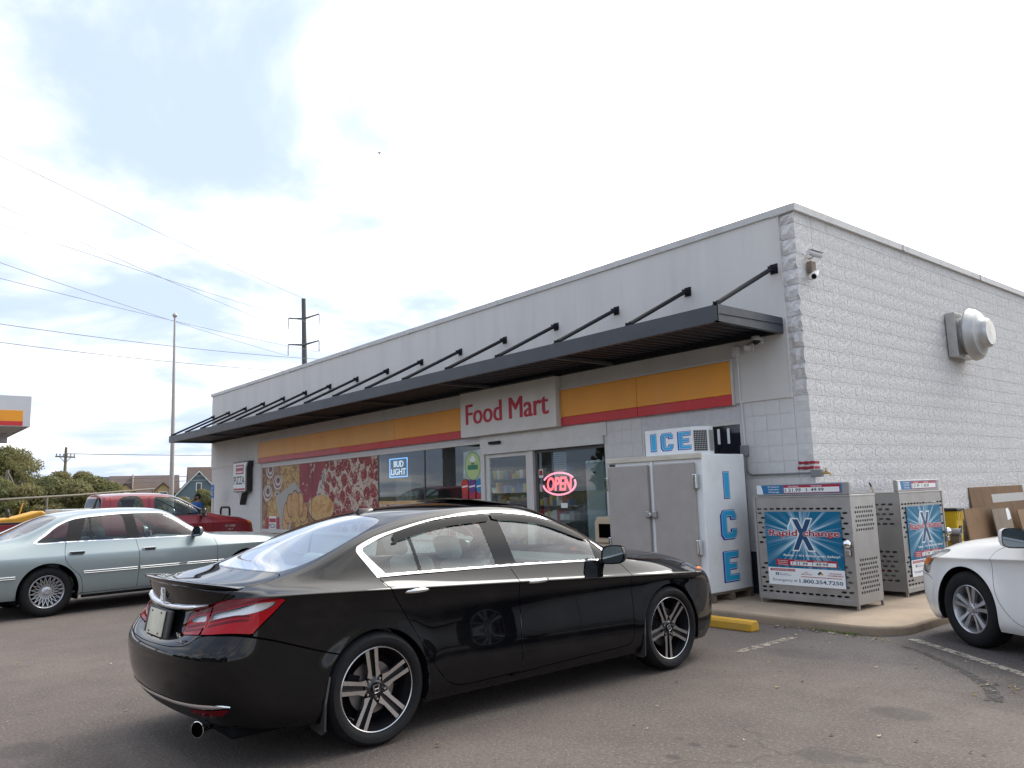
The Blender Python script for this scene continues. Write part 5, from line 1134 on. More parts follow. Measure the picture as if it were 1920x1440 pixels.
def truck_load():
    y = thing('equipment_hood', 'yellow rounded equipment cover lying in the bed of the red pickup', 'equipment', (-14.25, -6.62, 0.64), R(90))
    m = mat('equipment_yellow', (0.60,0.30,0.02), 0.45, var=0.1)
    mb = MB(); mb.prism([(-0.72,0.05),(-0.74,0.50),(-0.66,0.60),(0.1,0.66),(0.55,0.78),(0.62,0.74),(0.62,0.05)], -0.5, 0.5, 'xz'); mb.build('cover', m, y, bevel=0.05, seg=3)
    mb = MB(); n = 24; mb.tube([(0.0, -0.1+0.105*math.cos(2*math.pi*i/n), 0.71+0.105*math.sin(2*math.pi*i/n)) for i in range(n+1)], 0.022, 8); mb.build('grab_ring', M_BLKPL, y, smooth=40)
    MB().tube([(0.25,0.3,0.66),(0.32,0.3,0.95)], 0.012, 6).build('lever', m, y)
    t = MB().box(-0.28, 0.28, -0.88, 0.88, 0, 0.22).build('toolbox', mat('pale_toolbox', (0.55,0.56,0.54), 0.4, metal=0.2), None, bevel=0.02, loc=(-14.30, -5.50, 1.206), rot=(0,0,R(90))); tag(t, 'pale crossover toolbox behind the cab of the red pickup', 'toolbox')
truck_load()
def white_sedan():
    car = thing('parked_car', 'white sedan with silver ten-spoke wheels nosing up to the side of the store', 'car', (3.80, -1.33, 0), R(150))
    paint = mat('pearl_white', (0.78,0.77,0.735), 0.35, spec=0.4, coat=0.9)
    AX, RR = 1.388, 0.330
    net = net_sedan_black().copy()
    def warp(Q, us, vs):
        x = Q[..., 0]; z = Q[..., 2]
        for cx in (-AX, AX):
            d = np.hypot(x-cx, z-RR); k = np.clip((7.2-vs[None, :])/2.2, 0, 1); k = k*k*(3-2*k); Q[..., 1] += k*0.022*np.exp(-((d-0.36)/0.09)**2)
        return Q
    sk = Skin(net, 7, 6, warp)
    dlo = smooth_poly([(-1.43,1.145),(-1.35,.985,1),(-.28,.968),(.586,.936),(.80,.928,1),(.69,1.055),(.50,1.185),(.19,1.295),(-.10,1.338),(-.33,1.350),(-.79,1.322),(-1.20,1.245),(-1.37,1.19)], 5)
    fd = side_f(dlo, 7.9, 11.3); fin = shift(fd, -0.014)
    rdoor = smooth_poly([(-1.347,.985,1),(-1.24,.833),(-1.116,.641),(-.96,.39),(-.80,.262),(-.240,.258,1),(-.240,.80),(-.283,.968,1)], 5); fdoor = smooth_poly([(-.340,.245,1),(.30,.255),(.72,.262),(.86,.30),(.98,.42),(1.045,.565),(1.06,.75),(1.02,.86),(.86,.924,1),(.586,.936),(-.40,.974,1)], 5)
    glassr = smooth_poly([(5.35,16,1),(5.3,13),(5.3,11.95),(5.9,11.62),(7.0,11.6),(7.9,12.0),(8.25,12.7),(8.35,14),(8.4,16,1)], 5); glassf = smooth_poly([(12.0,16,1),(11.95,13),(12.05,11.7),(12.6,11.45),(14.2,11.35),(14.85,11.6),(15.0,13),(15.1,16,1)], 5)
    hood = smooth_poly([(15.2,16,1),(15.25,12),(15.5,10.4),(17,10.0),(19,9.6),(20.3,9.4),(21.4,9.4),(22.3,10.2),(22.9,12),(23.1,16,1)], 5); head = smooth_poly([(17.7,7.6),(18.6,8.0),(19.1,8.2),(20.3,8.3),(21.3,8.0),(21.4,6.6),(20.4,5.2),(19.6,3.9),(18.95,3.7),(18.75,4.5),(18.3,5.6)], 5)
    amb = smooth_poly([(18.45,6.0),(19.0,6.4),(19.5,5.6),(19.6,4.7),(19.2,4.4),(18.8,4.9)], 4); lid = smooth_poly([(5.2,16,1),(5.15,11.6),(4.71,10.5),(3.83,9.5),(2.71,7.75),(1.9,6.2),(1.83,4.55),(-1,4.0,1),(-1,16,1)], 4); lamp = smooth_poly([(1.1,5.2,1),(1.2,6.6),(2.3,7.0),(4.0,6.4),(4.2,5.2),(3.4,4.4,1)], 4); fbump = smooth_poly([(18.6,-1,1),(18.6,3.2,1),(19.0,3.5),(19.7,3.7),(20.8,5.0),(21.6,7.3),(25,7.4,1),(25,-1,1)], 4)
    regs = [dict(name='rear_window', f=uv_f(glassr), mat=M_CARGLASS2, off=-0.002, split=False), dict(name='windshield', f=uv_f(glassf), mat=M_CARGLASS2, off=-0.002, split=False),
            dict(name='rear_glass', f=both(fin, xband(-1.5,-.37,-1.5,-.45)), mat=M_CARGLASS2, off=-0.003), dict(name='front_glass', f=both(fin, xband(-.20,.62,-.28,.62)), mat=M_CARGLASS2, off=-0.003), dict(name='sail_panel', f=both(fin, xband(.5,1.0)), mat=M_BLKGL, off=-0.001), dict(name='door_pillar', f=fin, mat=M_BLKGL, off=-0.001), dict(name='window_trim', f=fd, mat=M_CHROME, off=0.002),
            dict(name='indicator_lens', f=uv_f(amb), mat=M_AMBER, key='amb'), dict(name='headlamp', f=uv_f(head), mat=M_LENS, gap=True), dict(name='tail_lamp', f=uv_f(lamp), mat=M_REDLENS, gap=True),
            dict(name='rear_door', f=side_f(rdoor, None, 8.6), gap=True), dict(name='front_door', f=side_f(fdoor, None, 8.6), gap=True), dict(name='grille', f=uv_f(np.array([(22.0,4.6),(25,4.4),(25,7.2),(22.3,7.0)])), mat=M_CHROME, split=False),
            dict(name='front_bumper', f=uv_f(fbump), gap=True, split=False), dict(name='trunk_lid', f=uv_f(lid), gap=True, split=False), dict(name='hood', f=uv_f(hood), gap=True, split=False)]
    ob = assemble(car, sk, regs, paint, [(-AX, RR, 0.372), (AX, RR, 0.372)], gapw=0.0022)
    g = [q for q in regs if q['name'] == 'headlamp'][0]
    for sd in (1, -1):
        ob[('amb', sd)].parent = ob[('headlamp', sd)]
        put('lamp_bowl', skin_mesh('lamp_bowl', sk, list(g['sel']), mat('bright_bowl', (0.70,0.68,0.65), 0.25, metal=0.4), sides=(sd,), off=-0.02), ob[('headlamp', sd)])
        handle_bar(ob[('rear_door', sd)], -1.10, .893, .888, sd, 0.22, paint); handle_bar(ob[('front_door', sd)], -.075, .898, .852, sd, 0.22, paint)
    mirror_housing(car, 0.70, 0.985, 0.990, paint)
    wheel_wells(car, AX, -AX, 0.385, RR, 0.55, 0.895); box('underbody', -2.2, 1.95, -0.70, 0.70, 0.17, 0.23, M_WELL, car)
    cabin(car, -1.5, 1.1, 0.62, 0.05, -0.92, 0.37, 0.50, mat('beige_cloth', (0.22,0.19,0.15), 0.8), mat('dark_dash', (0.03,0.032,0.034), 0.6), belt=0.93)
    def hub(e, a): c = MB(); c.cyl((0,0,0.07), (0,0,0.080), 0.030, 0.028, 20); c.build('hub_cap', M_SILVER, e, smooth=40)
    add_wheels(car, wheel('altima', RR, 0.213, 0.215), AX, -AX, 0.80, RR, hub, spin=(0.55, 0.2))
    return car
white_sedan()
# ------------------------------------------------------------------ awning over the shopfront
def awning():
    t = thing('entrance_awning', 'long dark slate metal awning hung on angled rods along the shopfront', 'awning')
    x0, x1, yf, z0, z1 = -21.25, -0.25, -1.42, 3.40, 3.605
    xs = [x0, -18.2, -15.2, -12.2, -9.2, -6.2, -3.2, x1]
    for a, b in zip(xs[:-1], xs[1:]):
        MB().prism([(yf, z0), (yf, z1), (yf+0.05, z1), (yf+0.05, z1-0.012), (yf+0.012, z1-0.012), (yf+0.012, z0+0.012), (yf+0.07, z0+0.012), (yf+0.07, z0)], a+0.001, b-0.001, 'yz').build('fascia', M_DARKMETAL, t)
    for x, s in ((x0, 1), (x1, -1)):
        MB().prism([(x, z0), (x, z1), (x+s*0.05, z1), (x+s*0.05, z1-0.012), (x+s*0.012, z1-0.012), (x+s*0.012, z0+0.012), (x+s*0.06, z0+0.012), (x+s*0.06, z0)], yf, -0.032, 'xz').build('end_fascia', M_DARKMETAL, t)
    # ribbed steel deck
    mb = MB(); vs = []; x = x0+0.03; pr = []
    while x < x1-0.05:
        pr += [(x, 0.0), (x+0.07, 0.0), (x+0.085, 0.035), (x+0.135, 0.035)]; x += 0.15
    for (u, h) in pr: vs += [(u, yf+0.015, z0+0.055+h), (u, -0.035, z0+0.075+h)]
    mb.add(vs, [(2*i, 2*i+1, 2*i+3, 2*i+2) for i in range(len(pr)-1)])
    mb.build('deck', mat('deck_steel', (0.012,0.014,0.022), 0.5, var=0.15, dirt=(0.05,0.026,0.016), dirt_amt=0.3, dirt_scale=3), t, fix=False)
    for x in xs[1:-1]: box('cross_beam', x-0.03, x+0.03, yf+0.02, -0.033, z0+0.004, z0+0.05, mat('beam_grey', (0.09,0.09,0.10), 0.5), t)
    box('rear_beam', x0+0.02, x1-0.02, -0.10, -0.032, z0+0.006, z0+0.09, M_BLACKMETAL, t)
    for i in range(16):
        sx = -0.315-1.39*i; a = Vector((sx, -0.10, 4.255)); b = Vector((sx, yf+0.07, z1+0.03))
        st = MB(); d = (b-a).normalized(); st.cyl(a+d*0.03, b-d*0.03, 0.030, 0.030, 8)
        o = st.build('tie_rod', M_BLACKMETAL, t, smooth=40)
        c = MB(); c.box(sx-0.055, sx+0.055, -0.042, -0.031, 4.20, 4.33); c.box(sx-0.032, sx-0.022, -0.13, -0.042, 4.225, 4.295); c.box(sx+0.022, sx+0.032, -0.13, -0.042, 4.225, 4.295); c.cyl((sx-0.045, -0.105, 4.258), (sx+0.045, -0.105, 4.258), 0.014, 0.014, 8)
        c.build('wall_clevis', M_BLACKMETAL, o)
        c = MB(); c.box(sx-0.03, sx+0.03, yf+0.02, yf+0.13, z1, z1+0.012); c.box(sx-0.030, sx-0.022, yf+0.04, yf+0.11, z1+0.012, z1+0.055); c.box(sx+0.022, sx+0.030, yf+0.04, yf+0.11, z1+0.012, z1+0.055); c.build('foot_clevis', M_BLACKMETAL, o)
awning()

# ------------------------------------------------------------------ ice merchandiser on its pallet
L_I = [(0,0),(1,0),(1,1),(0,1)]
L_C = [(1,.66),(1,.84),(.84,1),(.16,1),(0,.84),(0,.16),(.16,0),(.84,0),(1,.16),(1,.36),(.64,.36),(.64,.24),(.36,.24),(.36,.76),(.64,.76),(.64,.66)]
L_E = [(0,0),(1,0),(1,.24),(.38,.24),(.38,.39),(.86,.39),(.86,.61),(.38,.61),(.38,.76),(1,.76),(1,1),(0,1)]
M_CYAN = mat('cyan_print', (0.025,0.38,0.66), 0.4); M_BLUE = mat('blue_print', (0.018,0.05,0.36), 0.4); M_WPR = mat('white_print', (0.78,0.80,0.80), 0.4)
def inset_poly(poly, d, sx, sz):
    P = [np.array((a*sx, b*sz)) for a, b in poly]; n = len(P); out = []
    area = sum(P[i][0]*P[(i+1) % n][1]-P[(i+1) % n][0]*P[i][1] for i in range(n)); sg = 1 if area > 0 else -1
    for i in range(n):
        e0 = P[i]-P[i-1]; e1 = P[(i+1) % n]-P[i]; n0 = sg*np.array((-e0[1], e0[0]))/np.linalg.norm(e0); n1 = sg*np.array((-e1[1], e1[0]))/np.linalg.norm(e1)
        b = n0+n1; b = b/np.dot(b, b)*2; out.append(P[i]+b*d)
    return out
def ice_letter(parent, poly, x, z, w, h, y, M):
    """three flat print layers facing -y before M"""
    for k, (dx, dz) in enumerate(((-0.05, -0.025), (-0.033, -0.016), (-0.016, -0.008))):
        mb = MB(); mb.add([(x+p[0]*w+dx*w*1.6, y-0.0006-0.0001*k, z+p[1]*h+dz*h*0.9) for p in poly], [tuple(range(len(poly)))], 0, M); mb.build('letter_shadow', M_BLUE, parent, fix=False)
    mb = MB(); mb.add([(x+p[0]*w, y-0.0014, z+p[1]*h) for p in poly], [tuple(range(len(poly)))], 0, M); mb.build('letter_edge', M_BLUE, parent, fix=False)
    for d, m, o in ((0.008, M_WPR, 0.0020), (0.013, M_CYAN, 0.0026)):
        q = inset_poly(poly, d*min(1, h/0.25), w, h); mb = MB(); mb.add([(x+p[0], y-o, z+p[1]) for p in q], [tuple(range(len(q)))], 0, M); mb.build('letter', m, parent, fix=False)
IX0, IX1, IY0, IY1, IZ0, IZ1 = -2.43, -0.86, -1.10, -0.20, 0.195, 1.885
def ice_box():
    t = thing('ice_merchandiser', 'white outdoor ice freezer with two taupe doors and blue ICE lettering beside window', 'ice freezer')
    M_W = mat('white_enamel', (0.78,0.79,0.78), 0.38, var=0.03, vscale=3, dirt=(0.50,0.47,0.40), dirt_amt=0.35, dirt_scale=2.2); M_TP = mat('taupe_door', (0.36,0.33,0.305), 0.5, var=0.07, vscale=5, dirt=(0.36,0.33,0.30), dirt_amt=0.5, dirt_scale=3, rvar=0.1)
    MB().box(IX0, IX1, IY0, IY1, IZ0, IZ1).build('cabinet', M_W, t, bevel=0.012)
    MB().box(IX0-0.01, IX1+0.008, IY0-0.03, IY0-0.001, IZ1-0.055, IZ1+0.012).build('top_rail', mat('yellowed_trim', (0.60,0.56,0.46), 0.5, var=0.15, vscale=12, dirt=(0.35,0.31,0.22), dirt_amt=0.5, dirt_scale=8, stretch=(0.3,1,1)), t, bevel=0.005)
    mid = -1.66
    for (a, b, hx) in ((IX0+0.03, mid-0.035, 0), (mid+0.055, IX1-0.10, 1)):
        d = MB().box(a, b, IY0-0.055, IY0-0.003, IZ0+0.33, IZ1-0.10).build('door', M_TP, t, bevel=0.012)
        ex = b-0.012 if hx == 0 else a+0.012
        if hx:
            for z in (0.75, 1.55): MB().box(b-0.005, b+0.045, IY0-0.075, IY0-0.004, z-0.09, z+0.09).build('hinge', M_CHROME, d, bevel=0.01)
        else:
            for z in (0.75, 1.55): MB().box(a-0.02, a+0.02, IY0-0.075, IY0-0.056, z-0.09, z+0.09).build('hinge', M_CHROME, d, bevel=0.01)
        l = MB().box(ex-0.035, ex+0.035, IY0-0.085, IY0-0.056, 1.10, 1.19).build('latch', mat('worn_steel', (0.40,0.39,0.37), 0.35, metal=0.9), d, bevel=0.012)
    MB().box(mid-0.01, mid+0.03, IY0-0.02, IY0-0.002, IZ0+0.1, IZ1-0.06).build('centre_post', M_W, t, bevel=0.004)
    MB().box(mid-0.012, mid+0.028, IY0-0.10, IY0-0.045, 1.12, 1.17).build('padlock', M_CHROME, t, bevel=0.012)
    MB().box(IX0+0.03, IX0+0.13, IY0-0.012, IY0-0.002, IZ1-0.095, IZ1-0.07).build('maker_badge', M_BLKPL, t)
    # side lettering faces +x
    T = Matrix.Translation((IX1, 0, 0)) @ Matrix.Rotation(R(90), 4, 'Z')
    for poly, z, w, h, c in ((L_I, 1.325, 0.125, 0.34, -0.64), (L_C, 0.82, 0.32, 0.365, -0.64), (L_E, 0.305, 0.31, 0.375, -0.64)): ice_letter(t, poly, c-w/2+0.02, z, w, h, 0.0, T)
    # compressor housing on top
    hx0, hx1, hy0, hy1, hz1 = -1.90, -1.10, -0.92, -0.66, IZ1+0.36
    u = MB().prism([(hx0, hy0), (hx1-0.02, hy0), (hx1+0.12, hy0+0.16), (hx1+0.12, hy1), (hx0, hy1)], IZ1+0.001, hz1, 'xy').build('compressor_housing', M_W, t, bevel=0.008)
    for poly, x, w in ((L_I, -1.80, 0.10), (L_C, -1.62, 0.20), (L_E, -1.34, 0.205)): ice_letter(u, poly, x, IZ1+0.075, w, 0.235, hy0, None)
    # condenser grille on the chamfer and side
    a = Vector((hx1-0.02, hy0, 0)); b = Vector((hx1+0.12, hy0+0.16, 0)); d = (b-a).normalized(); n = Vector((d.y, -d.x, 0)); L_ = (b-a).length
    g = MB()
    def gp(s, z, o): return tuple(a+d*s+n*o+Vector((0, 0, z)))
    za, zb = IZ1+0.05, hz1-0.05
    bk = MB(); bk.add([gp(0.02, za, 0.002), gp(L_-0.02, za, 0.002), gp(L_-0.02, zb, 0.002), gp(0.02, zb, 0.002)], [(0,1,2,3)]); bk.build('grille_void', M_GAP, u, fix=False)
    for k in range(9): s = 0.025+k*(L_-0.05)/8; g.tube([gp(s, za, 0.006), gp(s, zb, 0.006)], 0.0035, 5)
    for k in range(11): z = za+k*(zb-za)/10; g.tube([gp(0.02, z, 0.009), gp(L_-0.02, z, 0.009)], 0.0035, 5)
    for k in range(8): y = hy0+0.165+k*0.012; g.tube([(hx1+0.126, y, za), (hx1+0.126, y, zb)], 0.0035, 5)
    for k in range(11): z = za+k*(zb-za)/10; g.tube([(hx1+0.129, hy0+0.165, z), (hx1+0.129, hy0+0.25, z)], 0.0035, 5)
    g.build('condenser_grille', mat('grille_wire', (0.42,0.42,0.40), 0.4, metal=0.5), u)
    p = thing('wooden_pallet', 'weathered timber pallet under the ice freezer', 'pallet'); M_PW = mat('weathered_timber', (0.14,0.105,0.075), 0.85, var=0.3, vscale=6, stretch=(0.2,3,3))
    for y in (IY0+0.02, IY0+0.40, IY1-0.10): box('bearer', IX0-0.02, IX1+0.02, y, y+0.08, KH, 0.168, M_PW, p)
    for x in np.arange(IX0-0.02, IX1, 0.205): box('plank', float(x), float(x)+0.15, IY0-0.015, IY1+0.01, 0.169, 0.193, M_PW, p)
ice_box()

# ------------------------------------------------------------------ propane exchange cages
M_STEEL = mat('galvanised_steel', (0.36,0.35,0.34), 0.42, metal=0.65, var=0.12, vscale=3, dirt=(0.22,0.20,0.18), dirt_amt=0.35, dirt_scale=2, rvar=0.12)
def perf_panel(w, h, zones, slot=True, M=None, mb=None):
    """sheet in the local xz plane (x 0..w, z 0..h) with real holes; zones: (x0, x1, z0, z1, pitch_x, pitch_z, hole_w, hole_h)"""
    mb = mb or MB(); zs = sorted(zones, key=lambda q: q[2])
    def quad(x0, x1, z0, z1):
        if x1-x0 > 1e-4 and z1-z0 > 1e-4: mb.add([(x0,0,z0),(x1,0,z0),(x1,0,z1),(x0,0,z1)], [(0,1,2,3)], 0, M)
    cells = []
    cuts = sorted({0, h} | {z for q in zones for z in (q[2], q[3])})
    for za, zb in zip(cuts[:-1], cuts[1:]):
        zz = [q for q in zones if q[2] <= za+1e-6 and q[3] >= zb-1e-6]; zz.sort()
        x = 0
        for q in zz:
            quad(x, q[0], za, zb); x = q[1]
            nr = max(1, round((zb-za)/q[5])); pz = (zb-za)/nr
            for r in range(nr):
                z0 = za+r*pz; z1 = z0+pz; off = q[4]/2 if r % 2 else 0; xx = q[0]; quad(xx, xx+off, z0, z1); xx += off
                while xx+q[4] <= q[1]+1e-6:
                    cx, cz = xx+q[4]/2, (z0+z1)/2; hw, hh = q[6]/2, q[7]/2; c = min(hw, hh)*0.6
                    o = [(xx,z0),(cx,z0),(xx+q[4],z0),(xx+q[4],cz),(xx+q[4],z1),(cx,z1),(xx,z1),(xx,cz)]
                    i = [(cx-hw+c*.4,cz-hh+c*.4),(cx,cz-hh),(cx+hw-c*.4,cz-hh+c*.4),(cx+hw,cz),(cx+hw-c*.4,cz+hh-c*.4),(cx,cz+hh),(cx-hw+c*.4,cz+hh-c*.4),(cx-hw,cz)]
                    mb.add([(a,0,b) for a, b in o+i], [(k,(k+1) % 8,8+(k+1) % 8,8+k) for k in range(8)], 0, M); xx += q[4]
                quad(xx, q[1], z0, z1)
        quad(x, w, za, zb)
    return mb
def burst_mat():
    m = bpy.data.materials.new('blue_burst_print'); m.use_nodes = True
    nt, N, L, M, noise, ramp, mix, pos = nodekit(m); b = nt.nodes['Principled BSDF']; P, x, y, z = pos()
    zz = M('SUBTRACT', z, 0.155); r = M('SQRT', M('ADD', M('MULTIPLY', x, x), M('MULTIPLY', zz, zz))); a = M('ARCTAN2', zz, x)
    cv = N('ShaderNodeCombineXYZ'); L(M('MULTIPLY', M('COSINE', a), 1.0), cv.inputs[0]); L(M('MULTIPLY', M('SINE', a), 1.0), cv.inputs[1])
    ry = ramp(noise(cv.outputs[0], 4.6, 3, 0.7), 0.46, 0.62); fade = ramp(r, 0.05, 0.52, 1.0, 0.12)
    c = mix(M('MULTIPLY', M('MULTIPLY', ry, fade), 0.95), (0.002, 0.13, 0.25), (0.62, 0.80, 0.86)); c = mix(ramp(r, 0.02, 0.26, 0.55, 0.0), c, (0.55, 0.75, 0.85))
    L(c, b.inputs['Base Color']); b.inputs['Roughness'].default_value = 0.45; b.inputs['Specular IOR Level'].default_value = 0.25; return m
M_BURST = burst_mat(); M_RPR = mat('red_print', (0.38,0.012,0.035), 0.4); M_KPR = mat('black_print', (0.01,0.01,0.012), 0.4); M_NPR = mat('navy_print', (0.015,0.07,0.16), 0.4); M_ORA = mat('orange_print', (0.75,0.32,0.03), 0.4); M_BLP = mat('sky_blue_print', (0.012,0.16,0.36), 0.4)
def flat(parent, name, m, pts, y): 
    mb = MB(); mb.add([(a, y, b) for a, b in pts], [tuple(range(len(pts)))]); return mb.build(name, m, parent, fix=False)
def rect(x0, x1, z0, z1): return [(x0,z0),(x1,z0),(x1,z1),(x0,z1)]
def txt(parent, s, x, z, w, h, y, m, bold=0.015, shear=0.0, name='lettering'):
    mb = MB(); text_mb(mb, s, x, z, w, h, y, bold=bold, shear=shear); return mb.build(name, m, parent, fix=False)
def price_strip(par, x0, x1, z0, z1, y, edge=True):
    w = x1-x0; h = z1-z0
    flat(par, 'price_panel', M_RPR, rect(x0, x1, z0, z1), y)
    flat(par, 'price_field', M_WPR, rect(x0+w*0.25, x1-w*0.02, z0+h*0.10, z1-h*0.32), y-0.001)
    for i, s in enumerate(('Propane', 'Cylinder', 'Xchange')): txt(par, s, x0+w*0.035, z1-h*(0.34+0.29*i), w*0.17, h*0.19, y-0.002, M_WPR)
    txt(par, 'EXCHANGE', x0+w*0.32, z1-h*0.26, w*0.20, h*0.15, y-0.002, M_WPR); txt(par, 'PURCHASE', x0+w*0.64, z1-h*0.26, w*0.20, h*0.15, y-0.002, M_WPR)
    for s, a, b in (('$', .275, .02), ('21.99', .33, .20), ('$', .60, .02), ('49.99', .655, .20)): txt(par, s, x0+w*a, z0+h*0.20, w*b, h*0.40, y-0.002, M_KPR, shear=0.12 if len(s) > 1 else 0)
def poster(parent, w, h, loc):
    """printed board, local xz, centre at loc"""
    p = MB().box(-w/2, w/2, 0, 0.006, -h/2, h/2, 0).build('poster', M_BURST, parent, loc=loc, fix=False); y = -0.001
    zb = -h/2+0.235*h
    flat(p, 'footer', M_WPR, rect(-w/2, w/2, -h/2, zb), y)
    # big X with white edge, flame, name
    zc = 0.155*h+0.03; s = 0.165*w
    Xp = [(-.8,-1),(-.38,-1),(0.02,-.28),(.42,-1),(.85,-1),(.26,.05),(.78,1),(.36,1),(.02,.36),(-.30,1),(-.74,1),(-.22,.05)]
    flat(p, 'logo_outline', M_WPR, [(a*s*1.0, zc+b*s*1.12) for a, b in [(-.9,-1.08),(-.34,-1.08),(0.02,-.42),(.38,-1.08),(.97,-1.08),(.34,.05),(.90,1.08),(.32,1.08),(.02,.5),(-.26,1.08),(-.86,1.08),(-.32,.05)]], y-0.0005)
    flat(p, 'logo_cross', mat('deep_navy_print', (0.005,0.055,0.15), 0.4), [(a*s, zc+b*s*1.12) for a, b in Xp], y-0.001)
    fl_ = [(0,0),(.035,.02),(.045,.055),(.03,.09),(.012,.135),(0.0,.16),(-.01,.12),(-.03,.085),(-.04,.05),(-.03,.015)]
    flat(p, 'flame_outline', M_WPR, [(-0.145*w+a*w*1.25, zc+0.02*h+b*h*1.3) for a, b in fl_], y-0.0012); flat(p, 'flame', mat('flame_print', (0.25,0.50,0.62), 0.4), [(-0.145*w+a*w*0.85, zc+0.03*h+b*h*0.95) for a, b in fl_], y-0.0016)
    for (tx, x, ww) in (('Rapid', -0.455*w, 0.385*w), ('change', 0.005*w, 0.47*w)):
        txt(p, tx, x-0.004, zc-0.052*h, ww+0.008, 0.122*h, y-0.002, M_WPR, bold=0.055, shear=0.10); txt(p, tx, x, zc-0.048*h, ww, 0.114*h, y-0.003, M_RPR, bold=0.022, shear=0.10)
    txt(p, "Relax \u2013 It's Filled with Safety!", -0.27*w, -0.115*h, 0.73*w, 0.040*h, y-0.001, M_WPR, bold=0.02)
    price_strip(p, -0.385*w, 0.42*w, -0.235*h, -0.150*h, y-0.001)
    txt(p, 'RapidXchange.com', -0.44*w, -0.305*h, 0.30*w, 0.018*h, y-0.003, M_WPR); flat(p, 'web_tab', M_RPR, rect(-0.47*w, -0.13*w, -0.312*h, -0.280*h), y-0.001)
    flat(p, 'social_tile', M_NPR, rect(-0.40*w, -0.355*w, -0.372*h, -0.335*h), y-0.001); txt(p, 'f', -0.385*w, -0.370*h, 0.018*w, 0.030*h, y-0.002, M_WPR)
    txt(p, 'Like us on', -0.345*w, -0.348*h, 0.11*w, 0.012*h, y-0.001, M_NPR); txt(p, 'facebook.', -0.345*w, -0.370*h, 0.16*w, 0.016*h, y-0.001, M_NPR)
    txt(p, 'NO', -0.01*w, -0.322*h, 0.045*w, 0.017*h, y-0.001, M_RPR); txt(p, 'SMOKING', -0.055*w, -0.348*h, 0.14*w, 0.017*h, y-0.001, M_RPR)
    txt(p, 'PROPANE', 0.31*w, -0.322*h, 0.15*w, 0.017*h, y-0.001, M_RPR); txt(p, 'FLAMMABLE', 0.29*w, -0.348*h, 0.19*w, 0.017*h, y-0.001, M_RPR)
    for (dx, dz, m) in ((-0.02, 0, M_NPR), (0.02, 0, M_ORA), (0, 0.018, M_KPR), (0, -0.018, M_WPR)):
        a, b = 0.195*w+dx*w, -0.328*h+dz*h; flat(p, 'hazard_diamond', m, [(a-0.02*w, b), (a, b-0.018*h), (a+0.02*w, b), (a, b+0.018*h)], y-0.001)
    flat(p, 'small_print', M_RPR, rect(-0.06*w, 0.46*w, -0.378*h, -0.370*h), y-0.001)
    txt(p, 'Emergency #:', -0.44*w, -0.462*h, 0.33*w, 0.046*h, y-0.001, M_NPR, bold=0.0); txt(p, '1.800.354.7250', -0.085*w, -0.458*h, 0.555*w, 0.050*h, y-0.001, M_NPR, bold=0.022)
    return p
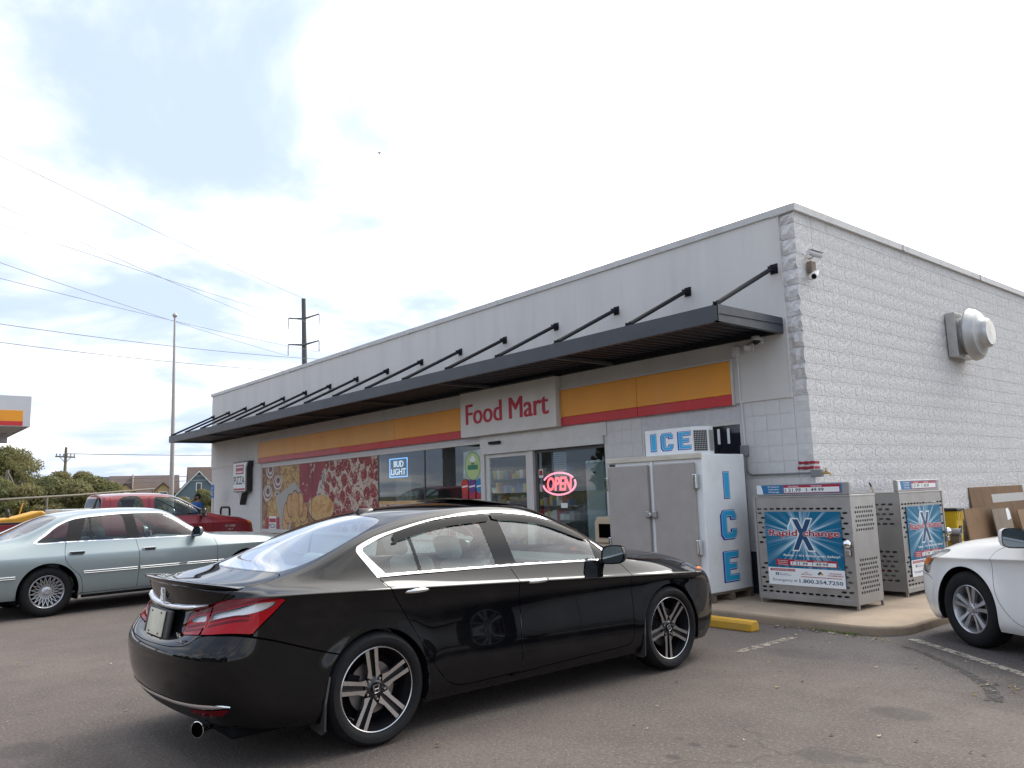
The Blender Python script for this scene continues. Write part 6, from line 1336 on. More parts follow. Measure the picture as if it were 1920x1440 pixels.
def propane_cage(label, loc, rotz, w, d, h, latch):
    """local: front faces -y, x 0..w, y 0..d"""
    t = thing('propane_cage', label, 'propane cage', loc, rotz, 'propane cylinder cages'); z0 = 0.06
    H = h-z0
    # front door panel: slots round the rim of the poster
    mb = perf_panel(w, H, [(0.03, w-0.03, 0.06, 0.10, 0.085, 0.04, 0.058, 0.023), (0.03, w-0.03, H-0.15, H-0.11, 0.085, 0.04, 0.058, 0.023), (0.03, 0.20, 0.10, 0.43, 0.085, 0.055, 0.058, 0.025), (w-0.20, w-0.03, 0.10, 0.43, 0.085, 0.055, 0.058, 0.025), (0.03, 0.20, 0.62, H-0.15, 0.085, 0.055, 0.058, 0.025), (w-0.20, w-0.03, 0.62, H-0.15, 0.085, 0.055, 0.058, 0.025)])
    fd = mb.build('front_door', M_STEEL, t, loc=(0, 0, z0), fix=False)
    for x in (0.0, w):   # side panels, round holes
        A = Matrix.Translation((x, 0, z0)) @ Matrix.Rotation(R(90), 4, 'Z')
        slotty = latch == 'side'
        hw, hh, px_, pz = (0.058, 0.026, 0.085, 0.055) if slotty else (0.031, 0.031, 0.053, 0.053)
        perf_panel(d, H, [(0.07, d-0.05, 0.10, 0.50, px_, pz, hw, hh), (0.07, d-0.05, 0.78, H-0.10, px_, pz, hw, hh)], M=A).build('side_panel', M_STEEL, t, fix=False)
    box('back_panel', 0, w, d-0.006, d, z0, h, M_STEEL, t); box('floor_pan', 0.004, w-0.004, 0.004, d-0.008, z0+0.02, z0+0.035, M_STEEL, t); box('mid_shelf', 0.01, w-0.01, 0.01, d-0.01, z0+0.60, z0+0.615, M_STEEL, t)
    MB().box(-0.004, w+0.004, -0.006, d+0.004, h, h+0.02).build('roof', M_STEEL, t, bevel=0.004)
    for x in (0.0, w-0.03):
        for y in (0.0, d-0.03): MB().box(x+0.002, x+0.028, y+0.002, y+0.028, 0.0, z0+0.01).build('foot', M_STEEL, t)
    for x in (-0.003, w-0.028): MB().box(x, x+0.031, -0.007, -0.001, z0, h).build('edge_angle', M_STEEL, fd, loc=(0,0,-z0))
    MB().box(0.0, w, -0.009, -0.001, z0-0.012, z0+0.05).build('kick_rail', M_STEEL, t, bevel=0.003)
    poster(t, w-0.27, H*0.72, (w/2+0.01, -0.012, z0+H*0.50))
    # header with price strip
    hb = MB().box(0.03, w-0.01, 0.02, 0.07, h+0.021, h+0.165).build('header', M_STEEL, t, bevel=0.01)
    flat(hb, 'header_print', M_BLP, rect(0.045, w-0.09, h+0.045, h+0.15), 0.0185)
    flat(hb, 'header_corner', M_WPR, [(0.045,h+0.045),(0.13,h+0.045),(0.125,h+0.09),(0.105,h+0.15),(0.045,h+0.15)], 0.0178)
    x0 = w*0.33; x1 = w-0.11
    flat(hb, 'price_panel', M_RPR, rect(x0, x1, h+0.05, h+0.145), 0.0178); flat(hb, 'price_field', M_WPR, rect(x0+0.01, x1-0.012, h+0.058, h+0.115), 0.0170)
    for i, s in enumerate(('Propane', 'Cylinder', 'Xchange')): txt(hb, s, w*0.165, h+0.117-0.031*i, w*0.12, 0.022, 0.0176, M_WPR)
    txt(hb, 'EXCHANGE', x0+0.07, h+0.121, 0.13, 0.015, 0.0165, M_WPR); txt(hb, 'PURCHASE', x0+0.36, h+0.121, 0.13, 0.015, 0.0165, M_WPR)
    for s, a, b in (('$', .02, .02), ('21.99', .065, .16), ('$', .29, .02), ('49.99', .35, .16)): txt(hb, s, x0+a, h+0.066, b, 0.040, 0.0165, M_KPR, shear=0.12 if len(s) > 1 else 0)
    # hasp and padlock
    lx = w-0.055
    c = MB(); c.sphere((lx, -0.05, z0+0.66), 0.045, 14, 8, 0, (1, 0.9, 1.1)); c.build('lock_shroud', M_CHROME, t, smooth=True)
    MB().box(lx-0.028, lx+0.028, -0.055, -0.02, z0+0.53, z0+0.60).build('padlock', mat('worn_steel', (0.40,0.39,0.37), 0.35, metal=0.9), t, bevel=0.01)
    return t
propane_cage('steel propane cage on the sidewalk corner facing the parking bays, nearest the ice freezer', (-0.50, -0.60, KH), 0.0, 1.225, 0.585, 1.235, 'front')
propane_cage('steel propane cage set back round the corner, poster turned to the side bays', (0.665, 0.72, KH), R(90), 1.25, 0.62, 1.235, 'side')
def cylinder(label, loc, grp):
    t = thing('propane_cylinder', label, 'gas cylinder', loc, 0, grp)
    mb = MB(); mb.lathe([(0.10,0.0),(0.11,0.03),(0.15,0.05),(0.155,0.10),(0.155,0.27),(0.13,0.34),(0.05,0.37),(0.02,0.38),(0.02,0.42)], 20); mb.build('tank', mat('cylinder_paint', (0.55,0.55,0.53), 0.45, var=0.1), t, smooth=40)
    c = MB(); c.lathe([(0.10,0.345),(0.10,0.45),(0.095,0.45),(0.095,0.345)], 20); c.build('collar', mat('cylinder_paint', (0.55,0.55,0.53), 0.45), t, smooth=40)
    MB().box(-0.08, 0.08, -0.158, -0.15, 0.12, 0.22).build('label_sleeve', M_RPR, t)
for i in range(3): cylinder(('left', 'middle', 'right')[i]+' white gas cylinder behind the slotted steel of the front propane cage', (-0.28+0.36*i, -0.30, KH+0.125), 'cylinders in the front cage')
for i in range(3): cylinder(('near', 'middle', 'far')[i]+' white gas cylinder behind the slotted steel of the set-back propane cage', (0.34, 1.02+0.36*i, KH+0.125), 'cylinders in the set-back cage')

# ------------------------------------------------------------------ kerbside bits
def wheel_stop(lab, x0, x1):
    t = MB().prism([(-0.075,0.0),(-0.068,0.075),(-0.045,0.105),(0.045,0.105),(0.068,0.075),(0.075,0.0)], x0, x1, 'yz').build('wheel_stop', mat('yellow_kerb_paint', (0.52,0.29,0.02), 0.7, var=0.15, vscale=6, dirt=(0.30,0.22,0.10), dirt_amt=0.6, dirt_scale=7, bump=0.3, bscale=80), None, bevel=0.012, loc=(0, -1.93, 0.0))
    return tag(t, lab, 'wheel stop')
wheel_stop('yellow concrete wheel stop by the front bumper of the black sedan', -1.53, 0.29)
def wall_bits():
    W_ = mat('white_plastic', (0.62,0.62,0.62), 0.4); G_ = mat('grey_conduit', (0.24,0.245,0.25), 0.5, metal=0.3, var=0.1)
    t = thing('conduit_run', 'white and grey electrical conduit dropping past the narrow window to an outdoor socket', 'conduit')
    box('junction_head', -1.005, -0.905, -0.11, -0.031, 3.20, 3.33, W_, t, bevel=0.01)
    MB().tube([(-0.955,-0.05,3.2),(-0.955,-0.05,2.65),(-0.953,-0.03,2.5),(-0.945,-0.03,2.0)], 0.012, 8).build('riser', W_, t, smooth=40)
    box('switch_box', -0.985, -0.90, -0.09, -0.006, 1.865, 2.005, G_, t, bevel=0.008)
    pts = [(-0.935,-0.03,1.87),(-0.935,-0.03,1.70)]+[(-0.935+0.09*(1-math.cos(a)), -0.03, 1.70-0.09*math.sin(a)) for a in np.linspace(0.2, math.pi/2, 7)]+[(-0.5,-0.035,1.608),(-0.02,-0.05,1.605)]
    MB().tube(pts, 0.0125, 8).build('pipe', G_, t, smooth=40)
    box('socket_box', -0.02, 0.13, -0.075, -0.015, 1.555, 1.645, G_, t, bevel=0.01)
    s = thing('hose_tap', 'small brass hose tap at the end of the grey conduit', 'tap'); mb = MB(); mb.cyl((0.13,-0.05,1.60), (0.20,-0.05,1.60), 0.016, 0.016, 10); mb.cyl((0.175,-0.05,1.60), (0.175,-0.05,1.645), 0.010, 0.010, 8); mb.cyl((0.175,-0.05,1.645), (0.175,-0.05,1.652), 0.026, 0.026, 12); mb.tube([(0.20,-0.05,1.60),(0.225,-0.05,1.595),(0.235,-0.05,1.565)], 0.012, 8); mb.build('tap_body', mat('brass', (0.50,0.34,0.12), 0.35, metal=0.9), s, smooth=40)
    mb = MB(); mb.box(-0.02, 0.19, -0.052, -0.048, 1.55, 1.554); 
    # red paint dashes on the corner blocks
    for k, (x0, x1, z) in enumerate(((-0.20, -0.02, 1.735), (-0.215, -0.02, 1.672))):
        m_ = MB(); n = 8; vs = []
        for i in range(n+1):
            x = x0+(x1-x0)*i/n; w = 0.017+0.004*math.sin(i*1.7+k); vs += [(x, -0.020, z-w+0.004*math.sin(i)), (x, -0.020, z+w)]
        m_.add(vs, [(2*i, 2*i+2, 2*i+3, 2*i+1) for i in range(n)])
        v2 = [(0.012, 0.0+0.11*i/4, z+dz) for i in range(5) for dz in (-0.016, 0.016)]; m_.add(v2, [(2*i, 2*i+2, 2*i+3, 2*i+1) for i in range(4)]); m_.add([vs[-2], vs[-1], v2[1], v2[0]], [(0,3,2,1)])
        m_.build('paint_dash', mat('red_paint', (0.30,0.012,0.03), 0.6), store, fix=False)
    d = thing('dome_camera', 'white dome security camera under the awning end', 'camera', (-0.60, -0.031, 3.36)); MB().box(-0.055,0.055,-0.05,0,-0.045,0.045).build('bracket', W_, d, bevel=0.01)
    mb = MB(); mb.lathe([(0.001,0.055),(0.05,0.05),(0.062,0.02),(0.062,-0.01)], 20, 0, Matrix.Translation((0,-0.10,0))); mb.build('shell', W_, d, smooth=50); mb = MB(); mb.sphere((0,-0.10,-0.012), 0.05, 16, 8); mb.build('lens_dome', M_BLKGL, d, smooth=True)
    e = thing('wall_light', 'small white wall lamp head left of the dome camera', 'lamp', (-0.735, -0.031, 3.30)); MB().box(-0.045,0.045,-0.03,0,-0.05,0.06).build('base', W_, e, bevel=0.012); mb = MB(); mb.cyl((0,-0.03,0.03),(0,-0.11,-0.03),0.03,0.045,14); mb.build('lamp_head', W_, e, smooth=40)
    # bullet cameras and box on the side wall corner
    b = thing('junction_box', 'brown weathered junction box between two cameras on the corner', 'box', (0.02, 0.24, 4.24)); MB().box(0,0.07,-0.055,0.055,-0.075,0.075).build('case', mat('weathered_box', (0.20,0.15,0.11), 0.7, var=0.3, vscale=15), b, bevel=0.006)
    for lab, loc, aim in (('upper white bullet camera above the brown box, aimed along the side wall', (0.02,0.22,4.40), (0.35,0.9,-0.18)), ('lower white bullet camera under the brown box, aimed over the front bays', (0.02,0.20,4.12), (0.25,-0.75,-0.35))):
        c = thing('bullet_camera', lab, 'camera', loc, 0, 'bullet cameras on the corner'); a = Vector(aim).normalized(); p = Vector((0.10,0,0.0))
        mb = MB(); mb.cyl(p-a*0.09, p+a*0.10, 0.036, 0.036, 16); mb.build('barrel', W_, c, smooth=40); mb = MB(); mb.cyl(p+a*0.101, p+a*0.106, 0.032, 0.030, 16); mb.build('lens', M_BLKGL, c)
        mb = MB(); n = Vector((0,0,1)); s_ = a.cross(n).normalized(); u = s_.cross(a); vs = [tuple(p+s_*x*0.044+u*(0.034+0.012*(1-x*x))+a*y) for y in (-0.08, 0.135) for x in (-1,-0.5,0,0.5,1)]; mb.add(vs, [(i, i+1, i+6, i+5) for i in range(4)]); mb.build('sun_shield', W_, c, smooth=60)
        MB().tube([(0,0,-0.03),(0.05,0,-0.045),tuple(p-Vector((0,0,0.02)))], 0.012, 8).build('mount_arm', W_, c, smooth=40)
    # exhaust fan on the side wall
    f = thing('exhaust_fan', 'round aluminium wall exhaust fan on square curb on the side wall', 'fan', (0.02, 4.77, 3.79))
    al = mat('spun_aluminium', (0.46,0.46,0.45), 0.38, metal=0.55, var=0.12, vscale=2, dirt=(0.24,0.20,0.16), dirt_amt=0.5, dirt_scale=3)
    MB().prism([(-0.36,-0.36),(0.36,-0.36),(0.36,0.36),(-0.36,0.36)], 0, 0.15, 'yz').build('curb', al, f, bevel=0.008)
    T = Matrix.Rotation(R(90), 4, 'Y')
    mb = MB(); mb.lathe([(0.30,0.15),(0.31,0.20),(0.28,0.22),(0.24,0.23)], 40, 0, T); mb.build('inlet_ring', al, f, smooth=40)
    mb = MB(); mb.lathe([(0.24,0.22),(0.24,0.27)], 32, 0, T); mb.build('throat', M_GAP, f, smooth=40)
    mb = MB(); mb.lathe([(0.38,0.245),(0.425,0.25),(0.43,0.27),(0.41,0.33),(0.36,0.39),(0.27,0.42),(0.25,0.44),(0.235,0.50),(0.20,0.53),(0.001,0.54)], 48, 0, T); mb.build('cowl', al, f, smooth=30)
    # grease streak under it
wall_bits()
# ------------------------------------------------------------------ food picture on the window, window signs, interior
def food_mat(name, a, b, scale, c=None, lo=0.45, hi=0.55, dist=0.6, detail=4):
    m = bpy.data.materials.new(name); m.use_nodes = True
    nt, N, L, M, noise, ramp, mix, pos = nodekit(m); bs = nt.nodes['Principled BSDF']; P, x, y, z = pos()
    n = noise(P, scale, detail, 0.6, dist); col = mix(ramp(n, lo, hi), a, b)
    if c is not None: col = mix(ramp(noise(P, scale*2.3, 3, 0.5, dist*1.6), 0.58, 0.64), col, c)
    L(col, bs.inputs['Base Color']); bs.inputs['Roughness'].default_value = 0.55; return m
def disc(cx, cz, rx, rz, n=22, wob=0.0, seed=0, a0=0.0, a1=2*math.pi):
    r = random.Random(seed); ph = r.uniform(0, 6); return [(cx+rx*math.cos(a)*(1+wob*math.sin(3*a+ph)), cz+rz*math.sin(a)*(1+wob*math.sin(2*a+ph))) for a in (a0+(a1-a0)*i/n for i in range(n))]
def mural():
    t = thing('window_picture', 'large printed food picture of pizza, croissant and bun filling the left panes', 'window graphic')
    x0, x1, z0, z1 = -17.19, -10.635, 0.68, 2.41; y = 0.040
    M_CH = food_mat('cheese_print', (0.30,0.055,0.045), (0.56,0.47,0.38), 3.6, (0.22,0.035,0.03), 0.40, 0.50, 1.3); M_PEP = food_mat('pepperoni_print', (0.22,0.016,0.020), (0.34,0.045,0.04), 3.4, (0.54,0.42,0.33), 0.4, 0.7, 1.3); M_SLAB = food_mat('slab_print', (0.26,0.03,0.045), (0.36,0.055,0.07), 1.2, (0.55,0.42,0.36), 0.4, 0.7, 0.8)
    M_TAN = food_mat('crust_print', (0.50,0.27,0.10), (0.62,0.38,0.18), 2.4, (0.36,0.16,0.055), 0.35, 0.65, 2.0); M_BUN = food_mat('bun_print', (0.56,0.33,0.13), (0.62,0.42,0.21), 4, None, 0.4, 0.65); M_EGG = food_mat('fries_print', (0.55,0.36,0.11), (0.26,0.10,0.05), 6.5, (0.62,0.52,0.32), 0.47, 0.57, 1.5)
    M_MU = mat('pale_print', (0.56,0.54,0.50), 0.55); M_MUD = mat('plum_print', (0.20,0.08,0.085), 0.55); M_GRY = mat('paper_print', (0.40,0.385,0.345), 0.55, var=0.06, vscale=2); M_DK = mat('dark_brown_print', (0.07,0.03,0.02), 0.55)
    flat(t, 'backing_print', food_mat('mixed_print', (0.40,0.24,0.12), (0.22,0.09,0.06), 3.2, (0.55,0.48,0.36), 0.42, 0.6, 1.2), rect(x0, x1, z0, z1), y)
    arc = [(-13.10,z1),(-13.30,2.22),(-13.48,2.05),(-13.62,1.83),(-13.72,1.60),(-13.70,1.35),(-13.60,1.10),(-13.45,.90),(-13.25,z0),(x1,z0),(x1,z1)]
    flat(t, 'tomato_slab', M_SLAB, [(-14.74,z1),(-13.10,z1),(-13.40,2.05),(-13.72,1.50),(-14.0,1.35),(-14.73,1.45)], y-0.0006)
    flat(t, 'pizza_print', M_CH, arc, y-0.001)
    rim = [(a-0.0, b) for a, b in arc[:9]]; flat(t, 'crust_edge', food_mat('burnt_edge_print', (0.52,0.48,0.44), (0.10,0.06,0.05), 7, None, 0.5, 0.56, 1.0), rim+[(a+0.22, b) for a, b in rim[::-1]], y-0.0014)
    r = random.Random(21); pts = []
    for _ in range(900):
        a, b = r.uniform(-13.2, x1-0.02), r.uniform(z0, z1)
        if a < -13.45+0.25 and b < 2.0 and a < -13.3: continue
        if all((a-p)**2+(b-q)**2 > 0.275**2 for p, q in pts): pts.append((a, b))
        if len(pts) > 62: break
    for i, (a, b) in enumerate(pts):
        rr = r.uniform(0.125, 0.165); o = disc(a, b, rr*1.0, rr, 18, 0.07, i); o = [(min(p, x1), min(max(q, z0), z1)) for p, q in o]; flat(t, 'pepperoni', M_PEP, o, y-0.0018-0.00002*i)
    for i, (cx, cz, s) in enumerate(((-16.68,2.30,.27),(-16.15,1.97,.29),(-16.85,1.68,.30),(-16.2,1.62,.16))):
        for k, (f, m) in enumerate(((1.0, M_MU), (0.80, M_MUD), (0.66, M_MU), (0.40, M_MUD))):
            o = [(min(max(p, x0), x1), min(q, z1)) for p, q in disc(cx+0.03*k*s, cz+0.06*k*s, s*f*1.05, s*f*0.75, 20, 0.04, i+k)]; flat(t, 'swirl', m, o, y-0.0008-0.0002*k-0.00004*i)
    flat(t, 'salad_print', M_EGG, [(-15.95,z1),(-14.80,z1),(-14.74,1.95),(-15.1,1.92),(-15.9,1.75)], y-0.0007); flat(t, 'egg_print', M_EGG, disc(-16.45,1.14,.42,.50,20,.08,3), y-0.0018)
    flat(t, 'paper_print', M_GRY, [(-15.06,1.97),(-14.50,1.60),(-15.35,z0),(-15.95,z0),(-16.28,1.55)], y-0.0021)
    for k, (cx, cz, w, h, an) in enumerate(((-15.62,.86,.20,.24,-.5),(-14.42,.88,.20,.24,.5),(-15.50,1.12,.24,.30,-.35),(-14.50,1.14,.25,.30,.35),(-15.28,1.32,.26,.34,-.2),(-14.72,1.34,.26,.34,.2),(-15.0,1.32,.28,.40,0.0))):
        for f, m, d in ((1.0, M_DK, 0.0), (0.92, M_TAN, 0.00015)): flat(t, 'croissant_fold', m, [(cx+(p*math.cos(an)+q*math.sin(an))*f, max(z0, cz+(-p*math.sin(an)+q*math.cos(an))*f)) for p, q in disc(0,0,w,h,20,.04,k)], y-0.0024-0.0003*k-d)
    flat(t, 'croissant_hollow', M_EGG, disc(-15.0,.86,.34,.20,18,.08,2), y-0.0048)
    flat(t, 'bun_shade', M_DK, disc(-13.48,1.22,.72,.36,26,.02,7), y-0.0025); flat(t, 'bun', M_BUN, disc(-13.48,1.24,.69,.34,26,.02,7), y-0.0028); flat(t, 'bun_top', food_mat('toasted_print', (0.60,0.36,0.13), (0.46,0.22,0.06), 3.0, (0.66,0.50,0.26), 0.4, 0.66, 1.2), disc(-13.45,1.30,.60,.24,26,.04,8), y-0.0031)
    # pizza box mark at the lower left
    flat(t, 'pack_red', M_RPR, rect(-16.95,-16.0,z0,1.0), y-0.0050); flat(t, 'pack_white', M_WPR, rect(-16.72,-16.22,z0,1.03), y-0.0053); flat(t, 'pack_band', M_RPR, rect(-16.70,-16.24,.86,.97), y-0.0056); txt(t, 'PIZZA', -16.69, .705, .44, .12, y-0.006, M_KPR, 0.02)
    # lower strip continuing under the clear panes
    s = thing('window_strip', 'low printed food strip along the foot of the clear panes', 'window graphic'); flat(s, 'strip_print', M_CH, rect(-10.60,-6.78,0.68,1.38), y); flat(s, 'strip_edge', M_BUN, rect(-10.60,-6.78,1.30,1.375), y-0.0006)
mural()
def neon(parent, pts, r, m, name='tube'): MB().tube(pts, r, 8).build(name, m, parent, smooth=60)
def islands(vs, fs):
    p = list(range(len(vs)))
    def fnd(i):
        while p[i] != i: p[i] = p[p[i]]; i = p[i]
        return i
    for f in fs:
        for q in f[1:]: p[fnd(f[0])] = fnd(q)
    d = {}
    for f in fs: d.setdefault(fnd(f[0]), []).append(f)
    return list(d.values())
def letters(parent, s, x, z, w, h, y, m, bold=0.02, shear=0.0, depth=0.004, name='letter'):
    """each letter its own part"""
    mb = MB(); text_mb(mb, s, x, z, w, h, y, bold=bold, shear=shear, depth=depth)
    isl = islands(mb.v, mb.f)
    for F in isl:
        used = sorted({i for f in F for i in f}); mp = {v: i for i, v in enumerate(used)}; q = MB(); q.add([mb.v[i] for i in used], [tuple(mp[i] for i in f) for f in F]); q.build(name, m, parent, fix=False)
def fat_letters(parent, s, x, z, w, h, y, m, depth):
    mb = MB()
    for k, dx in enumerate((-0.016, -0.008, 0.0, 0.008, 0.016)): text_mb(mb, s, x+dx, z, w, h, y-0.0003*k, bold=0.0, depth=depth)
    return mb
def shop_letters():
    vs, fs = text_verts('Food Mart', 0.0); isl = islands(vs, fs); a = np.array(vs); lo = a.min(0); hi = a.max(0); W_, H_ = 2.33, 0.385
    for F in isl:
        used = sorted({i for f in F for i in f}); mp = {v: i for i, v in enumerate(used)}; q = MB()
        for k, dx in enumerate((-0.018, -0.009, 0.0, 0.009, 0.018)): q.add([(-6.96+dx+(vs[i][0]-lo[0])/(hi[0]-lo[0])*W_, -0.1615-0.0004*k, 2.78+(vs[i][1]-lo[1])/(hi[1]-lo[1])*H_) for i in used], [tuple(mp[i] for i in f) for f in F])
        q.build('letter', mat('sign_red', (0.50,0.016,0.045), 0.5), fm, fix=False)
shop_letters()
def window_signs():
    PK = mat('neon_pink', (0.6,0.2,0.25), 0.4, emis=(1.0,0.30,0.42), estr=1.7); RD = mat('neon_red', (0.6,0.08,0.1), 0.4, emis=(1.0,0.13,0.16), estr=2.2); BL = mat('neon_blue', (0.1,0.3,0.6), 0.4, emis=(0.20,0.50,1.0), estr=1.4); WH = mat('neon_white', (0.7,0.75,0.8), 0.4, emis=(0.75,0.88,1.0), estr=0.9)
    o = thing('neon_sign', 'pink and red neon OPEN sign in the entrance glass', 'neon sign'); cx, cz = -4.73, 1.605
    neon(o, [(cx+0.40*math.cos(a), 0.115, cz+0.185*math.sin(a)) for a in np.linspace(0.55, 2.75, 24)], 0.017, PK); neon(o, [(cx+0.40*math.cos(a), 0.115, cz+0.185*math.sin(a)) for a in np.linspace(3.25, 6.6, 34)], 0.017, PK)
    letters(o, 'OPEN', cx-0.31, cz-0.12, 0.60, 0.24, 0.118, RD, 0.022, 0.10, 0.012)
    b = thing('neon_sign', 'small blue square neon sign reading BUD LIGHT beside the food picture', 'neon sign'); x0, x1, z0, z1 = -10.20, -9.48, 1.90, 2.30
    neon(b, [(x0,0.09,z0),(x1,0.09,z0),(x1,0.09,z1),(x0,0.09,z1),(x0,0.09,z0)], 0.012, BL); box('back_plate', x0, x1, 0.10, 0.105, z0, z1, mat('sign_back_blue', (0.03,0.10,0.26), 0.5), b)
    letters(b, 'BUD', x0+0.17, z0+0.215, 0.40, 0.135, 0.092, WH, 0.01, 0.0, 0.006); letters(b, 'LIGHT', x0+0.06, z0+0.045, 0.60, 0.135, 0.092, WH, 0.01, 0.0, 0.006)
    g = thing('window_sticker', 'pale green oval sticker with dark green marks in the last clear pane', 'sticker'); y = 0.038
    flat(g, 'backing', mat('pale_teal_print', (0.42,0.52,0.50), 0.5, var=0.3, vscale=6), [(-7.36,1.78),(-6.80,1.72),(-6.80,2.32),(-7.34,2.29)], y); flat(g, 'oval_edge', mat('green_print', (0.03,0.20,0.11), 0.5), disc(-7.05,2.01,.25,.275,30), y-0.0006); flat(g, 'oval', mat('pale_green_print', (0.46,0.58,0.24), 0.5), disc(-7.05,2.01,.235,.26,30), y-0.001)
    flat(g, 'leaf_mark', M_WPR, [(-7.16,2.12),(-7.05,2.08),(-6.94,2.12),(-7.05,2.22)], y-0.0014); flat(g, 'word_bar', mat('green_print', (0.03,0.20,0.11), 0.5), rect(-7.21,-6.89,1.94,2.03), y-0.0014); flat(g, 'word_bar', mat('green_print', (0.03,0.20,0.11), 0.5), rect(-7.10,-7.0,2.035,2.07), y-0.0014)
    for k, (c, nm) in enumerate((((0.50,0.03,0.02), 'red'), ((0.11,0.035,0.20), 'purple'), ((0.02,0.20,0.42), 'blue'))):
        s = thing('window_sticker', 'round-topped %s sticker in the row under the green oval sticker' % nm, 'sticker', group='round-topped stickers under the oval'); x = -7.32+0.235*k; m = mat(nm+'_sticker', c, 0.5)
        flat(s, 'tab', M_RPR, rect(x-0.10, x+0.10, 1.39, 1.56), y); flat(s, 'face', m, disc(x,1.63,.118,.14,24), y-0.0006-0.0002*k); flat(s, 'word_bar', M_WPR, [(x-0.09,1.60),(x+0.09,1.62),(x+0.09,1.65),(x-0.09,1.63)], y-0.0014)
    p = thing('window_sticker', 'small red and white notice on the frame left of the OPEN sign', 'sticker'); flat(p, 'face', M_WPR, rect(-5.19,-5.08,1.72,1.86), 0.074); flat(p, 'band', M_RPR, rect(-5.18,-5.09,1.76,1.845), 0.0732)
    p = thing('paper_notice', 'small white paper notice low on the entrance glass under the OPEN sign', 'notice'); flat(p, 'sheet', M_WPR, rect(-4.66,-4.50,1.20,1.28), 0.076)
    p = thing('price_poster', 'pale blue printed list hanging high behind the fixed entrance pane', 'poster'); box('sheet', -4.92, -4.56, 0.140, 0.143, 1.82, 2.14, mat('pale_blue_sheet', (0.42,0.50,0.56), 0.6), p)
    for i in range(8): box('text_row', -4.90, -4.58, 0.137, 0.139, 1.85+0.035*i, 1.865+0.035*i, mat('grey_text', (0.20,0.26,0.32), 0.6), p)
    n = thing('address_number', 'white digits 11 on the dark narrow window over the ice freezer', 'sign'); letters(n, '11', -1.42, 2.05, 0.20, 0.21, 0.044, M_WPR, 0.018, 0.0, 0.0)
    # hanging pizza sign
    z = thing('pizza_sign', 'white arrow-shaped wall sign reading PIZZA with dark edges near the far corner', 'sign', (-18.3, 0, 0))
    body = [(-0.60,1.78),(-0.60,2.62),(0.48,2.62),(0.36,2.46),(0.36,1.78)]; MB().prism([(-0.62,1.76),(-0.62,2.66),(0.60,2.66),(0.46,2.46),(0.46,1.76),(0.12,1.70),(-0.06,1.36),(-0.14,1.72)], -0.19, -0.012, 'xz').build('case', mat('dark_sign_case', (0.02,0.018,0.02), 0.4), z, bevel=0.012)
    flat(z, 'face', M_WPR, body, -0.193); flat(z, 'arrow_face', mat('grey_face', (0.45,0.43,0.42), 0.5), [(-0.14,1.74),(0.08,1.74),(-0.05,1.42)], -0.193)
    flat(z, 'logo_panel', M_RPR, rect(-0.40,0.22,2.28,2.56), -0.1945); flat(z, 'logo_bar', M_WPR, rect(-0.34,0.16,2.47,2.51), -0.196); flat(z, 'logo_bar', M_WPR, rect(-0.34,0.16,2.33,2.365), -0.196)
    letters(z, 'PIZZA', -0.56, 1.98, 0.86, 0.24, -0.195, M_KPR, 0.01, 0.0, 0.002); flat(z, 'foot_band', M_RPR, rect(-0.56,0.33,1.80,1.86), -0.196)
    h = thing('parking_sign', 'blue accessible-parking sign on a thin post at the far corner', 'sign', (-19.95, -0.45, KH)); MB().box(-0.14,0.14,-0.006,0.0,1.52,1.93).build('plate', mat('sign_blue', (0.015,0.13,0.42), 0.5), h, bevel=0.004); MB().cyl((0,0.02,0),(0,0.02,1.95),0.02,0.02,8).build('post', M_FRAME, h)
    w = MB(); w.cyl((-0.02,-0.009,1.82),(-0.02,-0.008,1.82),0.028,0.028,12); w.tube([(-0.02,-0.01,1.79),(-0.02,-0.01,1.71),(0.05,-0.01,1.71),(0.07,-0.01,1.63)],0.012,6); w.tube([(-0.02+0.075*math.cos(a),-0.01,1.67+0.075*math.sin(a)) for a in np.linspace(2.0,5.8,14)],0.010,6); w.build('wheelchair_symbol', M_WPR, h)
    k = thing('hoop_stand', 'black tubular hoop standing on the sidewalk below the pizza sign', 'stand', (-18.42, -0.6, KH)); pts = [(-0.36,0,0),(-0.36,0,1.13)]+[(-0.36+0.10*(1-math.cos(a)),0,1.13+0.10*math.sin(a)) for a in np.linspace(0.2,1.57,6)]+[(0.36-0.10*(1-math.cos(a)),0,1.13+0.10*math.sin(a)) for a in np.linspace(1.57,0.2,6)]+[(0.36,0,1.13),(0.36,0,0)]; MB().tube(pts,0.03,8).build('hoop', M_BLACKMETAL, k, smooth=50)
    MB().box(-0.42,0.42,-0.2,0.2,0,0.03).build('base_plate', M_BLACKMETAL, k)
window_signs()
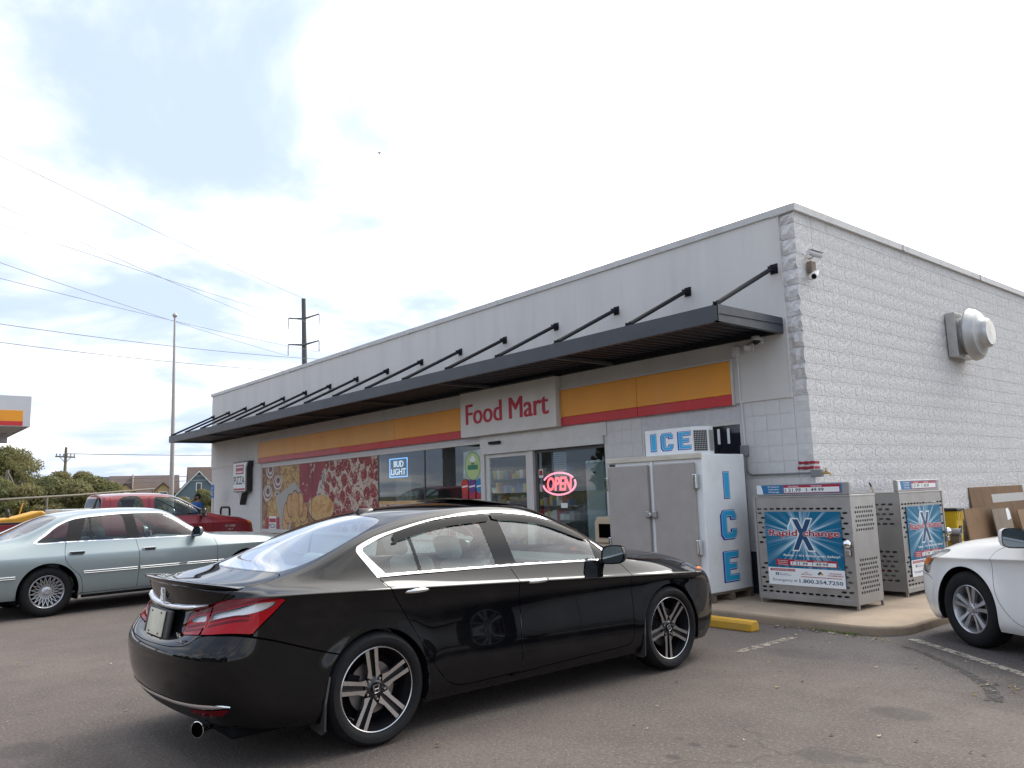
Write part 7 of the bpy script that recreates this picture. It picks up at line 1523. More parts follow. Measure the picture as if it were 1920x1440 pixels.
def interior():
    r = random.Random(4)
    for lab, x0, y0, n in (('tall stocked shelf unit just inside the entrance glass', -4.75, 1.5, 3), ('stocked shelf unit behind the sliding door leaf', -6.8, 3.2, 4), ('long stocked shelf behind the clear window panes', -10.5, 3.0, 7)):
        s = thing('display_shelf', lab, 'shelf', (x0, y0, 0.09), 0, 'shelf units inside the store'); L_ = 0.9*n*0.5
        box('back_board', 0, L_, 0.30, 0.32, 0, 2.0, mat('shelf_dark', (0.03,0.03,0.032), 0.6), s)
        goods = MB()
        for k in range(6):
            z = 0.12+0.32*k; box('shelf_board', 0, L_, 0, 0.30, z-0.02, z, mat('shelf_grey', (0.18,0.18,0.18), 0.5), s); x = 0.03
            while x < L_-0.14: w = r.uniform(0.07,0.16); h = r.uniform(0.10,0.24); goods.box(x, x+w-0.012, 0.01, 0.20, z+0.001, z+h, r.randrange(5)); x += w
        gm = [mat('goods_'+n_, c, 0.5) for n_, c in (('white',(0.62,0.62,0.60)), ('red',(0.35,0.03,0.03)), ('yellow',(0.55,0.42,0.05)), ('blue',(0.05,0.12,0.30)), ('grey',(0.25,0.25,0.25)))]
        tag(goods.build('packaged_goods', gm, s, fix=False), kind='stuff')
    c = thing('drinks_cabinet', 'tall pale grey-green cabinet standing inside the entrance glass by the ice freezer', 'cabinet', (-4.20, 0.22, 0.09)); MB().box(0,0.44,0,0.5,0,1.87).build('case', mat('pale_cabinet', (0.50,0.58,0.56), 0.4, var=0.05), c, bevel=0.03, seg=3); MB().box(0.18,0.24,-0.004,0.0,1.66,1.69).build('badge', M_BLKPL, c)
    d = thing('cardboard_display', 'tan ribbed board standing behind the blue neon sign', 'display', (-10.22, 0.25, 0.09))
    for i in range(7): box('board_strip', 0.09*i, 0.09*i+0.085, 0, 0.02+0.006*(i % 2), 0, 1.80, mat('tan_board', (0.36,0.28,0.17), 0.8, var=0.1, vscale=3), d)
    for lx, lab in ((-9.6, 'cool white strip light on the store ceiling behind the clear panes'), (-5.6, 'cool white strip light added on the store ceiling to brighten the entrance shelves')):  # the entrance strip is an added lamp that brightens the stock inside
     l = thing('ceiling_light', lab, 'light', (lx, 0.95, 2.95), 0, 'ceiling lights')
     MB().box(-0.9,0.9,-0.12,0.12,-0.06,0).build('housing', M_FRAME, l); MB().box(-0.88,0.88,-0.10,0.10,-0.075,-0.061).build('tube', mat('strip_tube', (0.8,0.8,0.8), 0.5, emis=(0.80,0.90,1.0), estr=22.0), l)
    b = thing('litter_bin', 'beige hooded litter bin between the entrance and the ice freezer', 'bin', (-2.97, -0.33, KH)); BE = mat('beige_plastic', (0.50,0.40,0.28), 0.6, var=0.06)
    MB().box(-0.25,0.25,-0.25,0.25,0.0,0.62).build('tub', BE, b, bevel=0.03); hd = MB(); hd.prism([(-0.27,0.62),(-0.27,0.92),(-0.22,1.0),(0.22,1.0),(0.27,0.92),(0.27,0.62)], -0.27, 0.27, 'xz'); hd.build('hood', BE, b, bevel=0.02); MB().box(-0.17,0.17,-0.282,-0.272,0.70,0.90).build('opening', M_GAP, b); MB().box(0.272,0.282,-0.17,0.17,0.70,0.90).build('opening', M_GAP, b)
interior()
def side_clutter():
    PW = [mat('plywood_a', (0.20,0.115,0.055), 0.8, var=0.3, vscale=3, stretch=(3,0.5,0.4), dirt=(0.07,0.04,0.025), dirt_amt=0.5, dirt_scale=4), mat('plywood_b', (0.26,0.17,0.09), 0.8, var=0.25, vscale=3, stretch=(3,0.5,0.4)), mat('plywood_c', (0.25,0.20,0.15), 0.8, var=0.25, vscale=3, stretch=(3,0.5,0.4))]
    for lab, y0, y1, h, x, ti, m in (('tallest dark plywood sheet leaning on the side wall', 4.62, 7.02, 1.25, 0.12, 5, 0), ('low dark plywood offcut leaning left of the tallest sheet', 4.10, 5.7, 0.93, 0.20, 6, 0), ('pale plywood panel with a torn paper leaning in front', 4.9, 5.65, 0.90, 0.34, 8, 2), ('tan plywood offcut leaning furthest along the side wall', 5.8, 7.4, 0.86, 0.42, 9, 1)):
        o = MB().box(-0.009, 0.009, y0, y1, 0, h).build('plywood_sheet', PW[m], None, loc=(x, 0, KH), rot=(0, R(-ti), 0), bevel=0.002); tag(o, lab, 'plywood', 'plywood leaning on the side wall')
        if m == 2:
            q = MB(); q.add([(0.011, 5.45, .70),(0.011,5.62,.72),(0.011,5.63,.84),(0.011,5.56,.90),(0.011,5.48,.88)], [(0,1,2,3,4)]); q.build('paper_scrap', M_WPR, o, fix=False)
        if h > 1.2:
            q = MB(); q.add([(0.011, 5.5, .98),(0.011,7.0,.98),(0.011,7.0,1.12),(0.011,5.5,1.12)], [(0,1,2,3)]); q.build('pale_patch', mat('pale_patch', (0.5,0.48,0.45), 0.7), o, fix=False)
    b = thing('yellow_tub', 'yellow plastic tub with black rim stacked behind the set-back propane cage', 'tub', (0.52, 2.55, KH)); Y = mat('tub_yellow', (0.62,0.40,0.01), 0.45)
    MB().prism([(-0.09,0.0),(0.09,0.0),(0.11,0.55),(-0.11,0.55)], -0.10, 0.10, 'xz').build('lower_tub', Y, b, bevel=0.015); MB().prism([(-0.095,0.555),(0.095,0.555),(0.12,0.96),(-0.12,0.96)], -0.11, 0.11, 'xz').build('upper_tub', Y, b, bevel=0.015); MB().box(-0.14,0.14,-0.13,0.13,0.96,0.995).build('rim', M_BLKPL, b, bevel=0.01)
    for k in range(4): MB().box(0.118, 0.128, -0.10+0.055*k, -0.075+0.055*k, 0.84, 0.95).build('lug', Y, b)
    MB().box(0.108,0.118,-0.04,0.04,0.70,0.76).build('maker_mark', M_KPR, b)
    c = thing('pipe_offcut', 'short grey plastic pipe lying on top of the clutter beside the yellow tub', 'pipe', (0.66, 2.30, KH)); x = MB(); x.lathe([(0.045,-0.07),(0.045,0.07),(0.037,0.07),(0.037,-0.07),(0.045,-0.07)], 20, 0, Matrix.Translation((0.0,0,0.69)) @ Matrix.Rotation(R(90),4,'Y')); x.build('pipe_wall', mat('grey_pvc', (0.36,0.36,0.36), 0.5), c, smooth=40); box('rest_post', -0.05, 0.05, -0.05, 0.05, 0, 0.645, mat('weathered_timber', (0.14,0.105,0.075), 0.85), c)
    m = thing('marker_pen', 'black-capped marker standing on top of the set-back propane cage', 'marker', (0.30, 0.86, KH+1.235)); a = MB(); a.cyl((0,0,0),(-0.03,0,0.09),0.012,0.012,8); a.build('barrel', mat('tan_marker', (0.55,0.40,0.22), 0.5), m); a = MB(); a.cyl((-0.03,0,0.09),(-0.05,0,0.145),0.013,0.010,8); a.build('cap', M_KPR, m)
side_clutter()
# ------------------------------------------------------------------ trees, poles, houses, fuel canopy, people
def leaf_mat(name, a, b):
    m = bpy.data.materials.new(name); m.use_nodes = True
    nt, N, L, M, noise, ramp, mix, pos = nodekit(m); bs = nt.nodes['Principled BSDF']; P, x, y, z = pos()
    c = mix(ramp(noise(P, 0.9, 4, 0.6), 0.35, 0.65), a, b); oi = N('ShaderNodeObjectInfo'); c = mix(M('MULTIPLY', oi.outputs['Random'], 0.35), c, (a[0]*1.5, a[1]*1.15, a[2]*0.8))
    L(c, bs.inputs['Base Color']); bs.inputs['Roughness'].default_value = 0.7; bs.inputs['Subsurface Weight'].default_value = 0.0
    tr = N('ShaderNodeBsdfTranslucent'); L(c, tr.inputs[0]); mx = N('ShaderNodeMixShader'); mx.inputs[0].default_value = 0.4; L(bs.outputs[0], mx.inputs[1]); L(tr.outputs[0], mx.inputs[2]); L(mx.outputs[0], nt.nodes['Material Output'].inputs[0]); return m
M_LEAF = leaf_mat('leaf_green', (0.12,0.135,0.05), (0.20,0.195,0.08)); M_LEAF2 = leaf_mat('leaf_autumn', (0.16,0.160,0.06), (0.23,0.205,0.09)); M_LEAF3 = leaf_mat('leaf_dark', (0.04,0.055,0.02), (0.075,0.09,0.035)); M_BARK = mat('bark', (0.10,0.08,0.06), 0.9, var=0.25, vscale=8, bump=0.5, bscale=30)
def crown_mesh(name, seed, R_, H, n, size, m, fill=1.0, clumps=16, base=0.3):
    r = np.random.default_rng(seed); cl = []
    for _ in range(clumps):
        a = r.uniform(0, 2*math.pi); t = r.uniform(base, 1.0); rad = R_*math.sin(math.pi*min(1, (t-base)/(1-base)*0.9+0.12))**0.7*r.uniform(0.2, 0.85)
        cl.append((rad*math.cos(a), rad*math.sin(a), H*t, R_*r.uniform(0.22, 0.42)))
    cl = np.array(cl); k = r.integers(0, clumps, n); d = r.normal(size=(n, 3)); d /= np.linalg.norm(d, axis=1, keepdims=True); rr = cl[k, 3]*r.uniform(0.35, 1.05, n)**0.6
    c = cl[k, :3]+d*rr[:, None]*np.array([1, 1, 0.8]); c[:, 2] = np.maximum(c[:, 2], 0.05)
    u = r.normal(size=(n, 3)); u /= np.linalg.norm(u, axis=1, keepdims=True); v = np.cross(u, d+0.3*r.normal(size=(n, 3))); v /= np.maximum(np.linalg.norm(v, axis=1, keepdims=True), 1e-6)
    s = size*r.uniform(0.5, 1.2, n)[:, None]; V = np.stack([c-u*s, c+v*s*0.5, c+u*s, c-v*s*0.5], 1).reshape(-1, 3)
    me = bpy.data.meshes.new(name); me.from_pydata(V.tolist(), [], np.arange(4*n).reshape(n, 4).tolist()); me.materials.append(m); me.update(); return me, cl
def trunk_mesh(name, seed, H, cl, r0):
    r = random.Random(seed); mb = MB(); pts = [(0,0,-0.1)]; 
    for i in range(1, 6): pts.append((r.uniform(-.03,.03)*H*i/5, r.uniform(-.03,.03)*H*i/5, H*0.75*i/5))
    mb.tube(pts, [r0*(1.15-0.17*i) for i in range(6)], 8)
    for c in cl[:14]:
        t = r.uniform(0.3, 0.8); b = Vector(pts[min(5, int(t*5))]); e = Vector(c[:3]); m_ = (b+e)/2+Vector((r.uniform(-.1,.1),r.uniform(-.1,.1),0.1))*H*0.1; mb.tube([tuple(b), tuple(m_), tuple(e)], [r0*0.4, r0*0.25, r0*0.08], 5)
    return mb.mesh(name, M_BARK, smooth=50)
def tree_proto(seed, R_, H, n, size, m, r0, clumps=16, base=0.3):
    me, cl = crown_mesh('crown', seed, R_, H, n, size, m, clumps=clumps, base=base); return me, trunk_mesh('trunk', seed, H, cl, r0)
PROTO = {'round': tree_proto(1, 3.2, 7.0, 16000, 0.17, M_LEAF, 0.22, 18, 0.28), 'tall': tree_proto(2, 2.8, 8.5, 9000, 0.2, M_LEAF3, 0.22, 18, 0.25), 'sparse': tree_proto(3, 2.6, 6.6, 3200, 0.13, M_LEAF2, 0.16, 16, 0.35), 'autumn': tree_proto(4, 3.0, 6.0, 15000, 0.15, M_LEAF2, 0.2, 18, 0.2),
         'shrub': tree_proto(5, 2.0, 2.6, 11000, 0.10, M_LEAF, 0.08, 14, 0.1), 'shrub2': tree_proto(6, 2.2, 2.4, 11000, 0.10, M_LEAF2, 0.08, 14, 0.08)}
def tree(kind, label, loc, s=1.0, rz=0.0, group=None, name='tree', sz=None):
    t = thing(name, label, 'shrub' if 'shrub' in kind else 'tree', loc, rz, group); c, k = PROTO[kind]
    for nm, me in (('crown', c), ('trunk', k)):
        o = bpy.data.objects.new(nm, me); COL.objects.link(o); o.parent = t; o.scale = (s, s, sz or s)
    return t
tree('round', 'leafy tree at the left picture edge beside the bare-branched tree', (-79.5, 1.6, 0), 0.92, 0.3, 'trees beyond the lot')
tree('sparse', 'thin half-bare tree standing left of the utility pole', (-76.0, 2.3, 0), 0.95, 1.0, 'trees beyond the lot')
tree('autumn', 'olive bushy tree directly left of the utility pole base', (-62.5, 2.9, 0), 0.64, 2.0, 'trees beyond the lot')
tree('autumn', 'olive bushy tree directly behind the utility pole base', (-66.0, 5.1, 0), 0.66, 0.5, 'trees beyond the lot')
tree('round', 'dark green low tree between the utility pole and the dark-roofed house', (-72.0, 8.0, 0), 0.40, 1.2, 'trees beyond the lot')
tree('round', 'small green tree left of the brown-roofed house', (-88.0, 11.4, 0), 0.5, 2.1, 'trees beyond the lot')
tree('autumn', 'yellowing tree between the blue house and the store corner', (-62.0, 13.2, 0), 0.40, 0.4, 'trees beyond the lot')
rs = random.Random(8)
for i, (x, y, s, k) in enumerate(((-52,-2.2,1.05,'shrub'),(-51,-0.9,1.0,'shrub2'),(-52,0.5,1.1,'shrub'),(-50,1.6,1.05,'shrub2'),(-51,2.6,1.1,'shrub'),(-50,3.5,.95,'shrub'),(-52,5.2,.75,'shrub2'),(-54,7.4,.7,'shrub'),(-53,8.9,.65,'shrub2'),(-52,10.2,.72,'shrub'),(-60,13.6,.85,'shrub2'))):
    tree(k, ['first', 'second', 'third', 'fourth', 'fifth', 'sixth', 'seventh', 'eighth', 'ninth', 'tenth', 'eleventh'][i]+' shrub from the left picture edge in the hedge line behind the parked vehicles', (x, y, 0), s, rs.uniform(0, 6), 'shrubs in the hedge line', 'shrub')
far = MB()
def treeline():
    # distant wood that closes the horizon, one mass of foliage; and the wooded side across the road that the glass and paint mirror
    for nm, lab, pts, hh, n in (('distant_woods', 'low distant woods closing the horizon behind the houses', [(-165+2*i, -40+i*9.0) for i in range(16)], 4.2, 9000), ('roadside_woods', 'wooded roadside across the road facing the store', [(-70+i*7.0, -74+2.5*math.sin(i*1.7)) for i in range(22)], 9.0, 16000)):
        r = np.random.default_rng(len(nm)); P = np.array(pts); k = r.integers(0, len(P), n); sc = r.uniform(0.6, 1.15, len(P))
        h = hh*sc[k]; t = r.uniform(0, 1, n)**0.8; rad = 4.8*np.sqrt(np.maximum(0.04, 1-(2*t-0.9)**2/1.3)); a = r.uniform(0, 6.28, n); q = np.sqrt(r.uniform(0.2, 1, n))
        c = np.stack([P[k, 0]+rad*q*np.cos(a), P[k, 1]+rad*q*np.sin(a), 0.2+h*t], 1); u = r.normal(size=(n, 3)); u /= np.linalg.norm(u, axis=1, keepdims=True); v = np.cross(u, r.normal(size=(n, 3))); v /= np.maximum(np.linalg.norm(v, axis=1, keepdims=True), 1e-6); s = 0.75*r.uniform(0.5, 1.2, n)[:, None]
        V = np.stack([c-u*s, c+v*s*0.6, c+u*s, c-v*s*0.6], 1).reshape(-1, 3); me = bpy.data.meshes.new(nm); me.from_pydata(V.tolist(), [], np.arange(4*n).reshape(n, 4).tolist()); me.materials.append(M_LEAF3 if nm == 'roadside_woods' else M_LEAF); o = put(nm, me); tag(o, lab, 'woods', kind='stuff')
treeline()

# --- poles and wires
M_WOODP = mat('pole_timber', (0.20,0.165,0.135), 0.9, var=0.2, vscale=2, stretch=(3,3,0.2)); M_STEELP = mat('pole_steel', (0.10,0.105,0.115), 0.6, var=0.1); M_WIRE = mat('cable', (0.20,0.20,0.22), 0.6); M_ALUP = mat('flagpole_metal', (0.42,0.40,0.38), 0.4, metal=0.5)
def poles():
    t = thing('transmission_pole', 'tall dark steel transmission pole with two crossarms rising above the roofline', 'pylon', (-146.0, 62.0, 0)); d = Vector((4.7, -3.0, 0)); top = Vector((4.7,-3.0,41.9))
    MB().tube([(0,0,-0.5),(2.4,-1.5,21),tuple(top)], [0.75,0.6,0.42], 12).build('shaft', M_STEELP, t, smooth=50)
    ends = []
    for z, zz in ((38.0, 38.7), (32.6, 33.2)):
        c = Vector((4.3,-2.75,z)) 
        for e in (Vector((2.2,-5.1,z)), Vector((6.3,-0.35,zz))):
            MB().tube([tuple(c+Vector((0,0,-0.2))), tuple(e)], [0.22,0.12], 8).build('crossarm', M_STEELP, t, smooth=50)
            mb = MB(); mb.lathe([(0.03,0),(0.03,-0.1)]+[q for i in range(9) for q in ((0.13,-0.15-0.24*i),(0.05,-0.22-0.24*i))]+[(0.03,-2.35)], 8, 0, Matrix.Translation(e)); mb.build('insulator', mat('insulator', (0.14,0.13,0.14), 0.4), t, smooth=40); ends.append(e+Vector((-146,62,-2.35)))
    def wire(lab, a, b, sag, r): 
        a = Vector(a); b = Vector(b); pts = [a.lerp(b, i/24)-Vector((0,0,sag*4*(i/24)*(1-i/24))) for i in range(25)]; o = MB().tube([tuple(p) for p in pts], r, 5).build('power_line', M_WIRE, None, smooth=60); tag(o, lab, 'cable', 'overhead lines')
    T0 = Vector((-141.3, 59.0, 41.9))
    for lab, b, n, sag in (('topmost faint overhead line running to the pole tip', T0, (-70.4,-16.5,36.2), 0.5), ('second overhead line from the top, to the upper left insulator', ends[0], (-71.2,-16.0,32.0), 0.6), ('third overhead line from the top, to the upper right insulator', ends[1], (-71.4,-15.8,28.6), 0.6),
                           ('fourth overhead line from the top, to the lower left insulator', ends[2], (-71.8,-15.6,26.0), 0.6), ('fifth overhead line from the top, to the lower right insulator', ends[3], (-72.1,-15.4,23.2), 0.6)): wire(lab, n, b, sag, 0.032)
    wire('lower overhead line passing behind the roof corner, upper of the pair', (-62.0,-14.0,15.8), (-86.0,46.0,19.5), 1.0, 0.028); wire('lower overhead line passing behind the roof corner, lower of the pair', (-62.0,-14.0,14.4), (-86.0,46.0,17.8), 1.0, 0.028)
    f = thing('flagpole', 'tall thin bare flagpole with a ball top left of the store', 'flagpole', (-39.1, 4.0, 0)); MB().tube([(0,0,0),(0.65,-0.22,5.7),(1.27,-0.46,11.3)], [0.13,0.10,0.05], 12).build('shaft', M_ALUP, f, smooth=60); mb = MB(); mb.sphere((1.28,-0.46,11.42), 0.13, 14, 10); mb.build('ball', M_ALUP, f, smooth=True); MB().lathe([(0.3,0),(0.3,0.06),(0.16,0.12),(0.14,0.2)], 16).build('base_collar', M_ALUP, f, smooth=40)
    u = thing('utility_pole', 'wooden utility pole with one crossarm in front of the dark-roofed house', 'utility pole', (-80.6, 6.4, 0)); MB().tube([(0,0,0),(0.8,-0.1,7.1)], [0.17,0.12], 10).build('shaft', M_WOODP, u, smooth=60)
    a0, a1 = Vector((0.1,-0.85,6.25)), Vector((1.25,0.62,6.12)); MB().tube([tuple(a0), tuple(a1)], 0.07, 6).build('crossarm', M_WOODP, u)
    for i in range(6):
        p = a0.lerp(a1, (i+0.3)/5.6); MB().tube([tuple(p), tuple(p+Vector((0,0,0.28)))], [0.035,0.06], 6).build('pin_insulator', mat('insulator', (0.14,0.13,0.14), 0.4), u)
    MB().tube([(0.72,-0.1,5.6), tuple(a0.lerp(a1, 0.2))], 0.03, 5).build('brace', M_WOODP, u); MB().tube([(0.72,-0.1,5.6), tuple(a0.lerp(a1, 0.8))], 0.03, 5).build('brace', M_WOODP, u)
    for lab, za, zb in (('overhead line from the utility pole crossarm towards the store', 6.5, 6.3), ('thin service line strung below the crossarm line', 4.0, 4.9), ('lowest service line in front of the houses', 3.6, 4.4)): wire(lab, (-80.0,6.3,za), (-70,36.0,zb), 0.25, 0.035)
    for lab, za, zb in (('service line from the left picture edge to the utility pole', 3.2, 4.0),): wire(lab, (-84.0,-14.0,za), (-80.0,6.3,zb), 0.2, 0.035)
    l = thing('yard_pole', 'short timber pole with a slanting brace and lamp at the left picture edge', 'pole', (-66.3, -0.1, 0)); MB().tube([(0,0,-0.1),(0.3,0,4.4)], [0.15,0.11], 8).build('shaft', M_WOODP, l, smooth=60); MB().tube([(0.3,0.0,4.3),(0.75,0.75,2.6)], 0.06, 6).build('brace', M_WOODP, l); MB().box(0.6,1.0,0.75,1.15,3.35,3.5).build('lamp_head', M_BLKPL, l, bevel=0.03)
    g = thing('barrier_rail', 'long pale timber rail sloping across the background behind the pickup', 'rail', (0,0,0)); MB().tube([(-40.3,-6.0,1.83),(-40.3,-3.6,1.91),(-45.8,0.8,2.12),(-50.4,6.25,2.46)], 0.055, 8).build('rail', mat('pale_timber', (0.17,0.15,0.12), 0.85), g, smooth=50)
    for (x, y, z) in ((-40.3,-5.6,1.82), (-43.4,-1.1,2.0), (-47.6,3.0,2.26), (-50.2,6.1,2.42)): MB().cyl((x,y,0),(x,y,z),0.06,0.06,8).build('post', M_WOODP, g)
poles()

# --- houses
def win(parent, x, z, w, h, y):
    f = MB(); f.box(x-w/2-0.08,x+w/2+0.08,y-0.06,y,z-0.08,z); f.box(x-w/2-0.08,x+w/2+0.08,y-0.06,y,z+h,z+h+0.08); f.box(x-w/2-0.08,x-w/2,y-0.06,y,z,z+h); f.box(x+w/2,x+w/2+0.08,y-0.06,y,z,z+h)
    o = f.build('window', M_WPR, parent); MB().box(x-w/2, x+w/2, y-0.03, y-0.01, z, z+h).build('pane', mat('house_glass', (0.05,0.06,0.07), 0.1), o); return o
def gable_house(label, loc, rz, W_, D, ze, zr, wall, roof, front_gable=False, ov=0.35):
    t = thing('house', label, 'house', loc, rz)
    if front_gable: MB().prism([(-W_/2,0),(W_/2,0),(W_/2,ze),(0,zr),(-W_/2,ze)], -D/2, D/2, 'xz').build('wall', wall, t)
    else: MB().prism([(-D/2,0),(D/2,0),(D/2,ze),(0,zr),(-D/2,ze)], -W_/2, W_/2, 'yz').build('wall', wall, t)
    for s in (-1, 1):
        mb = MB(); sl = (zr-ze)/((W_ if front_gable else D)/2); e = (W_ if front_gable else D)/2+ov
        pr = [(0, zr+0.03), (s*e, zr-sl*e+0.03), (s*e, zr-sl*e+0.18), (0, zr+0.20)]
        if front_gable: mb.prism(pr, -D/2-ov, D/2+ov, 'xz')
        else: mb.prism(pr, -W_/2-ov, W_/2+ov, 'yz')
        mb.build('roof', roof, t)
    return t
RB = mat('brown_shingle', (0.115,0.082,0.070), 0.9, var=0.15, vscale=2); RD_ = mat('charcoal_shingle', (0.045,0.047,0.056), 0.9, var=0.15, vscale=2); SH = mat('raw_sheathing', (0.42,0.30,0.14), 0.8, var=0.15, vscale=1.5); BLUE = mat('blue_siding', (0.105,0.150,0.180), 0.8, var=0.05, vscale=1); WHT = mat('white_siding', (0.55,0.56,0.57), 0.8)
def houses():
    th = R(75.2)
    h = gable_house('brown-roofed house under construction with two small front gables', (-113.2, 22.3, 0), th, 8.2, 7.0, 2.4, 5.25, SH, RB)
    MB().box(-1.55,-1.40,-3.9,0.1,2.2,5.5).build('valley_flashing', mat('pale_flashing', (0.5,0.45,0.38), 0.7), h, rot=(0,0,0))
    for x in (-2.3, 2.3):
        p = MB(); p.prism([(x-1.3,0),(x+1.3,0),(x+1.3,2.9),(x,4.15),(x-1.3,2.9)], -4.6, -3.0, 'xz'); g = p.build('porch_gable', SH, h)
        for s in (-1, 1): q = MB(); q.prism([(x,4.2),(x+s*1.65,2.6),(x+s*1.65,2.75),(x,4.38)], -4.8, -1.5, 'xz'); q.build('gable_roof', RB, g)
        win(g, x, 2.2, 0.9, 0.8, -4.6)
    for x in (-0.3, 0.6): win(h, x, 1.0, 0.6, 1.1, -3.5)
    b = gable_house('blue-grey gabled house beside the flagpole with white trimmed windows', (-108.6, 28.0, 0), th, 5.4, 7.5, 2.6, 5.55, BLUE, RD_, True, 0.25)
    win(b, 0.0, 3.1, 0.55, 0.95, -3.75); win(b, 0.7, 0.9, 0.7, 1.2, -3.75); win(b, -1.6, 0.9, 0.7, 1.2, -3.75)
    for s in (-1, 1): q = MB(); q.prism([(0,5.56),(s*3.0,2.28),(s*3.0,2.48),(0,5.78)], -4.06, -3.98, 'xz'); q.build('barge_board', WHT, b)
    w = MB(); w.box(1.9, 3.6, -4.6, -2.4, 0, 2.6); w.build('porch', WHT, b); MB().box(1.7,3.9,-4.8,-2.3,2.6,2.75).build('porch_roof', WHT, b)
    gable_house('brown-roofed house set behind the blue-grey house', (-124.0, 36.5, 0), th, 9.0, 7.0, 3.2, 6.9, WHT, RB)
    d = gable_house('low charcoal-roofed house behind the utility pole', (-118.2, 15.8, 0), th, 5.6, 7.0, 2.2, 5.25, WHT, RD_); win(d, 1.6, 1.2, 1.2, 1.1, -3.5)
    gable_house('pale gabled house half hidden by the olive trees', (-124.0, 8.0, 0), th, 4.8, 6.0, 2.0, 3.9, WHT, mat('pale_shingle', (0.24,0.23,0.22), 0.9), True)
houses()

# --- fuel station canopy
def fuel_canopy():
    t = thing('fuel_canopy', 'white fuel canopy corner with amber and red stripe at the left picture edge', 'canopy'); x1, y1, z0, z1 = -26.16, -4.55, 4.24, 5.29; x0, y0 = -32.1, -26.0
    W_ = mat('canopy_white', (0.56,0.57,0.58), 0.45, var=0.03)
    n = 8; dy = (y1-y0)/n
    for i in range(n): MB().box(x1-0.05, x1, y0+dy*i+0.004, y0+dy*(i+1)-0.004, z0, z1).build('fascia', W_, t, bevel=0.004)
    for (a, b, c, d) in ((x0, x1-0.052, y1-0.05, y1), (x0, x1-0.052, y0, y0+0.05), (x0, x0+0.05, y0+0.06, y1-0.06)): MB().box(a, b, c, d, z0, z1).build('fascia', W_, t)
    MB().box(x1+0.002, x1+0.022, y0+0.3, y1-0.24, 4.415, 4.785).build('amber_stripe', M_YEL, t); MB().box(x1+0.003, x1+0.023, y0+0.3, y1-0.24, 4.27, 4.412).build('red_stripe', M_RED, t)
    MB().box(x0+0.06, x1-0.06, y0+0.06, y1-0.06, z0+0.03, z0+0.10).build('soffit', mat('canopy_soffit', (0.36,0.36,0.36), 0.6), t); MB().box(x0+0.06,x1-0.06,y0+0.06,y1-0.06,z1-0.12,z1-0.06).build('roof', W_, t)
    for y in (-8.5, -15.0, -22.0):
        MB().box(-29.4,-28.9,y-0.25,y+0.25,0,z0+0.03).build('column', W_, t, bevel=0.01)
        for x in (-30.6, -27.6): MB().box(x-0.3,x+0.3,y-0.3,y+0.3,z0-0.02,z0+0.028).build('light', mat('canopy_lens', (0.6,0.6,0.58), 0.4), t)
    MB().box(-30.0,-29.75,-5.0,-4.75,z0-0.32,z0-0.02).build('speaker', mat('grey_pvc', (0.36,0.36,0.36), 0.5), t)
fuel_canopy()

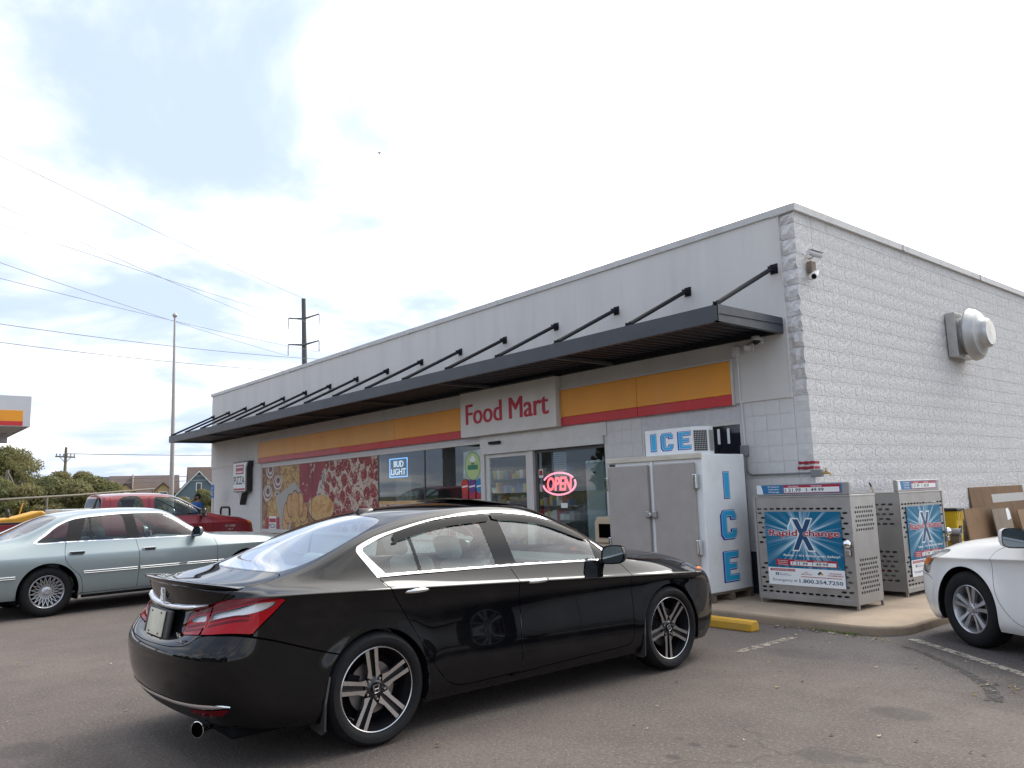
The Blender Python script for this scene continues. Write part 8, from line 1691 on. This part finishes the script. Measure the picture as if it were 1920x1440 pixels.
# --- person at the far corner
def person():
    t = thing('person', 'person in a blue t-shirt and sunglasses standing beyond the red pickup', 'person', (-20.23, -0.82, KH), R(20))
    sk_ = mat('skin', (0.38,0.22,0.15), 0.55); sh = mat('blue_shirt', (0.02,0.10,0.30), 0.85, var=0.12, vscale=6); jn = mat('dark_jeans', (0.03,0.04,0.07), 0.9); hr = mat('dark_hair', (0.012,0.010,0.009), 0.7)
    def skin(name, V, E, Rr, m, parent, root=0):
        me = bpy.data.meshes.new(name); me.from_pydata(V, E, []); o = bpy.data.objects.new(name, me); COL.objects.link(o); o.parent = parent; md = o.modifiers.new('skin', 'SKIN'); md.use_smooth_shade = True
        for i, r in enumerate(Rr): me.skin_vertices[0].data[i].radius = r if isinstance(r, tuple) else (r, r)
        me.skin_vertices[0].data[root].use_root = True; s = o.modifiers.new('sub', 'SUBSURF'); s.levels = 2; s.render_levels = 2; me.materials.append(m); return o
    V = [(0,0,.92),(0,0,1.08),(0,0,1.24),(0,0,1.36),(0,.01,1.42),(0,.02,1.47), (.17,0,1.34),(.26,-.02,1.10),(.24,-.18,.98),(.22,-.27,.97), (-.17,0,1.34),(-.25,.0,1.09),(-.24,-.06,.86),(-.235,-.09,.78), (.09,0,.84),(.10,-.02,.48),(.10,.02,.10),(.11,-.12,.04), (-.09,0,.84),(-.11,.0,.48),(-.12,.03,.10),(-.13,-.11,.04), (0,-.005,1.53),(0,-.01,1.60)]
    E = [(0,1),(1,2),(2,3),(3,4),(4,5),(3,6),(6,7),(7,8),(8,9),(3,10),(10,11),(11,12),(12,13),(0,14),(14,15),(15,16),(16,17),(0,18),(18,19),(19,20),(20,21),(5,22),(22,23)]
    Rr = [(.15,.11),(.14,.10),(.16,.11),(.13,.10),(.06,.06),(.055,.055),(.065,.065),(.048,.048),(.036,.036),(.03,.03),(.065,.065),(.048,.048),(.036,.036),(.03,.03),(.085,.085),(.06,.06),(.042,.042),(.04,.035),(.085,.085),(.06,.06),(.042,.042),(.04,.035),(.075,.095),(.070,.085)]
    body = skin('body', V, E, Rr, sk_, t)
    # clothing slightly proud of the body
    skin('t_shirt', [(0,0,.95),(0,0,1.08),(0,0,1.24),(0,0,1.36),(0,.01,1.405),(.17,0,1.335),(.225,-.008,1.18),(-.17,0,1.335),(-.222,0,1.18)], [(0,1),(1,2),(2,3),(3,4),(3,5),(5,6),(3,7),(7,8)], [(.175,.135),(.165,.125),(.18,.13),(.15,.12),(.075,.075),.08,.072,.08,.072], sh, t)
    skin('trousers', [(0,0,.96),(.09,0,.84),(.10,-.02,.48),(.10,.02,.12),(-.09,0,.84),(-.11,.0,.48),(-.12,.03,.12)], [(0,1),(1,2),(2,3),(0,4),(4,5),(5,6)], [(.165,.13),.10,.075,.062,.10,.075,.062], jn, t)
    for s in (-1, 1): MB().box(s*0.11-0.05, s*0.11+0.05, -0.22, 0.07, 0.0, 0.085).build('shoe', M_BLKPL, t, bevel=0.03)
    h = MB(); h.sphere((0,.015,1.575), 1.0, 18, 12, 0, (.083,.103,.105)); hm = h.build('hair', hr, t, smooth=True)
    bm = bmesh.new(); bm.from_mesh(hm.data); bmesh.ops.delete(bm, geom=[v for v in bm.verts if v.co.z < 1.50 or (v.co.y < -0.03 and v.co.z < 1.62)], context='VERTS'); bm.to_mesh(hm.data); bm.free()
    MB().box(-.072,.072,-.108,-.085,1.555,1.585).build('sunglasses', M_BLKGL, t, bevel=0.008); g = MB(); g.sphere((0,-.062,1.495),1.0,14,8,0,(.052,.04,.035)); g.build('beard', hr, t, smooth=True); g = MB(); g.prism([(-.014,0),(.014,0),(0,.05)], -.118, -.085, 'xz', 0, Matrix.Translation((0,0,1.52))); g.build('nose', sk_, t, bevel=.005)
    for s in (-1,1):
        base = Vector((.22,-.27,.97)) if s > 0 else Vector((-.235,-.09,.78)); dr = Vector((0,-1,-.1)).normalized() if s > 0 else Vector((0,-.35,-1)).normalized()
        for k in range(4):
            o_ = Vector((0.012*(k-1.5)*1.4,0,0)); MB().tube([tuple(base+o_), tuple(base+o_+dr*.05), tuple(base+o_*1.1+dr*(.085-.006*abs(k-1.2))+Vector((0,.012,-.01)))], [.010,.009,.007], 6).build('finger', sk_, body, smooth=60)
        MB().tube([tuple(base), tuple(base+Vector((-s*.03,-.02,-.01))), tuple(base+Vector((-s*.035,-.05,-.02)))], [.011,.010,.008], 6).build('thumb', sk_, body, smooth=60)
person()
def bird():
    t = thing('bird', 'tiny dark bird high in the pale sky', 'bird', (-44.72, 20.17, 27.46), R(130)); k = mat('bird_dark', (0.02,0.018,0.017), 0.8)
    mb = MB(); mb.tube([(-.16,0,0),(-.08,0,.01),(.05,0,.015),(.13,0,.02),(.18,0,.02)], [.01,.045,.05,.03,.008], 8); mb.build('body', k, t, smooth=60)
    for s in (-1, 1): w = MB(); w.add([(.06,s*.02,.03),(.02,s*.2,.09),(-.06,s*.36,.05),(-.06,s*.16,.05),(-.06,s*.02,.02)], [(0,1,2,3,4)]); w.build('wing', k, t)
bird()
# --- fallen leaves and weeds along the kerb
def litter():
    r = random.Random(12); mb = MB()
    def leaf(x, y, z, s, rz):
        t = Matrix.Translation((x, y, z)) @ Matrix.Rotation(rz, 4, 'Z') @ Matrix.Rotation(r.uniform(-.5,.5), 4, 'X'); w = r.uniform(.35,.6)
        mb.add([(-s,0,0),(-s*.3,-s*w,s*.15),(s*.5,-s*w*.7,s*.1),(s,0,s*.25),(s*.5,s*w*.7,s*.05),(-s*.3,s*w,s*.2)], [(0,1,2,3),(0,3,4,5)], r.randrange(3), t)
    for _ in range(95):
        x = r.uniform(-0.5, 4.2); y = r.uniform(-7.0, -1.7)
        if -1.0 < x < 0.78 and y < -2.6: continue
        leaf(x, y, 0.008, r.uniform(.010,.022), r.uniform(0,6.3))
    for _ in range(26): leaf(r.uniform(0.2,1.5), -1.52-r.uniform(0,.12), 0.01, r.uniform(.014,.03), r.uniform(0,6.3))
    for _ in range(26): leaf(3.0+r.gauss(0,.25), -2.75+r.gauss(0,.16), 0.008, r.uniform(.012,.022), r.uniform(0,6.3))
    for _ in range(22): leaf(-2.5+r.gauss(0,1.2), -8.0+r.gauss(0,.5), 0.008, r.uniform(.010,.02), r.uniform(0,6.3))
    ms = [mat('leaf_ochre', (0.26,0.18,0.055), 0.8), mat('leaf_brown', (0.13,0.085,0.045), 0.8), mat('leaf_pale', (0.36,0.31,0.22), 0.8)]
    tag(mb.build('fallen_leaves', ms, None, fix=False), 'dry yellow and brown leaves scattered over the asphalt', 'leaves', kind='stuff')
    w = MB()
    for _ in range(160):
        x = r.uniform(0.65,1.15); x = r.gauss(0.98,.12) if r.random() < .7 else x; y = -1.475-r.uniform(0,.05); s = r.uniform(.012,.03); a = r.uniform(0,6.3); w.add([(x,y,0.0),(x+s*math.cos(a)*.5-.004,y+s*math.sin(a)*.5,s*.7),(x+s*math.cos(a),y+s*math.sin(a),s*.6),(x+s*math.cos(a)*.5+.004,y+s*math.sin(a)*.5+.004,s*.5)], [(0,1,2,3)])
    tag(w.build('kerb_weeds', mat('weed_green', (0.10,0.14,0.03), 0.8), None, fix=False), 'small green weeds growing in the crack along the kerb', 'weeds', kind='stuff')
litter()
